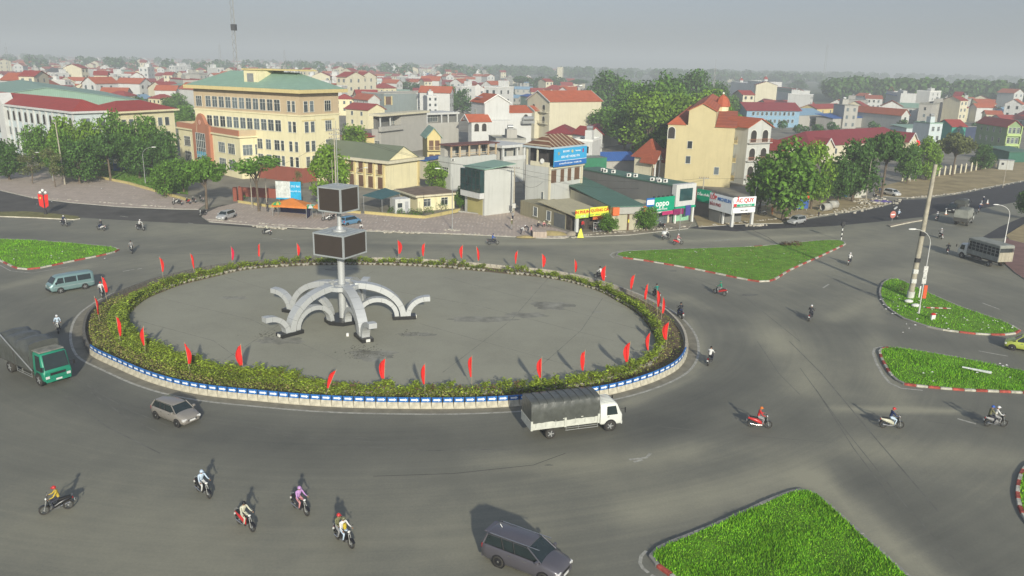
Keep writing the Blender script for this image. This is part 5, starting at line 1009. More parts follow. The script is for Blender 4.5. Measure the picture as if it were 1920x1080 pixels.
# farther than that: plain small blocks with coloured roofs
for _ in range(2600):
    x=rr.uniform(-150,2050); dy=rr.uniform(2.5,16) if x<1050 else rr.uniform(2.5,9)
    if x>1000 and rr.random()<.75: continue
    p=at(x,hor(x)+dy); s=rr.uniform(.8,1.6); w,d,h=6*s,8*s,rr.uniform(4,11); T=Matrix.Translation(p)@Matrix.Rotation(rr.uniform(-.6,.6),4,'Z')
    far.box((-w,-d/2,0),(w,d/2,h),rr.choice([whitew,cream,lgrey,cream,greyw]),T)
    rm=rr.choice([tileR,tileO,tileR,tileM,greyroof]); far.add([(-w-.3,-d/2-.4,h),(w+.3,-d/2-.4,h),(w+.3,d/2+.4,h),(-w-.3,d/2+.4,h),(-w,0,h+2.6),(w,0,h+2.6)],[(0,1,5,4),(2,3,4,5),(1,2,5),(3,0,4)],rm,T=T)
o=far.build('distant_town'); o['kind']='stuff'
# ---- masts
def lattice_mast(x,yb,yt,label,D,wd=1.2,name='radio_mast'):
    d=at(x,hor(x)+40); d=Vector((d.x,d.y,0)).normalized()*D; hh=hsolve(d,yt); b=MB(); a=wd/2; n=int(hh/3)
    for sx,sy in ((-1,-1),(1,-1),(0,1)): b.cyl((sx*a,sy*a,0),(sx*a*.6,sy*a*.6,hh),.09,steel,n=4,caps=False)
    for i in range(n):
        z=hh*i/n; z2=hh*(i+1)/n; c=[(-a,-a),(a,-a),(0,a)]
        for k in range(3): p,q=c[k],c[(k+1)%3]; b.cyl((p[0],p[1],z),(q[0],q[1],z2),.05,steel,n=3,caps=False)
    o=node(name,label,'mast',(d.x,d.y,0)); b.build('lattice',o); b=MB(); b.cyl((0,0,hh),(0,0,hh+4),.05,steel,n=4); 
    b.build('antenna',o); return o,hh
o,hh=lattice_mast(445,180,-60,'tall dark lattice radio mast rising out of frame behind the office block',330,1.6); b=MB(); b.bevbox((-.9,-.9,hh*.62),(.9,.9,hh*.62+2.2),.1,dark); b.build('dish_cluster',o)
lattice_mast(416,150,84,'thin mast on the horizon left of the tall radio mast',900,2.2)
lattice_mast(536,150,94,'short thin mast on the horizon right of the tall radio mast',900,2.2)
lattice_mast(1541,150,84,'faint pale mast on the horizon above the right-hand wood',1000,2.4)
lattice_mast(18,140,88,'faint mast in the far left town',900,2.2)
lattice_mast(1338,200,128,'slim grey mast standing in front of the far trees',400,.8)
# ================================================================ TREES
lf1=leafm('leaf_mid_green',(.10,.205,.025),.4); lf2=leafm('leaf_dark_green',(.062,.135,.024),.4); lf3=leafm('leaf_bright_green',(.15,.26,.025),.35); lf4=leafm('leaf_far_green',(.05,.12,.025),.35); lf5=leafm('leaf_dusty_olive',(.13,.15,.05),.4)
def tree_meshes(seed,mat,shape='round',n=4600,leaf=.21,tr=.22):
    """unit tree: height 1 x crown radius .5 scaled later; built at about 8 m height so leaf clumps stay leaf sized"""
    rr=random.Random(seed); Hh=8.0; crown=MB(); tk=MB()
    if shape=='round': c0,rx,rz,nc,cr=4.25,3.1,3.3,38,1.35
    elif shape=='wide': c0,rx,rz,nc,cr=5.9,3.6,1.5,26,1.1
    elif shape=='umbrella': c0,rx,rz,nc,cr=6.6,3.9,.75,22,.85
    elif shape=='airy': c0,rx,rz,nc,cr=5.0,2.8,2.7,15,.95
    elif shape=='column': c0,rx,rz,nc,cr=4.6,1.7,3.2,20,1.0
    cl=[]
    for _ in range(nc):
        while True:
            u=Vector((rr.uniform(-1,1),rr.uniform(-1,1),rr.uniform(-1,1)))
            if u.length<1: break
        u=u*(.55+.45*rr.random())/max(u.length,.4) if u.length>.3 else u
        k=1-.35*max(0,u.z) ; cl.append((Vector((u.x*rx*k,u.y*rx*k,c0+u.z*rz)),cr*rr.uniform(.6,1.25)))
    vs=[];fs=[]
    per=n//nc
    for c,r in cl:
        for _ in range(int(per*(r/cr)**2)):
            d=Vector((rr.gauss(0,1),rr.gauss(0,1),rr.gauss(0,1))).normalized(); rad=r*(.55+.45*rr.random()**.5)*(1+.25*math.sin(d.x*5+c.x)*math.cos(d.z*6+c.y)); p=c+Vector((d.x,d.y,d.z*.85))*rad
            s=leaf*rr.uniform(.6,1.5); nrm=(d+Vector((rr.gauss(0,.6),rr.gauss(0,.6),rr.gauss(0,.6)))).normalized(); a=nrm.orthogonal().normalized(); b_=nrm.cross(a); th=rr.uniform(0,6.28); a,b_=a*math.cos(th)+b_*math.sin(th),b_*math.cos(th)-a*math.sin(th)
            o=len(vs); vs+=[p-a*s,p-b_*s*.6,p+a*s,p+b_*s*.7]; fs.append((o,o+1,o+2,o+3))
    crown.add(vs,fs,mat)
    top=Vector((rr.uniform(-.3,.3),rr.uniform(-.3,.3),c0-rz*.35)); tk.tube([(0,0,-.2),(.05,0,.8),(top.x*.6,top.y*.6,top.z*.6),top],[tr*1.25,tr,tr*.8,tr*.6],bark,7)
    for c,r in cl[::2]:
        mdl=top.lerp(c,.5)+Vector((0,0,.3)); st_=Vector((top.x*.6,top.y*.6,top.z*(.55+.4*rr.random()))); tk.tube([st_,mdl*.999+Vector((rr.uniform(-.2,.2),0,-.3)),c],[tr*.42,tr*.26,.03],bark,5)
    return crown.mesh('crown'),tk.mesh('trunk')
TV={'mid':[tree_meshes(i,lf1) for i in (1,2)],'dark':[tree_meshes(i,lf2) for i in (3,4)],'bright':[tree_meshes(i,lf3) for i in (5,6)],'wide':[tree_meshes(7,lf1,'wide'),tree_meshes(17,lf1,'wide')],'wdark':[tree_meshes(8,lf2,'wide')],'umb':[tree_meshes(9,lf1,'umbrella',2200,.16,.14)],'airy':[tree_meshes(10,lf5,'airy',1500,.14,.12)],'col':[tree_meshes(11,lf1,'column')],'far':[tree_meshes(12,lf4,'round',1300,.36),tree_meshes(13,lf2,'round',1300,.36),tree_meshes(14,lf4,'wide',1300,.36)],'olive':[tree_meshes(15,lf5,'wide')]}
TW={'mid':8.2,'dark':8.2,'bright':8.2,'wide':9.4,'wdark':9.4,'umb':9.2,'airy':7.4,'col':5.4,'far':8.2,'olive':9.4}
tcount={}
def tree(xb,yb,yt,w,kind,label,cat='tree',group='trees around the junction',D=None,lean=0):
    P=at(xb,yb); 
    if D: P=Vector((P.x,P.y,0)).normalized()*D
    hgt=hsolve(P,yt)/.98; dep=(P-Vector((0,0,CH))).dot(_F); wm=w*dep/FPX
    k=tcount.get(kind,0); tcount[kind]=k+1; V=TV[kind][k%len(TV[kind])]
    o=bpy.data.objects.new('tree',None); COL.objects.link(o); thing(o,label,cat,group); o.location=(P.x,P.y,0); o.rotation_euler=(0,lean,random.uniform(0,6.28)); sx=wm/TW[kind]*(1.45 if kind=='umb' else 1.04); o.scale=(sx,sx,hgt/8.0)
    inst(V[0],'crown',o); inst(V[1],'trunk',o); return o
for a in [
 (18,338,262,70,'dark','dark dusty tree at the far left edge under the pale school wall'),(62,345,278,64,'airy','brownish feathery tree in front of the left school'),(104,352,268,60,'airy','thin dull tree behind the bare left pole'),
 (75,318,230,60,'mid','green tree against the school wall, second row from the left'),(128,330,219,72,'bright','bright broad tree hiding the school corner'),(178,332,221,74,'bright','bright tree right of the school corner tree'),(228,322,208,74,'mid','tall green tree under the yellow school wing'),(276,318,214,70,'mid','green tree left of the office front wing'),(312,330,236,62,'dark','dark tree touching the office front wing'),
 (150,345,262,74,'dark','dark low tree near the blue sheet fence'),(208,340,250,88,'wdark','broad dark tree above the yellow garden wall'),(262,335,255,72,'dark','dark tree behind the curved street lamp in the garden'),(120,340,244,66,'mid','mid-green tree rising behind the bare left pole'),
 (311,369,300,64,'mid','tree at the corner of the yellow garden wall above the parked motorcycles'),(388,392,298,96,'wide','broad bushy tree over the motorcycles left of the silver hatchback'),(345,362,296,60,'mid','tree just left of the salmon portal base'),
 (486,397,291,106,'umb','airy umbrella-crowned tree in front of the office plinth'),(620,388,272,92,'bright','round bright tree directly left of the yellow annex'),(664,300,232,66,'bright','bright tree behind the annex roof right of the office block'),(560,360,316,26,'airy','thin straggly tree beside the small billboard'),
 (818,358,302,58,'bright','round bright-green tree between annex and terrace house'),(868,392,348,36,'mid','small tree left of the yellow shutter of the glass-bay house'),
 (1140,438,400,44,'mid','low spreading tree in front of the print shop sign','tree'),(1211,433,386,50,'mid','bushy tree in front of the green phone sign'),
 (1468,414,262,142,'mid','huge leafy tree on the pavement right of the tyre shop'),(1520,392,262,80,'bright','bright tree behind the huge pavement tree'),(1425,392,292,60,'mid','tree squeezed between tyre shop and huge tree'),
 (1598,378,262,96,'dark','dark broad tree right of the huge pavement tree'),(1652,370,246,100,'wdark','dark spreading tree in front of the long maroon-roofed hall'),(1570,382,290,60,'dark','dark tree over the yellow wall'),
 (1735,338,256,58,'bright','yellow-green tree behind the red flag on its pole'),(1786,330,252,76,'olive','olive umbrella tree inside the picket-post fence'),(1700,345,268,50,'mid','green tree left of the yellow-green one'),(1838,320,270,46,'dark','dark low tree behind the fence near the sheet hut'),
 (1928,412,344,50,'dark','dark tree cut by the right edge above the side road')]:
    tree(*a[:6])
# big old trees behind the cream house and other background trees
for x,yb,yt,w,k in [(1145,262,200,90,'mid'),(1365,262,205,80,'mid'),(1385,300,225,60,'bright'),(1140,225,134,100,'dark'),(1185,252,150,96,'mid'),(1235,262,134,110,'dark'),(1215,292,172,120,'bright'),(1275,292,172,120,'bright'),(1325,285,168,110,'bright'),(1170,280,190,96,'mid'),(1295,235,131,104,'dark'),(1340,225,150,60,'dark'),(1250,270,150,90,'mid'),(1370,235,180,60,'mid'),(1350,300,196,80,'mid')]:
    tree(x,yb,yt,w,k,'%s old tree in the dense grove %s'%({'dark':'dark green','mid':'mid-green','bright':'sunlit green'}[k],'behind the cream house' if x<1200 else 'behind the beige house' if x>1280 else 'between the cream house and the beige house'),group='trees of the old grove')  # bright kind means a lighter leaf colour
GB2='background trees between the roofs'
for x,yb,yt,w,k in [(735,175,152,46,'far'),(765,178,150,52,'far'),(800,180,155,50,'far'),(838,215,160,56,'dark'),(868,212,170,50,'far'),(895,200,175,40,'far'),(980,170,142,40,'far'),(1010,172,146,44,'far'),(1045,170,140,46,'far'),(1085,168,148,36,'far'),(330,215,175,60,'mid'),(352,250,195,50,'mid'),(298,205,180,50,'far'),(842,140,115,36,'far'),(870,138,122,34,'far'),(1495,170,150,44,'far'),(1450,235,205,50,'mid'),(1500,230,208,56,'mid'),(1560,232,212,50,'mid'),(1545,170,152,30,'far'),(655,168,150,22,'far'),(920,185,165,40,'far'),(950,190,168,40,'far'),(1590,188,165,60,'far'),(6,190,176,28,'mid'),(1480,186,168,36,'far'),(1845,262,236,36,'far'),(1860,200,172,50,'far'),(1690,250,226,40,'far'),(1530,225,200,50,'mid'),(1400,215,186,40,'far'),(700,172,152,30,'far'),(1120,178,150,40,'far')]:
    tree(x,yb,yt,w,k,'%s tree among background roofs %s'%({'dark':'dark','mid':'green','far':'hazy green'}[k],'at far left' if x<400 else 'left of the cream house' if x<1030 else 'near the right-hand wood' if x>1440 else 'right of the cream house'),group=GB2)
# far woods and tree belts that read as masses
def wood(name,poly_px,yt,n,kind,seed,ext=.9,sz=1.0):
    """tree crowns merged into one far mass, spread over ground between pixel rows"""
    rr=random.Random(seed); mb=MB(); proto=[]
    x0,x1,ya,yb=poly_px; mat={'d':lf2,'m':lf4}[kind]
    for _ in range(n):
        x=rr.uniform(x0,x1); y=rr.uniform(ya,yb)+hor(x); P=at(x,y); hh=hsolve(P,hor(x)+yt(x,y) if callable(yt) else hor(x)+yt); hh=min(max(hh,4),20)*rr.uniform(.75,1.1); R=hh*.38*sz
        vs=[];fs=[]
        for _ in range(150):
            d=Vector((rr.gauss(0,1),rr.gauss(0,1),rr.gauss(0,1))).normalized(); p=P+Vector((d.x*R,d.y*R,hh*.62+d.z*hh*.38))*1.0; p+=Vector((rr.gauss(0,.3),rr.gauss(0,.3),rr.gauss(0,.3)))*R*.3; s=R*rr.uniform(.12,.28)
            nrm=(d+Vector((rr.gauss(0,.5),rr.gauss(0,.5),rr.gauss(0,.5)))).normalized(); a=nrm.orthogonal().normalized(); b_=nrm.cross(a); o=len(vs); vs+=[p-a*s,p-b_*s,p+a*s,p+b_*s]; fs.append((o,o+1,o+2,o+3))
        mb.add(vs,fs,mat)
    o=mb.build(name); o['kind']='stuff'; return o
wood('wood',(1552,1758,46,62),17,110,'d',31,sz=1.1)
wood('wood',(1792,1960,46,62),17,90,'d',32,sz=1.1)
wood('tree_belt',(900,1540,12,30),6,260,'m',33,sz=1.3)
wood('tree_belt',(-100,1000,6,40),3,200,'m',34,sz=1.0)
wood('tree_belt',(1300,2000,8,22),4,200,'m',35,sz=1.4)
wood('tree_belt',(-100,1000,40,110),lambda x,y:(y-hor(x))*.74,60,'m',36,sz=1.0)
wood('garden_bushes',(1380,1900,60,130),lambda x,y:y-hor(x)-12,70,'m',37,sz=1.2)
# ---- low hedges and garden lawn
sheet('garden_lawn',P2([(158,320),(250,312),(330,318),(352,345),(352,366),(310,360),(240,342),(165,328)]),.14,grasss)
grass_field('garden_grass',[tuple(at(x,y).xy) for x,y in [(158,320),(250,312),(330,318),(352,345),(352,366),(310,360),(240,342),(165,328)]],14,.25,[lf1,g3,lf5],5,.14,w=.07)
def bush(x,y,w,h,label,mat=lf1,D=None):
    P=at(x,y); mb=MB(); rr=random.Random(int(x)); b2=MB(); vs=[];fs=[]
    for _ in range(220):
        d=Vector((rr.gauss(0,1),rr.gauss(0,1),abs(rr.gauss(0,1)))).normalized(); p=Vector((d.x*w/2,d.y*w/2*.7,d.z*h))*rr.uniform(.6,1.05); leaves(mb,[p],.11,mat,rr,.4)
    for k in range(5): b2.tube([(0,0,0),(math.cos(k*1.3)*w*.3,math.sin(k*1.3)*w*.2,h*.7)],[.03,.012],bark,4)
    o=node('bush',label,'bush',(P.x,P.y,.13),group='bushes along the paving'); mb.build('foliage',o); b2.build('stem',o); return o
for i,(x,y,w,h,l) in enumerate([(735,399,1.6,1.1,'bush at the left end of the gatehouse hedge'),(752,402,1.6,1.0,'bush in front of the white cabin'),(772,404,1.8,1.2,'bush below the gatehouse corner'),(786,404,1.5,1.3,'bush beneath the gatehouse window'),(805,400,2.0,1.4,'round bush right of the gatehouse window'),(828,394,2.6,1.7,'thick bush at the right end of the gatehouse'),(842,390,2.2,1.5,'bush beside the flowerless low wall end'),(1490,462,2.4,.8,'dry flowering bush on the far edge of the middle grass island'),(1472,461,1.8,.6,'small dry bush beside the flowering one on the grass island'),(1690,548,1.5,1.3,'dark shrub at the foot of the tall concrete pole'),(450,374,3.0,.9,'low bush behind the brown gate post'),(1833,318,3.2,2.0,'climbing bush covering the picket-post fence')]): bush(x,y,w,h,l,leafm('dry_red_leaf',(.15,.09,.04)) if i in(7,8) else lf1)
# ================================================================ VEHICLES
chrome=M('chrome',(.6,.6,.6),.2,.9,var=.03); lamp_clear=M('headlight_glass',(.6,.6,.58),.15,var=.05,spec=.8); lamp_red=M('tail_light_red',(.35,.01,.01),.3,var=.05); plate=M('number_plate',(.6,.6,.58),.6,var=.05); trim=M('black_plastic_trim',(.02,.02,.022),.5)
carglass=M('car_glass',(.018,.028,.03),.07,var=.25,spec=.7)
def paint(name,c,rough=.32,metal_=.25): 
    return M(name,c,rough,metal_,var=.06,scale=.8,coat=.35,spec=.5)
def wheel(parent,x,y,r,w,out,hub=None):
    t=MB(); prof=[(r*.69,-w/2),(r*.95,-w/2),(r,-w/2+.03),(r,w/2-.03),(r*.95,w/2),(r*.69,w/2)]; n=16
    t.loft([[(R*math.cos(2*math.pi*k/n),yy,R*math.sin(2*math.pi*k/n)) for k in range(n)] for R,yy in prof],rubber,True,caps=False)
    wh=node('wheel','','', (x,y,r)); del wh['label'],wh['category']; wh.parent=parent; t.build('tyre',wh)
    h=MB(); hm=hub or metal; s=1 if out>0 else -1; h.cyl((0,0,0),(0,s*(w/2-.03),0),r*.70,M('wheel_well_dark',(.04,.04,.04),.6),n=n); 
    for k in range(5): 
        a=k*2*math.pi/5; T=Matrix.Rotation(a,4,'Y'); h.box((r*.08,s*(w/2-.03),-r*.09),(r*.66,s*(w/2-.008),r*.11),hm,T) if s>0 else h.box((r*.08,-(w/2-.008),-r*.09),(r*.6,-(w/2-.03),r*.09),hm,T)
    h.cyl((0,s*(w/2-.03),0),(0,s*(w/2),0),r*.2,hm,n=8); h.build('rim',wh); return wh
def car(label,cat,L,W,Hh,col,belt=.95,hood=1.15,ws=.75,rr_=.25,tail=.35,noseh=.62,clr=.22,wr=.31,wb=None,fo=.8,hub=None,name='parked_car'):
    o=node(name,label,cat,(0,0,0)); w=W/2; xf=L/2; xa=xf-hood; xb=xa-ws; xd=-xf+.12; xc=xd+tail; zr=Hh
    st_=[(xf,.72,clr+.12,noseh-.12),(xf-.08,.86,clr+.02,noseh),(xf-.3,.95,clr,noseh+.12),(xa+.1,1,clr,belt-.02),(xa-.3,1,clr,belt),(0,1,clr,belt+.01),(xd+.25,.99,clr,belt+.03),(-xf+.1,.95,clr+.05,belt+.02),(-xf,.86,clr+.14,belt-.12)]
    rings=[]
    for x,f,zb,zt in st_:
        v=w*f; zm=(zb+zt)/2; half=[(0,zb),(v*.88,zb),(v*.98,zb+.12),(v,zm),(v*.975,zt-.1),(v*.9,zt-.01),(v*.5,zt+.03)]
        rings.append([(x,y,z) for y,z in half]+[(x,0,zt+.045)]+[(x,-y,z) for y,z in half[::-1][:-1]])
    b=MB(); b.loft(rings,col); b.build('body',o)
    wbm=w*.91; wt=w*(.77 if Hh>1.7 else .73); A=(xa,wbm,belt-.02); B=(xb,wt,zr-.06); Cc=(xc,wt,zr-.07); D=(xd,wbm*.97,belt)
    m_=lambda p:(p[0],-p[1],p[2])
    q=MB(); q.add([A,m_(A),m_(B),B],[(0,1,2,3)],carglass); q.build('windscreen',o)
    q=MB(); q.add([m_(D),D,Cc,m_(Cc)],[(0,1,2,3)],carglass); q.build('rear_window',o)
    for s in (1,-1):
        q=MB(); P=[A,B,Cc,D] if s>0 else [m_(D),m_(Cc),m_(B),m_(A)]; q.add(P[::-1] if s<0 else P,[(3,2,1,0)] if s>0 else [(0,1,2,3)],carglass); q.build('side_window',o)
    c=MB(); rg=[]
    for i,(x,dz) in enumerate([(xb+.06,-.06),(xb-.1,-.015),((xb+xc)/2,.01),(xc+.1,-.015),(xc-.1,-.08)]): rg.append([(x,-wt-.03,zr-.1+dz),(x,-wt*.85,zr-.02+dz),(x,0,zr+.01+dz),(x,wt*.85,zr-.02+dz),(x,wt+.03,zr-.1+dz),(x,wt*.8,zr-.1+dz),(x,-wt*.8,zr-.1+dz)])
    c.loft(rg,col)
    for s in (1,-1):
        f=lambda p:(p[0],s*(p[1]+.005),p[2]); c.tube([f(A),f(B)],[.045,.04],col,5); c.tube([f(D),f(Cc)],[.08,.05],col,5)
        for t in (.36,.66):
            tx=B[0]+(Cc[0]-B[0])*t; bx_=A[0]+(D[0]-A[0])*(t*.62+.22); c.tube([(bx_,s*(wbm+.012),belt),(tx,s*(wt+.012),zr-.08)],.035,trim,4)
        c.tube([f(A),(0,s*(wbm+.01),belt+.015),f(D)],.022,trim,4)
    c.build('roof',o)
    wbm_=wb or L*.57; xs=(xf-fo,xf-fo-wbm_)
    for s in (1,-1):
        for x in xs:
            a=MB(); a.cyl((x,s*(w*.9),wr),(x,s*(w+.004),wr),wr+.07,trim,n=18); a.build('wheel_arch',o)
            wheel(o,x,s*(w-.09),wr,.2,s,hub)
        h=MB(); h.bevbox((xf-.22,-.17,0),(xf-.02,.17,.15),.03,lamp_clear,Matrix.Translation((0,s*w*.70,noseh-.16))); h.build('headlight',o)
        h=MB(); h.bevbox((-xf-.005,-.11,0),(-xf+.16,.11,.26),.03,lamp_red,Matrix.Translation((0,s*w*.78,belt-.3))); h.build('tail_light',o)
        h=MB(); h.bevbox((xa-.25,-.10,belt+.02),(xa-.08,.10,belt+.17),.03,col,Matrix.Translation((0,s*(w+.09),0))); h.build('mirror',o)
        h=MB(); 
        for x in (.35,-.55): h=MB(); h.box((x-.1,s*(w+.003)-.012,belt-.2),(x+.1,s*(w+.003)+.012,belt-.165),chrome); h.build('door_handle',o)
    h=MB(); h.box((xf-.04,-w*.42,noseh-.24),(xf+.006,w*.42,noseh-.1),trim); h.build('grille',o)
    for x in (xf+.012,-xf-.012): h=MB(); h.box((x-.012,-.24,.42),(x+.012,.24,.55),plate); h.build('number_plate',o)
    h=MB(); h.bevbox((-xf-.03,-w*.86,clr+.04),(-xf+.1,w*.86,clr+.22),.03,trim if Hh<1.6 else col); h.build('rear_bumper',o)
    return o
def put(o,c,a,b,za=0,zb=0):
    """place a vehicle at ground pixel c, heading from pixel a to pixel b"""
    P=at(*c); d=at(b[0],b[1],zb)-at(a[0],a[1],za); o.location=(P.x,P.y,.008); o.rotation_euler=(0,0,math.atan2(d.y,d.x)); return o
def put_wheels(o,rear,front,xr,xf_,y):
    """local points (xr,y) and (xf_,y) are the near wheel contacts seen at the two pixels"""
    A=at(*rear); B=at(*front); d=(B-A); a=math.atan2(d.y,d.x); mid=(A+B)/2; lc=Vector(((xr+xf_)/2,y,0)); off=Matrix.Rotation(a,3,'Z')@lc; o.location=(mid.x-off.x,mid.y-off.y,.008); o.rotation_euler=(0,0,a); return o
c=car('grey-purple people carrier driving off the bottom edge of the photo','car',4.74,1.83,1.78,paint('purple_grey_paint',(.105,.10,.115)),belt=1.12,hood=1.05,ws=.9,tail=.22,noseh=.84,wr=.34,fo=.86,wb=2.75,hub=chrome,name='moving_car'); put(c,(987,1062),(935,988),(1005,1013),1.75,1.75)
for s in (1,-1): q=MB(); q.tube([(1.1,s*.66,1.74),(-1.9,s*.66,1.74)],.025,chrome,4); q.build('roof_rail',c)
q=MB(); q.bevbox((-2.34,-.56,1.64),(-2.0,.56,1.71),.02,paint('purple_grey_paint',(.105,.10,.115))); q.build('spoiler',c); q=MB(); q.cyl((-1.6,.1,1.75),(-1.75,.1,1.93),.02,white,n=5); q.build('antenna',c)
c=car('beige-silver hatchback passing the near rim of the roundabout','car',3.81,1.66,1.49,paint('beige_silver_paint',(.27,.25,.22)),hood=.85,ws=.62,tail=.3,noseh=.68,wr=.29,fo=.72,wb=2.45,hub=metal,name='moving_car'); put(c,(331,786),(290,781),(331,797))
q=MB(); q.bevbox((.55,-.35,.93),(.85,.35,.99),.02,M('dash_cover_lime',(.25,.34,.05),.8)); q.build('dashboard_cover',c)
for lab,cl,cc,aa,bb in [('silver hatchback taxi parked on the edge of the lilac paving at left','silver_paint',(424,411),(440,405),(417,412)),('pale blue hatchback parked on the paving behind the screen tower','light_blue_paint',(657,421),(650,421),(672,417)),('silver hatchback on the fresh asphalt before the tyre shop trees','silver_paint',(1493,420),(1508,419),(1486,423)),('white car parked at the mouth of the side lane by the dirt verge','white_car_paint',(1672,367),(1660,365),(1681,369))]:
    colr={'silver_paint':(.42,.43,.43),'light_blue_paint':(.11,.25,.40),'white_car_paint':(.62,.62,.60)}[cl]
    c=car(lab,'car',3.7,1.6,1.5,paint(cl,colr),hood=.8,ws=.6,tail=.28,noseh=.68,wr=.28,fo=.7,wb=2.4,name='parked_car'); put(c,cc,aa,bb)
c=car('lime-yellow small taxi cut off by the right edge between the grass islands','car',3.6,1.6,1.5,paint('lime_yellow_paint',(.48,.55,.10)),hood=.8,ws=.6,tail=.28,noseh=.68,wr=.28,fo=.7,wb=2.4,name='moving_car'); put(c,(1922,657),(1960,664),(1910,655))
c=car('dark pickup-like car coming down the side road at top right','car',4.4,1.75,1.7,paint('black_paint',(.02,.022,.025)),hood=1.1,ws=.7,tail=.3,noseh=.8,wr=.33,name='moving_car'); put(c,(1786,397),(1800,391),(1780,399))
# teal van
def van(label):
    col=paint('dull_teal_paint',(.19,.30,.30)); o=node('moving_van',label,'van',(0,0,0)); L,W,Hh=4.7,1.69,1.98; w=W/2
    rg=[]
    for x,f,zb,zm_,zt,tw in [(L/2,.88,.4,.75,.95,.9),(L/2-.1,.94,.3,.8,1.08,.92),(L/2-.35,.98,.27,.95,1.2,.9),(L/2-.75,1,.25,1.1,1.78,.78),(L/2-1.0,1,.25,1.1,1.92,.78),(0,1,.25,1.1,1.98,.80),(-L/2+.3,1,.25,1.1,1.95,.8),(-L/2+.03,.98,.3,1.1,1.88,.78),(-L/2,.93,.4,1.0,1.8,.74)]:
        half=[(0,zb),(w*f*.92,zb),(w*f,zb+.15),(w*f,zm_),(w*f*(.5+tw/2),(zm_+zt)/2),(w*tw*f,zt-.06),(w*tw*f*.8,zt)]
        rg.append([(x,y,z) for y,z in half]+[(x,0,zt+.02)]+[(x,-y,z) for y,z in half[::-1][:-1]])
    b=MB(); b.loft(rg,col); b.build('body',o)
    for s in (1,-1):
        for x0,x1,sl in ((.92,1.62,.35),(-.45,.8,0),(-2.0,-.58,0)):
            q=MB(); y0,y1=s*(w*1.0+.006),s*(w*.845+.012); P=[(x0,y0,1.12),(x1+sl*.5,y0,1.12),(x1-sl*.5+.0,y1,1.72),(x0,y1,1.72)]; q.add(P,[(0,1,2,3) if s<0 else (3,2,1,0)],carglass); q.build('side_window',o)
        for x in (1.35,-1.25): wheel(o,x,s*(w-.08),.31,.19,s); a=MB(); a.cyl((x,s*w*.9,.31),(x,s*(w+.004),.31),.38,trim,n=16); a.build('wheel_arch',o)
        h=MB(); h.bevbox((L/2-.12,-.16,0),(L/2+.01,.16,.16),.03,lamp_clear,Matrix.Translation((0,s*.55,.72))); h.build('headlight',o)
        h=MB(); h.box((-2.3,s*(w+.004)-.006,.72),(2.0,s*(w+.004)+.006,.77),M('van_trim_grey',(.3,.36,.36),.5)); h.build('side_trim',o)
        h=MB(); h.bevbox((1.75,-.06,1.1),(1.85,.06,1.35),.02,trim,Matrix.Translation((0,s*(w+.14),0))); h.build('mirror',o)
    q=MB(); q.add([(L/2-.28,-.72,1.17),(L/2-.28,.72,1.17),(L/2-.70,.62,1.75),(L/2-.70,-.62,1.75)],[(0,1,2,3)],carglass,T=Matrix.Translation((.035,0,.02))); q.build('windscreen',o)
    q=MB(); q.bevbox((L/2-.15,-.75,.3),(L/2+.05,.75,.52),.04,trim); q.build('front_bumper',o); return o
c=van('dull teal passenger van driving past the left grass island'); put_wheels(c,(160,542),(115,550),-1.25,1.35,.84)
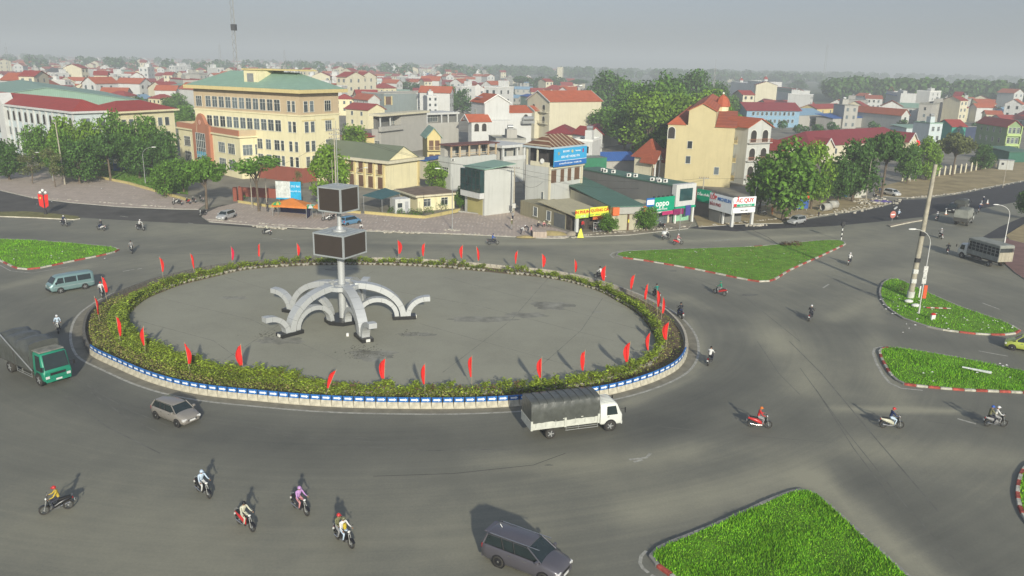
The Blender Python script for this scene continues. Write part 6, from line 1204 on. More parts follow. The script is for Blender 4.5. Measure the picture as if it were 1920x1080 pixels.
# trucks
canv=M('dark_tarpaulin',(.075,.08,.072),.36,var=.22,scale=1.6,bump=.8,fine=2.2,spec=.5); canv2=M('grey_tarpaulin',(.24,.25,.22),.7,var=.2,bump=.5,fine=2)
def truck(label,cabcol,L,W,bed,bedcol,clen=1.75,cabh=2.15,bedz=.95,sideh=.55,top=2.95,wr=.40,name='truck',cover=None,frontdrop=.0):
    o=node(name,label,'truck',(0,0,0)); w=W/2; xf=L/2; ch=MB()
    for s in (-.38,.38): ch.box((-xf+.2,s-.05,.62),(xf-.8,s+.05,.82),M('chassis_rust',(.10,.065,.045),.8,var=.3))
    for x in (-1.6,-.2,1): ch.box((x,-.38,.66),(x+.1,.38,.78),M('chassis_rust'))
    ch.bevbox((-.3,.42,.42),(.7,.85,.8),.05,M('chassis_rust')); ch.build('chassis',o)
    # cab
    cw=w*.94; rg=[]
    for x,zt,zb,f in ((xf,1.25,.55,.93),(xf-.03,1.35,.5,.97),(xf-.12,1.45,.48,1),(xf-.42,cabh-.08,.48,1),(xf-.6,cabh,.5,.99),(xf-clen+.1,cabh,.55,.99),(xf-clen,cabh-.05,.6,.97)):
        half=[(0,zb),(cw*f*.94,zb),(cw*f,zb+.12),(cw*f,min(1.3,zt-.1)),(cw*f*.93,zt-.1),(cw*f*.85,zt)]
        rg.append([(x,y,z) for y,z in half]+[(x,0,zt+.03)]+[(x,-y,z) for y,z in half[::-1][:-1]])
    cb=MB(); cb.loft(rg,cabcol); cabo=cb.build('cab',o)
    q=MB(); q.add([(xf-.10,-cw*.86,1.42),(xf-.10,cw*.86,1.42),(xf-.40,cw*.8,cabh-.12),(xf-.40,-cw*.8,cabh-.12)],[(0,1,2,3)],carglass,T=Matrix.Translation((.035,0,.015))); q.build('windscreen',cabo)
    for s in (1,-1):
        q=MB(); y0=s*(cw+.008); y1=s*(cw*.945+.01); P=[(xf-1.25,y0,1.28),(xf-.38,y0,1.28),(xf-.55,y1,cabh-.2),(xf-1.25,y1,cabh-.2)]; q.add(P,[(0,1,2,3) if s<0 else (3,2,1,0)],carglass); q.build('side_window',cabo)
        q=MB(); q.bevbox((-.02,-.16,0),(.05,.16,.2),.02,lamp_clear,Matrix.Translation((xf-.02,s*cw*.75,.72))); q.build('headlight',cabo)
        q=MB(); q.tube([(xf-.15,s*cw,1.7),(xf+.12,s*(cw+.18),1.75)],.015,trim,4); q.bevbox((xf+.08,s*(cw+.18)-.08,1.45),(xf+.13,s*(cw+.18)+.08,1.85),.02,trim); q.build('mirror',cabo)
        q=MB(); q.box((xf-1.2,s*(cw+.004)-.012,1.12),(xf-1.05,s*(cw+.004)+.012,1.16),trim); q.build('door_handle',cabo)
        wheel(o,xf-.95,s*(w-.14),wr,.24,s); wheel(o,-xf+1.55,s*(w-.16),wr,.4 if True else .2,s)
        a=MB(); a.cyl((xf-.95,s*(cw*.8),wr+.03),(xf-.95,s*(cw+.004),wr+.03),wr+.09,trim,n=16); a.build('wheel_arch',cabo)
        q=MB(); q.tube([(-.9,s*(w-.05),.5),(xf-1.95,s*(w-.05),.5)],.025,steel,4); q.tube([(-.9,s*(w-.05),.68),(xf-1.95,s*(w-.05),.68)],.02,steel,4)
        for x in (-.85,.1,xf-2): q.tube([(x,s*(w-.05),.5),(x,s*(w-.05),.9)],.02,steel,4)
        q.build('side_guard',o)
    q=MB(); q.bevbox((xf-.02,-cw*.9,.42),(xf+.07,cw*.9,.68),.03,cabcol if name!='x' else trim); q.build('front_bumper',cabo); q=MB(); q.box((xf-.01,-cw*.55,.95),(xf+.03,cw*.55,1.15),trim); q.build('grille',cabo); q=MB(); q.box((xf+.07,-.24,.5),(xf+.085,.24,.64),plate); q.build('number_plate',cabo)
    # bed
    x0,x1=-xf,xf-clen-.12; bd=MB(); bd.box((x0,-w,bedz-.12),(x1,w,bedz),bedcol)
    sides=MB(); 
    for s in (1,-1): sides.box((x0,s*w-(.05 if s>0 else 0),bedz),(x1,s*w+(0 if s>0 else .05),bedz+sideh),bedcol)
    sides.box((x0,-w+.05,bedz),(x0+.05,w-.05,bedz+sideh),bedcol); sides.box((x1-.05,-w+.05,bedz),(x1,w-.05,bedz+sideh+.3),bedcol)
    for s in (1,-1):
        for x in (x0,(x0+x1)/2-.1,x1-.16): sides.box((x,s*(w+.03)-.03,bedz-.14),(x+.16,s*(w+.03)+.03,bedz+sideh+.04),bedcol)
        for k in range(7): xx=x0+.4+(x1-x0-.8)*k/6; sides.box((xx-.02,s*(w+.006)-.006,bedz+.04),(xx+.02,s*(w+.006)+.006,bedz+sideh-.06),M('panel_rib_grey',(.35,.36,.33),.6))
    bd.build('bed_floor',o); sides.build('side_boards',o)
    rr=random.Random(len(label))
    if bed=='canvas':
        NX=26; rg=[]
        for i in range(NX+1):
            x=x0+.03+(x1-x0-.06)*i/NX; sag=.05*abs(math.sin(i/NX*math.pi*6)); zt=top-sag; rnd=lambda: rr.uniform(-.025,.025); wv=.035*math.sin(i*1.9)
            half=[(w+.01,bedz+sideh*.72+rr.uniform(-.04,.02)),(w+.045+wv*1.6+rnd()*1.5,bedz+sideh+.35),(w+.03-wv*1.6+rnd()*1.5,(bedz+top)/2+.25),(w*.985,zt-.16),(w*.9,zt-.04),(w*.45,zt+.015)]
            rg.append([(x,y,z) for y,z in half]+[(x,0,zt+.03)]+[(x,-y,z+rnd()*.5) for y,z in half[::-1]])
        cvm=MB(); cvm.loft(rg,cover or canv,True,closed=False,caps=True)
        for i in range(3,NX,3): cvm.tube([(x,y,z+.012) for x,y,z in rg[i][3:-3]],.022,M('tarpaulin_seam',(.045,.05,.045),.6),4)
        cvm.build('tarpaulin',o)
    if bed=='dump':
        NX=22; rg=[]
        for i in range(NX+1):
            x=x0+.02+(x1-x0)*i/NX; zt=top+.12*math.sin(i*.9)+rr.uniform(-.03,.03)-(.25 if i<2 else 0)
            half=[(w+.02,bedz-.05),(w+.05+rr.uniform(-.03,.03),bedz+.5),(w+.04+rr.uniform(-.03,.03),bedz+1.1),(w*.97,zt-.1),(w*.6,zt-.02+rr.uniform(-.05,.03))]
            rg.append([(x,y,z) for y,z in half]+[(x,0,zt+.02)]+[(x,-y,z) for y,z in half[::-1]])
        cvm=MB(); cvm.loft(rg,cover or canv,True,closed=False,caps=True); cvm.build('tarpaulin',o)
        q=MB(); q.tube([(x0,-w-.1,top+.35),(x1+.3,-w-.1,bedz+.1)],.06,metal,6); q.build('tarp_arm',o)
    if bed=='cage':
        q=MB()
        for s in (1,-1):
            for k in range(9): x=x0+(x1-x0-.08)*k/8; q.box((x,s*w-.03,bedz+sideh),(x+.07,s*w+.03,top-.15),bedcol)
            for z in (bedz+sideh+.4,bedz+sideh+.85,top-.4): q.box((x0,s*w-.02,z),(x1,s*w+.02,z+.07),bedcol)
        q.build('cage_frame',o); q=MB(); q.box((x0+.1,-w+.12,bedz),(x1-.1,w-.12,top-.5),M('cargo_dark',(.04,.045,.045),.9,var=.5,scale=2)); q.build('cargo',o)
        q=MB(); q.bevbox((x0-.03,-w-.04,top-.42),(x1+.03,w+.04,top),.1,cover or canv2); q.build('tarpaulin',o); q=MB(); q.box((x0-.05,-w,bedz-.1),(x0-.005,w,top-1.0),M('tan_tailboard',(.36,.33,.25),.8,var=.2)); 
        for k in range(4): q.box((x0-.08,-w+.1+k*W/4,bedz),(x0-.051,-w+.16+k*W/4,top-1.05),M('tan_tailboard'))
        q.build('tailboard',o)
    return o
wt_=paint('truck_white_paint',(.64,.65,.60),.45,.0)
c=truck('white light truck with dark grey tarpaulin cover driving past the near rim of the roundabout',wt_,7.2,2.05,'canvas',M('truck_bed_offwhite',(.50,.51,.45),.6,var=.15,scale=2)); put_wheels(c,(1037,822),(1139,809),-7.2/2+1.55,7.2/2-.95,-1.0)
q=MB(); 
for k in range(7): q=MB(); q.box((2.2+k*.0,-.75+k*.24,2.19),(3.0,-.71+k*.24,2.215),wt_); q.build('roof_rib',c)
gp=paint('truck_green_paint',(.01,.22,.13),.4,.05)
c=truck('green-cabbed dump truck with dusty black tarpaulin at the left edge',gp,7.3,2.35,'dump',M('dump_bed_dark',(.06,.06,.055),.8,var=.3),cabh=2.75,bedz=1.1,sideh=1.2,top=3.3,wr=.5,clen=1.7); put_wheels(c,(24,700),(70,722),-7.3/2+1.55,7.3/2-.95,-1.15)
q=MB(); q.bevbox((1.8,-1.0,2.78),(3.1,1.0,2.86),.05,M('cab_roof_dusty',(.2,.2,.17),.9,var=.4,scale=3)); q.build('cab_roof_tray',c)
c=truck('grey-covered truck seen from behind driving away at top right',wt_,6.2,2.1,'canvas',M('dump_bed_dark'),top=2.9,cover=canv2); put(c,(1806,420),(1796,424),(1828,406))
c=truck('slatted cargo truck with pale tan tailboard and grey top cover at the right edge',wt_,7.6,2.3,'cage',M('cage_grey',(.24,.25,.23),.7,var=.2),top=3.3,cover=canv2,bedz=1.1); put(c,(1842,492),(1880,503),(1806,480))
c=truck('small grey truck ahead of the covered truck on the top right road',M('dull_grey_paint',(.28,.29,.28),.5,var=.1),4.8,1.8,'canvas',M('dump_bed_dark'),top=2.3,cover=M('dark_tarpaulin')); put(c,(1802,395),(1795,398),(1812,389))
# ---------------------------------------------------------------- motorcycles
tyr=rubber; mpaint=paint('bike_panel_black',(.018,.018,.02)); seatm=M('seat_vinyl',(.015,.015,.015),.5)
def moto(panel,second):
    o=node('motorcycle','x','motorcycle',(0,0,0),group='motorcycles and scooters')
    for x,nm in ((.62,'front'),(-.62,'rear')):
        wn=bpy.data.objects.new('wheel',None); COL.objects.link(wn); wn.parent=o; wn.location=(x,0,.29)
        t=MB(); n=18; m_=6; vs=[]
        for i in range(n):
            a=2*math.pi*i/n
            for k in range(m_): b=2*math.pi*k/m_; R=.25+.045*math.cos(b); vs.append((R*math.cos(a),.052*math.sin(b),R*math.sin(a)))
        t.add(vs,[(i*m_+k,((i+1)%n)*m_+k,((i+1)%n)*m_+(k+1)%m_,i*m_+(k+1)%m_) for i in range(n) for k in range(m_)],tyr,True); t.build('tyre',wn)
        r=MB(); r.cyl((0,-.04,0),(0,.04,0),.05,metal,n=8)
        for k in range(8): a=k*math.pi/4+.2; r.cyl((0,0,0),(.23*math.cos(a),0,.23*math.sin(a)),.010,M('bike_rim_grey',(.22,.22,.22),.5,.5),n=3,caps=False)
        r.build('rim',wn)
    b=MB(); sect=lambda x,z,w,h:[(x,1.35*w*math.cos(t),z-.02+1.25*h*math.sin(t)) for t in [i*math.pi/4 for i in range(8)]]
    b.loft([sect(-.88,.80,.05,.04),sect(-.70,.74,.10,.10),sect(-.4,.66,.13,.13),sect(-.15,.56,.13,.14),sect(.08,.44,.12,.11),sect(.22,.42,.10,.09)],panel); b.build('body',o)
    b=MB(); b.loft([[(x,-w,z),(x,w,z),(x,w*.8,z+.06),(x,-w*.8,z+.06)] for x,w,z in ((-.80,.09,.83),(-.45,.13,.80),(-.1,.12,.75),(.05,.07,.70))],seatm); b.build('seat',o)
    b=MB(); b.loft([[(x,-w,z),(x+.03,-w*.5,z+.01),(x+.05,0,z+.02),(x+.03,w*.5,z+.01),(x,w,z)] for x,w,z in ((.28,.10,.36),(.34,.17,.52),(.38,.19,.72),(.43,.12,.92),(.44,.06,1.0))],second,True,closed=False,caps=False); b.build('leg_shield',o)
    b=MB(); b.bevbox((.15,-.1,.26),(.34,.1,.48),.04,M('engine_grey',(.15,.15,.15),.5,.4)); b.box((-.2,-.09,.24),(.16,.09,.42),M('engine_grey')); b.build('engine',o)
    b=MB(); 
    for s in (-.07,.07): b.cyl((.62,s,.29),(.47,s*.7,.86),.022,metal,n=6)
    b.cyl((.47,0,.8),(.42,0,1.02),.03,metal,n=6); b.build('front_fork',o)
    b=MB(); n=7; b.loft([[(.62+.33*math.cos(t),y,.29+.33*math.sin(t)) for y in (-.085,-.04,.04,.085)] for t in [R_(25)+i*R_(115)/n for i in range(n+1)]],second,True,closed=False,caps=False); b.build('front_fender',o)
    b=MB(); b.loft([[(-.62+.34*math.cos(t),y,.31+.34*math.sin(t)) for y in (-.06,0,.06)] for t in [R_(60)+i*R_(110)/n for i in range(n+1)]],trim,True,closed=False,caps=False); b.build('rear_fender',o)
    b=MB(); b.tube([(.32,-.33,1.03),(.42,-.16,1.05),(.44,0,1.0),(.42,.16,1.05),(.32,.33,1.03)],.014,trim,5); 
    for s in (-1,1): b.tube([(.31,s*.33,1.03),(.35,s*.24,1.04)],.022,seatm,5)
    b.build('handlebar',o)
    for s in (-1,1): b=MB(); b.cyl((.40,s*.2,1.05),(.38,s*.3,1.2),.006,metal,n=4); b.ico((.38,s*.31,1.22),.05,trim,6,4,sc=(.4,1,.7)); b.build('mirror',o)
    b=MB(); b.ico((.47,0,.98),.09,lamp_clear,8,5,sc=(.7,1.1,.8)); b.build('headlight',o); b=MB(); b.bevbox((-.92,-.06,.70),(-.86,.06,.78),.01,lamp_red); b.build('tail_light',o)
    b=MB(); b.tube([(.2,-.1,.28),(-.2,-.13,.26),(-.75,-.15,.36)],[.02,.035,.045],chrome,7); b.build('exhaust',o); b=MB(); b.box((-.99,-.08,.52),(-.975,.08,.64),plate); b.build('number_plate',o)
    b=MB(); b.tube([(-.84,-.1,.88),(-.9,-.05,.93),(-.9,.05,.93),(-.84,.1,.88)],.012,metal,4); b.build('grab_rail',o)
    return o
# ---------------------------------------------------------------- people: one skinned surface each
skinm=M('skin',(.32,.18,.11),.6,var=.05); hairm=M('black_hair',(.012,.010,.009),.6)
shirtM=M('shirt_white',(.62,.62,.60),.8,var=.1,scale=4); trouM=M('trousers_dark',(.03,.032,.045),.85,var=.2,scale=4); shoeM=M('shoes_dark',(.03,.025,.02),.7)
def person_mesh(pose):
    """pose: dict of joints; symmetric limbs given per side. returns mesh with slots skin, shirt, trousers, shoes"""
    J=pose; V=[];E_=[];Rr=[];lab=[]
    def v(p,r): V.append(tuple(p)); Rr.append(r); return len(V)-1
    def e(a,b,l): E_.append((a,b)); lab.append(l)
    L=lambda a,b,t: Vector(a).lerp(Vector(b),t)
    pel=v(J['hip'],(.135,.105)); waist=v(L(J['hip'],J['chest'],.45),(.125,.10)); ch=v(J['chest'],(.155,.115)); up=v(L(J['chest'],J['neck'],.6),(.12,.09)); nk=v(J['neck'],(.05,.05)); h0=v(L(J['neck'],J['head'],.55),(.072,.075)); h1=v(J['head'],(.092,.10)); h2=v(Vector(J['head'])+(Vector(J['head'])-Vector(J['neck'])).normalized()*.09,(.065,.07))
    for a,b,l in ((pel,waist,1),(waist,ch,1),(ch,up,1),(up,nk,1),(nk,h0,0),(h0,h1,0),(h1,h2,0)): e(a,b,l)
    for s in ('l','r'):
        sh=v(J['sh_'+s],(.062,.062)); mu=v(L(J['sh_'+s],J['el_'+s],.5),(.05,.05)); el=v(J['el_'+s],(.04,.04)); mf=v(L(J['el_'+s],J['ha_'+s],.45),(.036,.036)); wr_=v(L(J['el_'+s],J['ha_'+s],.82),(.025,.022)); ha=v(J['ha_'+s],(.034,.022))
        e(up,sh,1); e(sh,mu,1); e(mu,el,1); e(el,mf,1 if J.get('long',1) else 0); e(mf,wr_,1 if J.get('long',1) else 0); e(wr_,ha,0)
        hp=v(J['th_'+s],(.095,.095)); mt=v(L(J['th_'+s],J['kn_'+s],.5),(.082,.082)); kn=v(J['kn_'+s],(.058,.058)); cf=v(L(J['kn_'+s],J['an_'+s],.35),(.056,.056)); an=v(J['an_'+s],(.036,.036)); to=v(J['to_'+s],(.038,.028))
        e(pel,hp,2); e(hp,mt,2); e(mt,kn,2); e(kn,cf,2); e(cf,an,2); e(an,to,3)
    me=bpy.data.meshes.new('tmp'); me.from_pydata(V,E_,[]); o=bpy.data.objects.new('tmp',me); COL.objects.link(o)
    md=o.modifiers.new('s','SKIN'); md.use_smooth_shade=True; sb=o.modifiers.new('d','SUBSURF'); sb.levels=1; sb.render_levels=1
    sl=me.skin_vertices[0].data if me.skin_vertices else None
    if sl is None:
        me.update(); 
    for i,r in enumerate(Rr): me.skin_vertices[0].data[i].radius=r
    me.skin_vertices[0].data[0].use_root=True
    bpy.context.view_layer.update(); dg=bpy.context.evaluated_depsgraph_get(); nm=bpy.data.meshes.new_from_object(o.evaluated_get(dg)); bpy.data.objects.remove(o)
    mb=MB(); mts=[skinm,shirtM,trouM,shoeM]
    for m_ in mts: mb.slot(m_)
    vs=[w_.co.copy() for w_ in nm.vertices]; segs=[(Vector(V[a]),Vector(V[b]),l) for (a,b),l in zip(E_,lab)]
    mb.v=[tuple(p) for p in vs]
    for f in nm.polygons:
        c=f.center; best=9; bl=0
        for a,b,l in segs:
            d=b-a; t=max(0,min(1,(c-a).dot(d)/d.length_squared)); q=(c-a-d*t).length
            if q<best: best=q; bl=l
        mb.f.append(list(f.vertices)); mb.mi.append(bl); mb.sm.append(True)
    fw=Vector(J.get('face',(1,0,0))).normalized(); sd2=Vector((-fw.y,fw.x,0)).normalized(); upv=fw.cross(sd2)*-1 if False else Vector((0,0,1)); hc=Vector(J['head'])
    mb.ico(hc+fw*.105-upv*.015,.016,skinm,5,4,sc=(1,1,1.5))
    for s in (-1,1): mb.ico(hc+fw*.092+sd2*s*.034+upv*.012,.011,hairm,5,4); mb.ico(hc+sd2*s*.097,.022,skinm,5,4,sc=(1,.5,1.5))
    mb.ico(hc+fw*.094-upv*.05,.018,M('lips',(.25,.08,.07),.6),5,4,sc=(.5,1.3,.4))
    for s in ('l','r'):
        ha=Vector(J['ha_'+s]); el=Vector(J['el_'+s]); d=(ha-el).normalized(); side=Vector((0,1 if s=='l' else -1,0)); side=(side-d*side.dot(d)).normalized(); dn_=d.cross(side); dn_= dn_ if dn_.z<0 else -dn_
        for k,ln in enumerate((.062,.072,.068,.054)):
            b0=ha+d*.03+side*(.024-.016*k); mb.tube([b0,b0+d*ln*.5+dn_*.006,b0+d*ln*.75+dn_*ln*.45,b0+d*ln*.45+dn_*ln*.75],[.0095,.009,.008,.006],skinm,5)
        b0=ha-side*.028*(1 if s=='l' else 1)-d*.005; mb.tube([b0,b0-side*.022+d*.022+dn_*.012,b0-side*.012+d*.045+dn_*.03],[.0105,.0095,.007],skinm,5)
    return mb.mesh('person')
def sym(d):
    o=dict(d)
    for k in list(d):
        if k.endswith('_l') and k[:-1]+'r' not in d: p=d[k]; o[k[:-1]+'r']=(p[0],-p[1],p[2])
    return o
PM={
 'ride':person_mesh(sym(dict(hip=(-.22,0,.92),chest=(-.12,0,1.22),neck=(-.06,0,1.44),head=(-.01,0,1.58),sh_l=(-.09,.19,1.37),el_l=(.10,.27,1.12),ha_l=(.33,.30,1.06),th_l=(-.16,.10,.88),kn_l=(.24,.17,.78),an_l=(.12,.17,.38),to_l=(.27,.18,.31)))),
 'pillion':person_mesh(sym(dict(hip=(-.62,0,.95),chest=(-.55,0,1.25),neck=(-.50,0,1.47),head=(-.45,0,1.61),sh_l=(-.52,.18,1.40),el_l=(-.36,.25,1.17),ha_l=(-.16,.18,1.08),th_l=(-.56,.10,.91),kn_l=(-.16,.21,.80),an_l=(-.32,.20,.40),to_l=(-.17,.21,.33)))),
 'stand':person_mesh(sym(dict(hip=(0,0,.92),chest=(.01,0,1.24),neck=(.0,0,1.46),head=(.02,0,1.60),sh_l=(0,.19,1.39),el_l=(.03,.25,1.10),ha_l=(.14,.24,.86),th_l=(0,.10,.86),kn_l=(.03,.11,.47),an_l=(0,.11,.08),to_l=(.14,.12,.04)))),
 'walk':person_mesh(dict(hip=(0,0,.90),chest=(.03,0,1.22),neck=(.05,0,1.44),head=(.08,0,1.58),sh_l=(.03,.19,1.37),el_l=(-.08,.25,1.10),ha_l=(.04,.24,.88),sh_r=(.03,-.19,1.37),el_r=(.14,-.24,1.10),ha_r=(.32,-.2,.98),th_l=(0,.10,.85),kn_l=(.18,.10,.48),an_l=(.20,.10,.09),to_l=(.34,.11,.05),th_r=(0,-.1,.85),kn_r=(-.04,-.1,.46),an_r=(-.26,-.1,.12),to_r=(-.14,-.11,.04))),
 'squat':person_mesh(sym(dict(hip=(-.12,0,.30),chest=(.05,0,.58),neck=(.15,0,.76),head=(.22,0,.88),sh_l=(.12,.18,.70),el_l=(.30,.22,.50),ha_l=(.42,.12,.32),th_l=(-.08,.10,.30),kn_l=(.26,.18,.48),an_l=(.04,.16,.09),to_l=(.18,.18,.04)))),
 'bend':person_mesh(sym(dict(hip=(-.08,0,.88),chest=(.22,0,1.06),neck=(.42,0,1.12),head=(.55,0,1.14),sh_l=(.36,.18,1.08),el_l=(.42,.22,.80),ha_l=(.5,.18,.55),th_l=(-.06,.1,.84),kn_l=(.04,.13,.46),an_l=(-.04,.13,.08),to_l=(.1,.14,.04),face=(.7,0,-.7))))}
HEADS={'ride':(-.01,0,1.58),'pillion':(-.45,0,1.61),'stand':(.02,0,1.60),'walk':(.08,0,1.58),'squat':(.22,0,.88),'bend':(.55,0,1.14)}
CC={'white':(.54,.54,.52),'lightblue':(.45,.55,.65),'cream':(.50,.49,.38),'purple':(.45,.25,.50),'yellow':(.45,.33,.04),'red':(.50,.03,.03),'green':(.02,.20,.12),'navy':(.02,.035,.10),'dark':(.03,.032,.04),'black':(.012,.012,.014),'grey':(.25,.25,.25),'orange':(.55,.15,.02),'pink':(.55,.25,.25),'blue':(.03,.10,.40),'olive':(.15,.15,.08),'teal':(.02,.18,.15)}
hmesh={}
def helmet_mesh():
    b=MB(); n,m_=10,5; vs=[]
    for i in range(m_+1):
        th=i*R_(105)/m_
        for k in range(n): a=2*math.pi*k/n; vs.append((.128*math.sin(th)*math.cos(a),.118*math.sin(th)*math.sin(a),.122*math.cos(th)))
    b.add(vs,[(i*n+k,(i+1)*n+k,(i+1)*n+(k+1)%n,i*n+(k+1)%n) for i in range(m_) for k in range(n)],M('helmet_white',(.62,.62,.62),.3,coat=.4),True); b.box((.10,-.09,-.0),(.17,.09,.015),M('helmet_white')); return b.mesh('helmet')
def hair_mesh():
    b=MB(); n,m_=10,5; vs=[]
    for i in range(m_+1):
        th=i*R_(100)/m_
        for k in range(n): a=2*math.pi*k/n; vs.append((.108*math.sin(th)*math.cos(a)-.012,.104*math.sin(th)*math.sin(a),.112*math.cos(th)+.01))
    b.add(vs,[(i*n+k,(i+1)*n+k,(i+1)*n+(k+1)%n,i*n+(k+1)%n) for i in range(m_) for k in range(n)],hairm,True); return b.mesh('hair')
def hat_mesh():
    b=MB(); b.cyl((0,0,.02),(0,0,.20),.23,M('straw_hat',(.55,.50,.36),.8),r1=.01,n=14); return b.mesh('conical_hat')
HM,HR,HT=helmet_mesh(),hair_mesh(),hat_mesh()
def person(pose,label,shirt,trou,head,P,rz,group=None,sc=1.0):
    o=bpy.data.objects.new('person',PM[pose]); COL.objects.link(o); thing(o,label,'person',group); o.location=P; o.rotation_euler=(0,0,rz); o.scale=(sc,)*3
    o.material_slots[1].link='OBJECT'; o.material_slots[1].material=M('shirt_'+shirt,CC[shirt],.8,var=.1,scale=4)
    o.material_slots[2].link='OBJECT'; o.material_slots[2].material=M('trousers_'+trou,CC[trou],.85,var=.15,scale=4)
    h=HEADS[pose]
    if head=='hair': inst(HR,'hair',o,h)
    elif head=='hat': inst(HT,'conical_hat',o,h)
    else:
        q=inst(HM,'helmet',o,(h[0],h[1],h[2]+.02)); q.material_slots[0].link='OBJECT'; q.material_slots[0].material=M('helmet_'+head,CC[head],.3,coat=.4)
    return o
MT={}
def bike_at(c,a,b,panel,second,label):
    k=(panel,second)
    if 'proto' not in MT: MT['proto']=moto(mpaint,M('bike_second',(.02,.02,.02),.3,coat=.3)); o=MT['proto']
    else: o=copy_tree(MT['proto'])
    o['label']=label
    P=at(*c); A=at(*a); B=at(*b); d=B-A; rz=math.atan2(d.y,d.x); o.location=(P.x,P.y,.008); o.rotation_euler=(0,0,rz)
    recolor(o,{'bike_panel_black':M('bike_panel_'+panel,CC[panel],.3,coat=.4),'bike_second':M('bike_second_'+second,CC[second],.3,coat=.4)})
    return o,P,rz
moto_list=[ # centre px, heading from, to, panel, second, bike label, shirt, trousers, head, rider label
 ((107,960),(133,953),(80,966),'black','black','black underbone motorcycle at the bottom left corner heading left','yellow','dark','red','rider in yellow vest and red helmet at the bottom left corner'),
 ((382,928),(362,912),(402,940),'black','black','black scooter with round headlight, the leftmost of the four oncoming bikes','lightblue','white','lightblue','rider in pale blue clothes and blue helmet on the leftmost oncoming bike'),
 ((461,990),(440,978),(482,1004),'red','red','red-fronted motorcycle, second from left of the oncoming bikes','cream','cream','black','rider in cream suit and black helmet on the red motorcycle'),
 ((564,960),(545,948),(580,972),'dark','white','dark scooter with white leg shield among the oncoming bikes','purple','pink','purple','rider in pale purple jacket on the white-shielded scooter'),
 ((646,1020),(626,1006),(664,1032),'black','black','black motorcycle carrying two people, rightmost of the oncoming bikes','white','lightblue','olive','driver with yellow bag on the two-person black motorcycle'),
 ((1424,802),(1404,800),(1444,803),'red','red','red step-through bike below the crossing at centre right','red','grey','orange','rider in red shirt and orange helmet on the small red bike'),
 ((1671,803),(1652,802),(1690,804),'cream','white','cream white scooter on the right-hand road','navy','lightblue','red','rider in dark blue top and red helmet on the cream scooter'),
 ((1866,800),(1845,799),(1886,800),'grey','grey','silver motorcycle with two riders near the right edge','white','grey','white','driver in white shirt and white helmet near the right edge'),
 ((1331,682),(1325,690),(1340,672),'dark','dark','dark motorcycle just outside the right end of the roundabout','white','dark','hair','bareheaded rider in white shirt outside the right end of the roundabout'),
 ((1519,600),(1514,606),(1526,590),'dark','red','dark motorcycle seen from behind in the middle of the wide crossing','dark','dark','white','rider in dark jacket and white helmet in the middle of the crossing'),
 ((1275,595),(1283,602),(1268,588),'navy','dark','navy motorcycle beside the right curve of the roundabout','dark','navy','black','rider in dark striped top beside the right curve of the roundabout'),
 ((1230,558),(1238,562),(1222,552),'black','black','black motorcycle entering behind the right-hand flags','teal','dark','black','rider in teal shirt behind the right-hand flags'),
 ((1349,553),(1365,555),(1336,548),'red','grey','red and grey motorcycle below the middle grass island','green','grey','green','rider in green shirt and green helmet below the middle grass island'),
 ((1592,496),(1588,501),(1598,488),'dark','white','small dark motorcycle right of the middle grass island tip','white','dark','white','rider in white shirt right of the middle grass island tip'),
 ((1124,524),(1134,526),(1112,520),'black','black','black motorcycle beside the tall flag on the far hedge','white','dark','black','rider in white shirt beside the tall flag on the far hedge'),
 ((1271,459),(1262,459),(1280,458),'red','red','red motorcycle riding toward the middle grass island on the far road','pink','white','white','rider in pink and white clothes on the far red motorcycle'),
 ((1249,449),(1238,450),(1258,447),'grey','white','grey motorcycle loaded with white sacks on the far road','white','dark','white','rider in white hauling sacks on the far road'),
 ((925,459),(914,459),(936,458),'dark','red','motorcycle with red tail crossing before the workmen on the far road','blue','dark','navy','rider in blue shirt on the far road near the workmen'),
 ((500,440),(510,441),(490,438),'white','grey','pale motorcycle alone on the far road left of the screen tower','cream','dark','grey','rider in beige bending low on the far road left of the tower'),
 ((264,432),(254,430),(274,433),'dark','white','dark motorcycle, rightmost of three on the far left road','white','black','white','rider with white jacket, rightmost of three on the far left road'),
 ((190,432),(200,433),(180,430),'white','white','white scooter, middle of three on the far left road','dark','navy','grey','rider in dark clothes on the white scooter of the far left road'),
 ((121,424),(111,422),(130,426),'dark','grey','dark motorcycle, leftmost of three on the far left road','navy','dark','white','rider in navy jacket, leftmost of three on the far left road'),
 ((247,474),(246,468),(249,480),'grey','white','oncoming silver scooter at the tip of the left grass island','grey','dark','black','rider in grey at the tip of the left grass island'),
 ((191,556),(188,550),(194,562),'white','white','white scooter half hidden behind the leftmost flags','white','dark','red','rider in white half hidden behind the leftmost flags'),
 ((110,622),(111,612),(110,632),'white','grey','oncoming pale scooter between the green truck and the roundabout','lightblue','grey','white','rider in light blue and white helmet beside the green truck'),
 ((1684,410),(1680,413),(1690,406),'dark','dark','motorcycle behind the round red road sign at top right','lightblue','dark','white','rider in light blue behind the round red road sign'),
 ((1756,414),(1750,417),(1762,410),'grey','white','white-loaded motorcycle beside the leaning pole top right','white','dark','white','rider in white left of the covered truck'),
 ((1763,447),(1769,451),(1758,443),'dark','dark','dark motorcycle riding down below the covered truck','grey','dark','white','rider in grey shirt and white helmet below the covered truck'),
 ((1776,476),(1776,482),(1777,470),'dark','grey','dark motorcycle in front of the slatted truck','dark','dark','olive','rider in dark clothes in front of the slatted truck'),
 ((1835,398),(1832,402),(1838,394),'dark','dark','motorcycle right beside the covered truck at top right','navy','dark','white','rider in navy beside the covered truck at top right')]
GR2='riders on the roads'
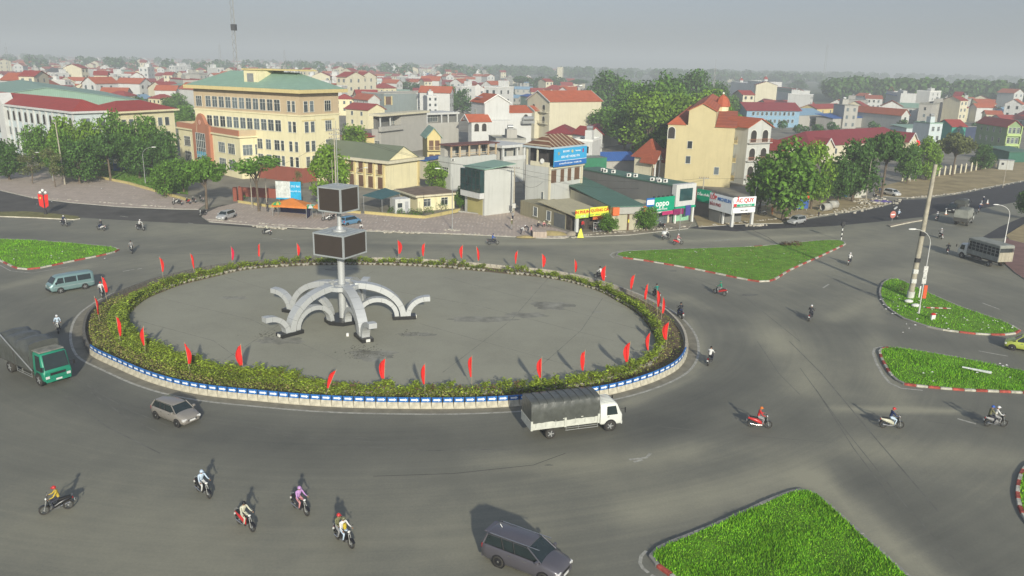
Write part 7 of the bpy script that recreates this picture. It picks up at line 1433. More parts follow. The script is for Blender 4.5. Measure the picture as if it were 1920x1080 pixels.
for i,(c,a,b,pn,sc_,bl,sh,tr_,hd,rl) in enumerate(moto_list):
    o,P,rz=bike_at(c,a,b,pn,sc_,bl); person('ride',rl,sh,tr_,hd,(P.x,P.y,.008),rz,GR2)
    if i==4: person('pillion','passenger in olive with maroon helmet on the two-person black motorcycle','olive','grey','red',(P.x,P.y,.008),rz,GR2); b_=MB(); b_.bevbox((-.11,-.12,0),(.07,.12,.3),.04,M('bag_yellow',(.5,.38,.03),.7)); q=b_.build('backpack',loc=(P+Vector((math.cos(rz)*.12,math.sin(rz)*.12,1.05)))); thing(q,'yellow chest bag worn by the driver of the two-person black motorcycle','bag')
    if i==7: person('pillion','passenger in olive shirt with bright blue helmet near the right edge','olive','dark','blue',(P.x,P.y,.008),rz,GR2)
    if i==16: b_=MB(); b_.ico((0,0,0),.4,M('sack_white',(.6,.6,.58),.8,bump=.5),10,7,sc=(1,1.2,.8)); q=b_.build('sack',loc=(P+Vector((-math.cos(rz)*.6,-math.sin(rz)*.6,1.1)))); thing(q,'bulky white sack tied behind a rider on the far road','sack')
GP='parked motorcycles'
for c,a,b,pn,s2,l in [((330,384),(340,382),(322,386),'white','white','white scooter parked left of the others under the garden-corner tree'),((338,385),(344,388),(332,383),'black','white','black and white motorcycle under the garden-corner tree'),((353,383),(360,385),(347,381),'red','red','red motorcycle parked under the broad bushy tree'),((364,381),(370,384),(359,379),'dark','dark','dark motorcycle parked under the broad bushy tree'),((378,379),(384,381),(374,377),'grey','white','silver motorcycle under the right half of the bushy tree'),
 ((380,406),(388,404),(372,408),'black','black','black motorcycle standing at the pavement corner left of the silver taxi'),((613,415),(620,415),(606,416),'white','white','white scooter parked left of the blue hatchback'),((622,414),(628,413),(616,416),'black','grey','dark motorcycle parked next to the blue hatchback'),((1114,434),(1118,438),(1110,430),'white','white','white scooter parked in the print shop entrance'),((1240,429),(1246,431),(1235,427),'dark','dark','dark motorcycle under the phone shop tree'),
 ((1396,404),(1402,405),(1390,403),'red','red','red motorcycle in the tyre shop forecourt'),((1368,400),(1375,401),(1362,399),'grey','dark','motorcycle left of the white pillar in the tyre shop'),((1428,404),(1434,405),(1422,403),'white','white','white motorcycle beneath the huge pavement tree'),((1474,405),(1480,406),(1468,404),'grey','grey','grey motorcycle right of the huge tree trunk'),((1640,372),(1645,374),(1634,370),'dark','dark','dark motorcycle parked beside the white car at top right')]:
    o,P,rz=bike_at(c,a,b,pn,s2,l); o.location.z=.13; o['group']=GP; 
for pose,c,rz,sh,tr_,hd,l in [('squat',(677,431),-1.2,'white','dark','hair','person in white squatting at the kerb right of the blue hatchback'),('walk',(961,416),1.2,'grey','dark','hair','person walking near the utility pole on the paving'),('stand',(959,432),-.5,'olive','grey','hat','person in drab clothes with conical hat on the paving edge'),('bend',(977,441),-.3,'white','dark','hair','workman in white shirt bending by the pink sand heap'),('bend',(990,439),2.6,'dark','grey','white','workman in dark clothes bending opposite the white-shirted one'),('stand',(996,444),2.9,'pink','dark','hair','workman standing right beside the pink brick stack'),
 ('squat',(1008,428),-.8,'dark','dark','hat','left squatting worker with conical hat before the mossy wall'),('squat',(1019,427),-1.2,'pink','dark','hat','middle squatting worker with conical hat before the mossy wall'),('squat',(1030,427),-1.8,'cream','dark','hat','right squatting worker with conical hat before the mossy wall'),
 ('stand',(1092,433),-1.2,'red','dark','hair','person in red at the print shop corner'),('stand',(1122,430),-1.6,'white','grey','hair','person in white standing inside the print shop front'),('stand',(502,399),-1.4,'dark','dark','hair','person standing left of the orange tent'),('walk',(516,399),.4,'navy','dark','hair','person in navy beneath the yellow-green umbrella'),('stand',(1447,404),-1.5,'orange','orange','hair','person in orange overalls under the huge pavement tree'),('stand',(1421,403),-1.2,'dark','dark','hair','mechanic in dark clothes between tyre shop and huge tree'),
 ('stand',(1534,408),-1,'olive','dark','hair','person beside the rubble right of the silver hatchback'),('walk',(1843,385),2.8,'navy','dark','white','road worker near the cones at top right'),('stand',(1648,366),-1.2,'navy','dark','hair','person beside the motorcycle and white car at top right')]:
    P=at(*c); person(pose,l,sh,tr_,hd,(P.x,P.y,.13),rz,'people on the pavements')
# ================================================================ STREET FURNITURE
def gp(x,y,z=.02): return at(x,y).xy.to_3d()+Vector((0,0,z))
conp=M('concrete_pole',(.36,.33,.26),.9,var=.25,scale=1.5); poster=M('torn_posters',(.55,.55,.52),.85,var=.35,scale=6)
def lamp(b,ytop,dirpx,label,arm=2.0,z0=.1,col=None,r=.07):
    P=gp(*b); h=hsolve(P,ytop); q=at(dirpx[0],dirpx[1],h)-Vector((P.x,P.y,h)); q.z=0; d=q.normalized(); o=node('street_lamp',label,'street lamp',(P.x,P.y,0),group='curved street lamps'); m_=col or steel
    b_=MB(); pts=[(0,0,0),(0,0,h-1.6)]+[(d.x*arm*(1-math.cos(t)),d.y*arm*(1-math.cos(t)),h-1.6+1.6*math.sin(t)) for t in [i*math.pi/2/6 for i in range(1,7)]]; b_.tube(pts,[r]+[r*.7]+[r*.5]*6,m_,7); b_.cyl((0,0,0),(0,0,1.1),r*1.5,m_,n=8); b_.build('post',o)
    hd=MB(); T=Matrix.Translation((d.x*arm,d.y*arm,h))@Matrix.Rotation(math.atan2(d.y,d.x),4,'Z'); hd.loft([[(x,w*math.cos(k),.02+hh*math.sin(k)) for k in [i*math.pi/4 for i in range(8)]] for x,w,hh in ((-.1,.06,.05),(.1,.16,.09),(.5,.17,.09),(.75,.06,.04))],white,T=T); hd.build('lamp_head',o); return o,h,d
lamp((273,346),276,(290,276),'curved lamp post rising over the yellow-walled garden at left'); lamp((100,340),285,(70,286),'curved lamp post left of the bare pole at the far left'); lamp((1411,412),341,(1440,340),'curved lamp post in front of the tyre shop and the huge tree'); lamp((848,432),316,(835,316),'curved lamp post between the gatehouse and the glass-bay house'); lamp((1883,457),385,(1870,384),'pale curved lamp post beside the slatted truck at the right edge',col=white); lamp((667,376),316,(680,315),'slim green-grey curved lamp post behind the upper screen box')
o,h,d=lamp((1722,590),430,(1700,430),'pale lamp post with torn posters and red banner on the right grass island',col=M('lamp_pale_grey',(.5,.5,.48),.5,var=.1))
for z,s_,w_ in ((4.9,.2,.30),(4.2,-.1,.26),(3.6,.1,.30)): b=MB(); b.bevbox((-w_,-.14,z),(w_*.6,-.10,z+.7),.03,poster); b.build('poster',o)
b=MB(); b.box((.12,-.04,1.9),(.5,.0,3.4),M('orange_red_banner',(.60,.09,.03),.7)); b.box((-.35,-.04,2.0),(-.2,.0,3.3),poster); b.build('banner',o)
def pole(b_,ytop,label,r=.16,lean=0,arms=0,name='utility_pole',mat=None,steps=False):
    P=gp(*b_); h=hsolve(P,ytop); o=node(name,label,'pole',(P.x,P.y,0)); o.rotation_euler=(0,lean,0); b=MB(); b.cyl((0,0,-.1),(0,0,h),r,mat or conp,r1=r*.6,n=10); b.build('post',o)
    for k in range(arms):
        b=MB(); z=h-.35-.75*k; b.box((-.9,-.05,z),(.9,.05,z+.1),steel); b.build('crossarm',o)
        for x in (-.8,-.4,.4,.8): b=MB(); b.cyl((x,0,z+.1),(x,0,z+.32),.05,M('insulator_brown',(.2,.12,.08),.4),n=6); b.build('insulator',o)
    return o,P,h
o,P,h=pole((1706,560),308,'very tall thick concrete pole leaning slightly right on the grass island',r=.34,lean=R_(1.6)); b=MB(); 
for z in (2.2,3.5,5,8.5): b=MB(); b.bevbox((-.36,-.36,z),(.30,.05,z+.55),.05,poster if z<5 else dark,Matrix.Scale(.9,4)); b.build('poster' if z<5 else 'cable_clamp',o)
b=MB(); b.cyl((0,0,0),(0,0,.9),.42,M('whitewash',(.55,.55,.5),.9,var=.2),n=10); b.build('painted_base',o)
_,A1,h1=pole((632,400),240,'tall utility pole with crossarms behind the upper screen box',arms=3); _,A2,h2=pole((963,404),313,'concrete utility pole with box standing before the pale grey party wall',arms=1); _,A3,h3=pole((1314,404),331,'concrete utility pole left of the tyre shop boards',arms=1)
pole((122,347),228,'bare leaning concrete pole in front of the left tree cluster',lean=R_(-1.5)); _,A4,h4=pole((473,390),325,'thin grey pole left of the umbrella-crowned tree',r=.1); _,A5,h5=pole((500,380),333,'thin grey pole right of the umbrella-crowned tree',r=.1); pole((626,400),300,'thin post just left of the tall utility pole',r=.08); pole((981,364),302,'thin drainpipe-like pole on the corner of the blue-sign building',r=.07,mat=steel); pole((1622,384),300,'slim pole in front of the dark spreading tree',r=.09); pole((1880,352),300,'slim faint pole by the sheet hut at the right edge',r=.07); pole((795,409),365,'thin dark pole before the gatehouse window',r=.07,mat=dark); pole((1274,433),390,'steel sign post in front of the phone shop',r=.06,mat=steel)
o=node('meter_box','grey electric meter cabinet strapped low on the utility pole','box',(A2.x+.02,A2.y-.35,1.4)); b=MB(); b.bevbox((-.3,-.15,0),(.3,.15,.8),.03,M('meter_grey',(.5,.5,.47),.6)); b.build('cabinet',o); b=MB(); b.bevbox((-.34,-.2,.8),(.34,.16,.86),.02,steel); b.build('lid',o)
cab=M('black_cable',(.015,.015,.015),.7)
def cable(a,b_,sag,label,r=.022):
    a=Vector(a); b_=Vector(b_); pts=[]; n=14
    for i in range(n+1): t=i/n; p=a.lerp(b_,t); p.z-=sag*4*t*(1-t); pts.append(p)
    mb=MB(); mb.tube(pts,r,cab,4); thing(mb.build('overhead_cable'),label,'cable','overhead cables')
up=lambda P,h,dx=0: (P.x+dx,P.y,h)
rt=at(1060,356,5.5); 
for dz,dx in ((0,-.6),(.0,.7)): cable(up(A1,h1-.3,dx),up(A2,h2-.2,dx),1.0+abs(dx),'upper cable from the tall pole behind the screens to the party-wall pole')
cable(up(A2,h2-.8),up(A3,h3-.6),2.2,'sagging cable across the front of the shops'); cable(up(A2,h2-.3,.5),up(A3,h3-.2,.5),1.4,'higher cable passing above the green shop roof'); cable(up(A2,h2-1.2),(at(1017,342,8).x,at(1017,342,8).y,8),1.5,'short cable from the pole to the blue-sign building'); cable(up(A1,h1-1.1),up(A4,h4-.1),1.0,'cable from the tall pole leftward to the thin grey pole')
far_=gp(1740,330); cable(up(A3,h3-.4),(far_.x,far_.y,7),2.0,'long cable from the tyre shop pole toward the fence')
# ornamental lamp with banners on the left median
P=gp(86,403,.16); o=node('globe_lamp','ornamental lamp with white globes and red star banners on the left median','street lamp',P); b=MB(); b.cyl((0,0,0),(0,0,.9),.28,dark,r1=.14,n=8); b.cyl((0,0,.9),(0,0,3.6),.07,dark,n=8); b.tube([(-.45,0,3.4),(0,0,3.1),(.45,0,3.4)],.03,dark,5); b.build('post',o)
for x,z in ((-.45,3.6),(.45,3.6),(0,3.95)): b=MB(); b.ico((x,0,z),.24,white,9,6); b.build('globe',o)
for s in (-1,1):
    b=MB(); b.add([(s*.1,0,3.2),(s*.85,-.1,3.35),(s*.75,-.15,1.4),(s*.12,-.02,1.0)],[(0,1,2,3)],redflag); b.add([(s*.1,.03,3.2),(s*.85,-.07,3.35),(s*.75,-.12,1.4),(s*.12,.01,1.0)],[(3,2,1,0)],redflag); 
    if s<0: 
        for k in range(5): a=math.pi/2+k*2*math.pi/5; c=Vector((-.45,-.13,2.7)); b.add([c,c+Vector((.2*math.cos(a),-.02,.2*math.sin(a))),c+Vector((.08*math.cos(a+.63),-.02,.08*math.sin(a+.63)))],[(0,1,2)],yl); b.add([c,c+Vector((.2*math.cos(a),-.02,.2*math.sin(a))),c+Vector((.08*math.cos(a-.63),-.02,.08*math.sin(a-.63)))],[(0,2,1)],yl)
    b.build('banner',o)
# walls and fences
ywall=wallm('yellow_garden_wall',(.50,.42,.18),.5)
def wall_line(pts,h,th,mat,label,cat='wall',name='low_wall',cope=None,group=None):
    b=MB(); P=[gp(x,y) for x,y in pts]; o=node(name,label,cat,P[0],group=group); 
    for i in range(len(P)-1):
        d=P[i+1]-P[i]; T=Matrix.Translation(P[i]-P[0])@Matrix.Rotation(math.atan2(d.y,d.x),4,'Z'); L=d.length; b.box((0,-th/2,-.1),(L-.004,th/2,h),mat,T); 
        k=0
        while k<=L and h>1: b.box((k-.15,-th/2-.08,-.1),(k+.15,th/2+.08,h+.12),mat,T); k+=3
    b.build('wall',o)
    if cope:
        b=MB()
        for i in range(len(P)-1): d=P[i+1]-P[i]; T=Matrix.Translation(P[i]-P[0])@Matrix.Rotation(math.atan2(d.y,d.x),4,'Z'); b.box((0,-th/2-.05,h),(d.length,th/2+.05,h+.08),cope,T)
        b.build('coping',o)
    return o
wall_line([(158,323),(165,331),(240,346),(310,366),(356,379)],.5,.25,ywall,'low yellow wall curving round the lawn left of the parked motorcycles',cope=ywall); wall_line([(165,323),(215,318),(285,309),(330,312)],1.3,.2,ywall,'taller yellow wall along the back of the garden under the trees'); wall_line([(447,381),(480,386),(520,392)],.45,.25,ywall,'low yellow wall left of the orange tent',cope=ywall); wall_line([(596,393),(640,398),(676,402)],.45,.25,ywall,'low yellow wall hidden behind the screens and blue car',cope=ywall); wall_line([(684,402),(740,407),(797,411),(862,397)],.5,.25,ywall,'low yellow kerb wall in front of the gatehouse hedge',cope=ywall)
wall_line([(450,368),(520,372)],1.8,.2,redbrown,'brown-red compound wall under the umbrella-crowned tree'); wall_line([(1515,372),(1560,362),(1600,356)],1.6,.2,yel,'yellow compound wall behind the trunk of the huge tree'); wall_line([(860,398),(905,404)],.3,.2,concrete,'broken low concrete edging beside the yellow shutter')
wall_line([(150,329),(172,327)],1.6,.06,M('blue_sheet_fence',(.03,.12,.42),.6),'small bright blue sheet panel at the corner of the garden','fence','sheet_fence'); wall_line([(215,322),(262,316)],1.8,.06,M('blue_sheet_fence'),'long blue sheet seen under the trees behind the yellow wall','fence','sheet_fence')
for x,l in ((442,'left'),(452,'right')): b=MB(); b.bevbox((-.35,-.35,0),(.35,.35,2.6),.05,redbrown); thing(b.build('gate_post',loc=gp(x,377)),'%s brown gate post at the driveway mouth behind the silver taxi'%l,'gate post')
P0=gp(1691,341); o=node('post_fence','long fence of cream posts with rails along the dirt verge at right','fence',P0); xs=[(1691,340),(1704,338),(1716,336),(1727,335),(1738,333),(1749,332),(1760,331),(1770,329),(1780,328),(1789,327),(1800,325.5),(1809,324),(1820,322),(1829,320),(1838,318),(1847,316.5),(1856,315),(1864,314)]
b=MB(); b.bevbox((-.2,-.2,0),(.2,.2,2.3),.05,cream); b.add([(-.22,-.22,2.3),(.22,-.22,2.3),(.22,.22,2.3),(-.22,.22,2.3),(0,0,2.6)],[(0,1,4),(1,2,4),(2,3,4),(3,0,4)],cream); pm_=b.mesh('post'); Q=[gp(*q) for q in xs]
for q in Q: inst(pm_,'post',o,q-P0)
for z in (.3,1.5): b=MB(); b.tube([q-P0+Vector((0,0,z)) for q in Q],.04,dark,4); b.build('rail',o)
b=MB(); 
for i in range(len(Q)-1):
    for k in range(1,9): p=Q[i].lerp(Q[i+1],k/9)-P0; b.box((p.x-.02,p.y-.02,.2),(p.x+.02,p.y+.02,1.7),dark)
b.build('railings',o)
# red flag on twin poles
P=gp(1706,341); o=node('national_flag','red flag on tall white pole behind the post fence','flag',P); h=hsolve(P,262); b=MB(); b.cyl((0,0,0),(0,0,h),.06,white,n=6); b.build('flagpole',o); b=MB(); b.add([(0,0,h),(.9,.1,h-.3),(1.1,-.05,h-1.3),(.3,.05,h-1.5),(0,0,h-1.2)],[(0,1,2,3,4)],redflag); b.build('flag_cloth',o)
P=gp(1714,340); b=MB(); b.cyl((0,0,0),(0,0,h*.9),.05,white,n=6); thing(b.build('bare_flagpole',loc=P),'bare white pole standing right beside the red-flag pole','pole')
# hut
P=gp(1885,319); o=node('sheet_hut','small pale sheet-metal hut with one dark window at the right end of the fence','hut',P,R_(-20)); b=MB(); b.box((-1.8,0,0),(1.8,2.2,2.7),lgrey); b.build('wall',o); b=MB(); b.box((-2,-.2,2.7),(2,2.4,2.78),metal); b.build('roof',o); b=MB(); b.box((-1.2,-.04,1.4),(-.6,-.003,2.0),dark); b.build('window',o)
# canopies, tent, umbrellas
def canopy(cor,z,drop,mat,label,cat='canopy',name='canopy',sides=None,peak=0):
    P=[at(x,y,z) for x,y in cor]; c=sum(P,Vector())/4; c.z=0; o=node(name,label,cat,c); b=MB(); Q=[p-c for p in P]; top=Vector((0,0,z+peak)); 
    if peak: b.add(Q+[top]+[q-Vector((0,0,drop)) for q in Q],[(0,1,4),(1,2,4),(2,3,4),(3,0,4)]+[(i,(i+1)%4,5+(i+1)%4,5+i)[::-1] for i in range(4)],mat)
    else: b.add(Q+[q-Vector((0,0,.08)) for q in Q],[(0,1,2,3),(7,6,5,4)]+[(i,i+4,(i+1)%4+4,(i+1)%4) for i in range(4)],mat)
    b.build('canopy_sheet',o)
    for q in Q: b=MB(); b.cyl((q.x*.96,q.y*.96,0),(q.x*.96,q.y*.96,z),.05,steel,n=6); b.build('post',o)
    if sides:
        b=MB(); b.add([Q[1]*.97-Vector((0,0,z*.55+.2)),Q[2]*.97-Vector((0,0,z*.55+.2)),Q[2]*.97,Q[1]*.97],[(0,1,2,3)],sides); b.add([Q[2]-Vector((0,0,.1)),Q[3]-Vector((0,0,.1)),Q[3]-Vector((0,0,z-.1)),Q[2]-Vector((0,0,z-.1))],[(0,1,2,3)],sides); b.add([Q[1]-Vector((0,0,.1)),Q[2]-Vector((0,0,.1)),Q[2]-Vector((0,0,z-.1)),Q[1]-Vector((0,0,z-.1))],[(0,1,2,3)],sides); b.build('side_sheet',o)
    return o
canopy([(680,366),(716,373),(751,362),(722,352)],2.9,0,M('dark_teal_canopy',(.035,.12,.125),.6,var=.2),'large dark teal canopy on steel posts between annex and gatehouse')
canopy([(509,384),(575,388),(584,381),(524,376)],2.1,.35,M('orange_tarp',(.60,.20,.04),.7,var=.1),'orange street-stall tent with indigo side sheets on the paving','tent','stall_tent',sides=M('indigo_tarp',(.035,.035,.11),.8,var=.3),peak=1.0)
canopy([(584,388),(604,390),(608,386),(592,383)],2.0,.2,M('orange_tarp'),'small orange awning right of the green-white umbrella','tent','stall_tent',peak=.4)
def umbrella(b_,z,r,c1,c2,label):
    P=gp(b_[0],b_[1],.13); o=node('parasol',label,'umbrella',P,group='market umbrellas'); b=MB(); b.cyl((0,0,0),(0,0,z+.5),.03,steel,n=6); b.build('pole',o); b=MB(); n=12
    for k in range(n): 
        a,a2=2*math.pi*k/n,2*math.pi*(k+1)/n; mt=c1 if k%2 else c2; b.add([(0,0,z+.5),(r*.6*math.cos(a),r*.6*math.sin(a),z+.33),(r*.6*math.cos(a2),r*.6*math.sin(a2),z+.33),(r*math.cos(a),r*math.sin(a),z),(r*math.cos(a2),r*math.sin(a2),z)],[(0,1,2),(1,3,4,2)],mt)
    b.build('canopy',o)
umbrella((522,406),2.0,1.1,M('umbrella_yellow',(.55,.42,.05),.7),M('umbrella_green',(.04,.32,.12),.7),'yellow and green umbrella in front of the orange tent'); umbrella((583,408),1.7,1.5,M('umbrella_white',(.6,.62,.58),.7),M('umbrella_green'),'green and white striped umbrella left of the screen tower')
# boards
def board(bl,br,z0,z1,mats,label,cat='billboard',txt=None,name='billboard',posts=True):
    A=gp(*bl); B=gp(*br); d=B-A; L=d.length; o=node(name,label,cat,A,math.atan2(d.y,d.x)); b=MB()
    for (u0,u1,v0,v1,mt) in mats: b.box((L*u0,-.06,z0+(z1-z0)*v0),(L*u1,-.002*len(b.v)/8,z0+(z1-z0)*v1),mt)
    b.box((0,.005,z0),(L,.08,z1),steel); b.build('board',o)
    if posts:
        for u in (.1,.9): b=MB(); b.box((L*u-.05,.09,0),(L*u+.05,.2,z1),steel); b.build('post',o)
    for t_ in (txt or []): text(t_[0],t_[1],t_[2],o,(L*t_[3],-.08,z0+(z1-z0)*t_[4]),rx)
    return o
board((519,387),(566,389),1.6,4.6,[(0,.58,0,1,M('map_board_white',(.55,.58,.56),.6,var=.3,scale=2)),(.58,1,.0,1,M('board_cyan',(.02,.35,.60),.5)),(0,1,-.08,.0,M('board_cyan'))],'site-plan billboard, half white map and half cyan, behind the orange tent',txt=[('DỰ ÁN',.5,sw,.79,.72),('KHU ĐÔ THỊ',.32,sw,.79,.42)])
board((1493,396),(1514,396),.5,3.6,[(0,1,.62,1,M('board_red',(.55,.05,.02),.6)),(0,1,0,.62,M('board_blue_plain',(.03,.09,.30),.6,var=.2))],'red and blue notice board on posts beside the concrete pipe',txt=[('PHÚ THỊNH',.42,yl,.5,.82)],name='notice_board')
b=MB(); b.box((-.05,-.5,.3),(.05,.5,2.0),M('tyre_sign_orange',(.6,.15,.03),.6)); b.box((-.05,-.5,0),(.05,-.4,.3),steel); P=gp(1357,406); q=b.build('pavement_sign',loc=P); q.rotation_euler=(0,0,1.2); thing(q,'upright orange-red sign at the front pillar of the tyre shop','sign')
b=MB(); b.box((-.9,-.04,.6),(.0,.04,2.3),dark); b.cyl((-.5,0,0),(-.5,0,.6),.04,steel,n=5); 
# striped marker with lantern
P=gp(1577,451,.15); o=node('marker_post','black and white banded post with dark box on the tip of the middle grass island','post',P); 
for k in range(6): b=MB(); b.cyl((0,0,k*.36),(0,0,k*.36+.359),.09,white if k%2==0 else dark,n=8); b.build('band',o)
b=MB(); b.bevbox((-.28,-.2,2.16),(.28,.2,2.9),.04,dark); b.build('signal_box',o)
P=gp(1748,602,.15); o=node('milestone','white milestone with red rounded top on the grass island edge','milestone',P,R_(15)); b=MB(); b.bevbox((-.25,-.12,0),(.25,.12,.55),.02,white); b.build('stone',o); b=MB(); b.add([(.25*math.cos(a),y,.553+.22*math.sin(a)) for y in (-.12,.12) for a in [i*math.pi/8 for i in range(9)]],[tuple(range(8,-1,-1)),tuple(range(9,18))]+[(i,i+1,i+10,i+9) for i in range(8)],M('milestone_red',(.5,.03,.03),.7)); b.build('red_top',o)
P=gp(1672,417,.18); o=node('round_road_sign','round faded red and white prohibition sign standing on the short median','road sign',P,R_(20)); b=MB(); b.cyl((0,0,0),(0,0,.9),.04,steel,n=6); b.build('post',o); b=MB(); b.cyl((0,-.05,1.25),(0,0,1.25),.65,M('faded_red',(.45,.16,.13),.7),n=18); b.build('disc',o); b=MB(); b.box((-.42,-.07,1.15),(.42,-.052,1.35),sw); b.build('white_bar',o)
for i,(x,y,l) in enumerate(((1840,384,'left white traffic cone on the fresh asphalt at top right'),(1851,382,'right orange-tipped traffic cone on the fresh asphalt'),(1773,402,'white traffic cone in front of the dark pickup'))):
    P=gp(x,y); o=node('traffic_cone',l,'cone',P,group='traffic cones'); b=MB(); b.cyl((0,0,.05),(0,0,.85),.2,white,r1=.04,n=10); b.build('cone',o); b=MB(); b.bevbox((-.25,-.25,0),(.25,.25,.05),.01,M('cone_orange',(.6,.15,.03),.6)); b.build('base',o)
b=MB(); b.bevbox((-1.3,-.15,.0),(1.3,.15,.25),.05,whitew); q=b.build('barrier_beam',loc=gp(1679,391,.01)); d=at(1687,385)-at(1671,397); q.rotation_euler=(0,0,math.atan2(d.y,d.x)); thing(q,'whitewashed beam lying across the fresh asphalt mouth','barrier')
b=MB(); b.cyl((-.0,0,0),(2.3,-.2,0),.08,M('peeled_log_white',(.55,.58,.56),.8,var=.3,scale=3),r1=.14,n=7); q=b.build('plastic_roll',loc=gp(1803,695,.35)); d=at(1837,701)-at(1803,695); q.rotation_euler=(0,0,math.atan2(d.y,d.x)); thing(q,'long whitish plastic roll lying in the right grass island','roll')
for x,y,l,mt in ((1716,578,'white sack slumped at the foot of the lamp post','w'),(1703,570,'white bag at the foot of the thick pole','w')): b=MB(); b.ico((0,0,.2),.36,M('sack_white'),9,6,sc=(1.5,.9,.6)); q=b.build('bag',loc=gp(x,y,.15)); thing(q,l,'bag')
b=MB(); 
for k in range(6): b.box((k*.45,-.1,0),(k*.45+.44,.1,.1),kw if k%2 else kr)
q=b.build('striped_board',loc=gp(1736,581,.24)); q.rotation_euler=(0,0,-.05); thing(q,'red and white striped plank lying on the pole island','plank')
# concrete pipes
for x,y,l,a in ((1541,397,'short concrete drain pipe lying on the verge, nearer one',.5),(1552,392,'concrete drain pipe lying behind the nearer one',.35)):
    b=MB(); n=14; rg=lambda r,xx:[(xx,r*math.cos(2*math.pi*k/n),.75+r*math.sin(2*math.pi*k/n)) for k in range(n)]; b.loft([rg(.58,0),rg(.75,0),rg(.75,2),rg(.58,2),rg(.58,0)],concrete,caps=False); q=b.build('concrete_pipe',loc=gp(x,y,.1)); q.rotation_euler=(0,0,a); thing(q,l,'pipe')
# small tents of tarp at right
for x,y,s,mt,l in ((1583,368,1.5,M('blue_tarp',(.03,.13,.40),.7),'small blue tarpaulin shelter under the dark tree'),(1597,370,1.4,M('pale_tarp',(.45,.44,.38),.8),'small pale canvas shelter right of the blue one'),(1611,366,1.1,M('pale_tarp'),'narrow patched shelter at the right of the small tents')):
    b=MB(); b.add([(-s,-s,0),(s,-s,0),(s,s,0),(-s,s,0),(-s*.1,-s*.5,2.1),(s*.2,s*.5,2.0)],[(0,1,4),(1,2,5,4),(2,3,5),(3,0,4,5)],mt); q=b.build('tarp_shelter',loc=gp(x,y,.08)); q.rotation_euler=(0,0,.5); thing(q,l,'shelter')
b=MB(); b.loft([[(x,y,.12+.35*math.sin(x*2+y*3)**2*(1-abs(y)/1.6)) for y in (-1.5,-.8,0,.8,1.5)] for x in [i*.35-2 for i in range(12)]],M('purple_tarp',(.14,.10,.32),.7),True,closed=False,caps=False); thing(b.build('ground_tarp',loc=gp(1650,379,.08)),'crumpled purple tarpaulin lying on the verge tip','tarpaulin')
# heaps, bricks, rubble
def heap(x,y,w,d,h,mat,label,name='sand_heap'):
    P=gp(x,y,.08); b=MB(); rr=random.Random(int(x)); rings=[]
    n=18
    for f,z in ((1,0),(.8,.35),(.5,.75),(.2,.97),(.02,1)): rings.append([(w*f*math.cos(2*math.pi*k/n)*(1+rr.uniform(-.12,.12)),d*f*math.sin(2*math.pi*k/n)*(1+rr.uniform(-.12,.12)),h*z) for k in range(n)])
    b.loft(rings,mat,True,caps=False); thing(b.build(name,loc=P),label,'heap')
heap(1032,440,3.2,1.5,.55,M('yellow_sand',(.36,.29,.13),.95,var=.2,scale=2),'flat heap of yellow sand before the mossy wall'); heap(985,446,1.6,.7,.3,M('yellow_sand'),'small sand heap by the workmen')
heap(1072,441,1.2,.9,.6,M('dusty_gravel'),'rubble heap at the foot of the print shop corner','rubble_heap')
b=MB()
for i in range(6):
    for j in range(4):
        for k in range(5): b.box((i*.36,j*.36,k*.18),(i*.36+.34,j*.36+.34,k*.18+.17),paver)
q=b.build('paver_stack',loc=gp(999,447,.13)); q.rotation_euler=(0,0,.1); thing(q,'stack of pinkish paving blocks beside the workmen','paving blocks')
b=MB(); b.add([(-.5,-.4,0),(.5,-.4,0),(.5,.4,0),(-.5,.4,0),(-.1,-.1,1.3),(.1,.1,1.4)],[(0,1,4),(1,2,5,4),(2,3,5),(3,0,4,5)],yl); q=b.build('folding_sign',loc=gp(1088,446,.1)); thing(q,'small yellow folding board at the road edge before the print shop','sign')
rb=MB(); rr=random.Random(77); stone=M('broken_kerb_stone',(.42,.39,.32),.95,var=.35,scale=3)
def rubble(x0,y0,x1,y1,n,s=.16,sp=.5):
    for _ in range(n):
        t=rr.random(); P=gp(x0+(x1-x0)*t+rr.gauss(0,3),y0+(y1-y0)*t+rr.gauss(0,sp),.0); r=s*rr.uniform(.4,1.6); T=Matrix.Translation(P+Vector((0,0,.1)))@Matrix.Rotation(rr.uniform(0,3),4,'Z')@Matrix.Rotation(rr.uniform(-.4,.4),4,'X'); rb.bevbox((-r,-r*.6,-r*.4),(r,r*.6,r*.5),r*.2,stone,T)
for a in ((60,371,330,391,90),(390,413,560,426,80),(470,425,540,430,50,.2),(560,428,950,443,110),(1000,446,1080,446,60),(1085,443,1300,425,60),(1310,425,1560,402,80),(1400,424,1430,423,30,.25),(1560,400,1690,378,110,.2,2.5),(1700,372,1800,363,70),(1600,380,1660,376,60,.3,3),(1800,362,1920,340,40),(720,436,790,438,50),(680,570,1000,600,0),(840,432,860,434,40,.2)): rubble(*a)
o=rb.build('kerb_rubble'); o['kind']='stuff'
lt=MB(); litm=M('litter_white',(.6,.6,.58),.8)
for x0,y0,x1,y1,n in ((1650,548,1700,600,14),(1690,600,1900,628,22),(1170,470,1560,500,16),(1700,560,1780,600,10),(20,470,200,490,8),(700,410,980,430,40),(60,340,360,385,30),(1660,660,1900,720,8)):
    for _ in range(n): P=gp(rr.uniform(x0,x1),rr.uniform(y0,y1),.24 if y0>450 else .15); s=rr.uniform(.06,.16); lt.add([(P.x-s,P.y,P.z),(P.x,P.y-s,P.z+.04),(P.x+s,P.y,P.z),(P.x,P.y+s*.7,P.z+.06)],[(0,1,2,3)],litm)
o=lt.build('litter'); o['kind']='stuff'
P=gp(1112,436,.1); o=node('tricycle_rack','grey wire display racks in front of the print shop','rack',P,.2); b=MB()
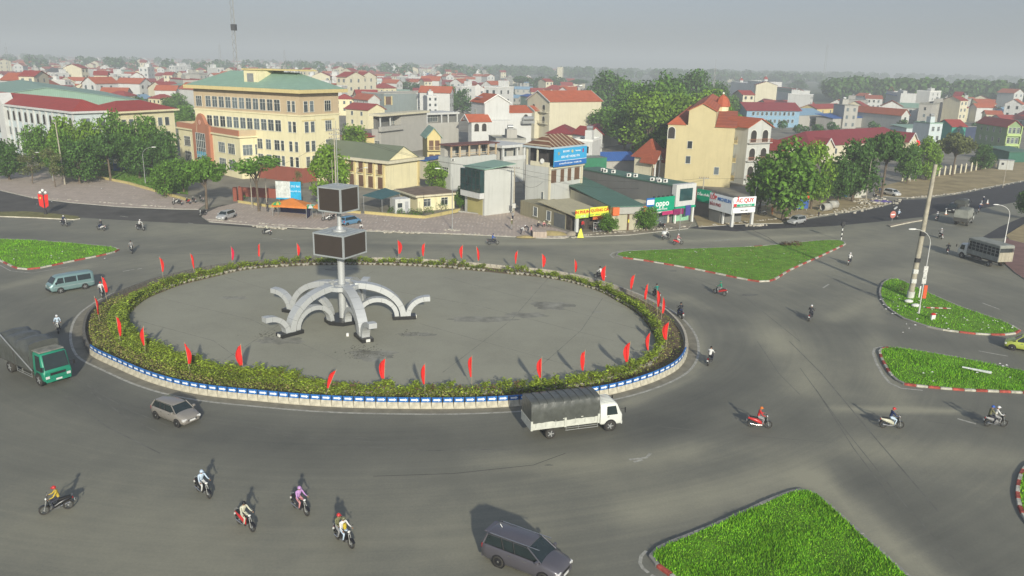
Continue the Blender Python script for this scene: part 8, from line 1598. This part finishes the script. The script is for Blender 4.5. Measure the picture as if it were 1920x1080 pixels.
for k in range(4):
    for z in (.1,.6,1.1,1.5): b.box((k*.55,-.02,z),(k*.55+.5,.02,z+.06),metal)
    b.box((k*.55,-.03,0),(k*.55+.05,.03,1.6),metal)
b.build('rack_frame',o); o.name='wire_rack'
# ================================================================ HAZE (last): even pale air round the scene
hz=MB(); hz.box((-7400,-7400,-1.1),(7400,7400,92),None)
hm=bpy.data.materials.new('haze_air'); hm.use_nodes=True; t=hm.node_tree; t.nodes.remove(t.nodes['Principled BSDF'])
pv=t.nodes.new('ShaderNodeVolumePrincipled'); pv.inputs['Color'].default_value=(.84,.90,.93,1); pv.inputs['Density'].default_value=HAZE_DENSITY; pv.inputs['Anisotropy'].default_value=0.0
t.links.new(pv.outputs[0],t.nodes['Material Output'].inputs['Volume'])
hz.mats=[hm]; o=hz.build('haze'); o['kind']='stuff'
# ================================================================ LABELS that single out near-identical neighbours
def ordn(n): 
    w=['first','second','third','fourth','fifth','sixth','seventh','eighth','ninth','tenth','eleventh','twelfth']
    return w[n-1] if n<=12 else '%d%s'%(n,'th' if 10<n%100<20 else {1:'st',2:'nd',3:'rd'}.get(n%10,'th'))
fl_=[o for o in COL.objects if o.name.startswith('red_flag')]
fl_.sort(key=lambda o:(int(o.name.split('.')[1]) if '.' in o.name else 0))
def fshort(i):
    if i<5: return '%s flag left of the tower on the far hedge'%ordn(5-i)
    if i<13: return '%s flag right of the tower on the far hedge'%ordn(i-4)
    if i<17: return '%s flag down the right curve'%ordn(i-12)
    if i<20: return '%s flag down the right front'%ordn(i-16)
    if i<27: return '%s near-side flag from the right'%ordn(i-19)
    return '%s flag up the left curve'%ordn(i-26)
def rank_by_flag(objs,head):
    gr={}
    for o in objs:
        i=min(range(len(fl_)),key=lambda k:(fl_[k].location.xy-o.location.xy).length); f=fl_[i]; a=px(f.location); b=px(o.location)
        vert=(13<=i<20 or i>=28); s=('below' if b[1]>a[1] else 'above') if vert else ('right of' if b[0]>a[0] else 'left of'); gr.setdefault((i,s),[]).append(((f.location.xy-o.location.xy).length,o))
    for (i,s),l in gr.items():
        l.sort(key=lambda t:t[0])
        for k,(_,o) in enumerate(l):
            t='%s, %s %s the %s'%(head(o),ordn(k+1),s,fshort(i)); w_=t.split()
            o['label']=' '.join(w_) if len(w_)<=16 else ' '.join(t.replace(' on the far hedge','').split())
rank_by_flag([o for o in COL.objects if o.name.startswith('barrier_block')],lambda o:'arrow-panel kerb block' if 'arrow' in o['label'] else 'plain kerb block' if 'plain' in o['label'] else 'dark kerb block')
rank_by_flag([o for o in COL.objects if o.name.startswith('potted_shrub')],lambda o:'potted shrub')
LM=[('the green hall',(140,170)),('the office block',(500,150)),('the white dome villa',(600,130)),('the weathered building',(755,190)),('the white orange-roofed house',(930,200)),('the cream house',(1070,200)),('the old grove',(1240,190)),('the domed building',(1420,165)),('the blue sloping roof',(1600,215)),('the tall grey-white house',(1750,200)),('the long green house',(1875,235)),('the far cream block',(1067,138)),('the far-left edge',(10,120)),('the radio mast',(445,130))]
gr={}
for o in COL.objects:
    if o.get('group')=='background town houses':
        x,y=px(o.location); i=min(range(len(LM)),key=lambda k:(LM[k][1][0]-x)**2+4*(LM[k][1][1]-y)**2); v=o['label'].split(' town house')[0]; gr.setdefault((v,i),[]).append(((LM[i][1][0]-x)**2+4*(LM[i][1][1]-y)**2,o))
for (v,i),l in gr.items():
    l.sort(key=lambda t:t[0])
    for k,(_,o) in enumerate(l): o['label']='%s town house, %s nearest %s among the background roofs'%(v,ordn(k+1) if k else 'the one',LM[i][0])
dd={}
for o in COL.objects:
    if o.get('label') and not o.parent: dd.setdefault(o['label'],[]).append(o)
for l,os_ in dd.items():
    if len(os_)>1:
        os_.sort(key=lambda o:px(o.location)[0])
        for k,o in enumerate(os_):
            if len(l.split())<=12: o['label']='%s, %s from the left'%(l,ordn(k+1))
            else: o['label']='%s %s'%(ordn(k+1),' '.join(l.replace('dense ','').split()[:15]))
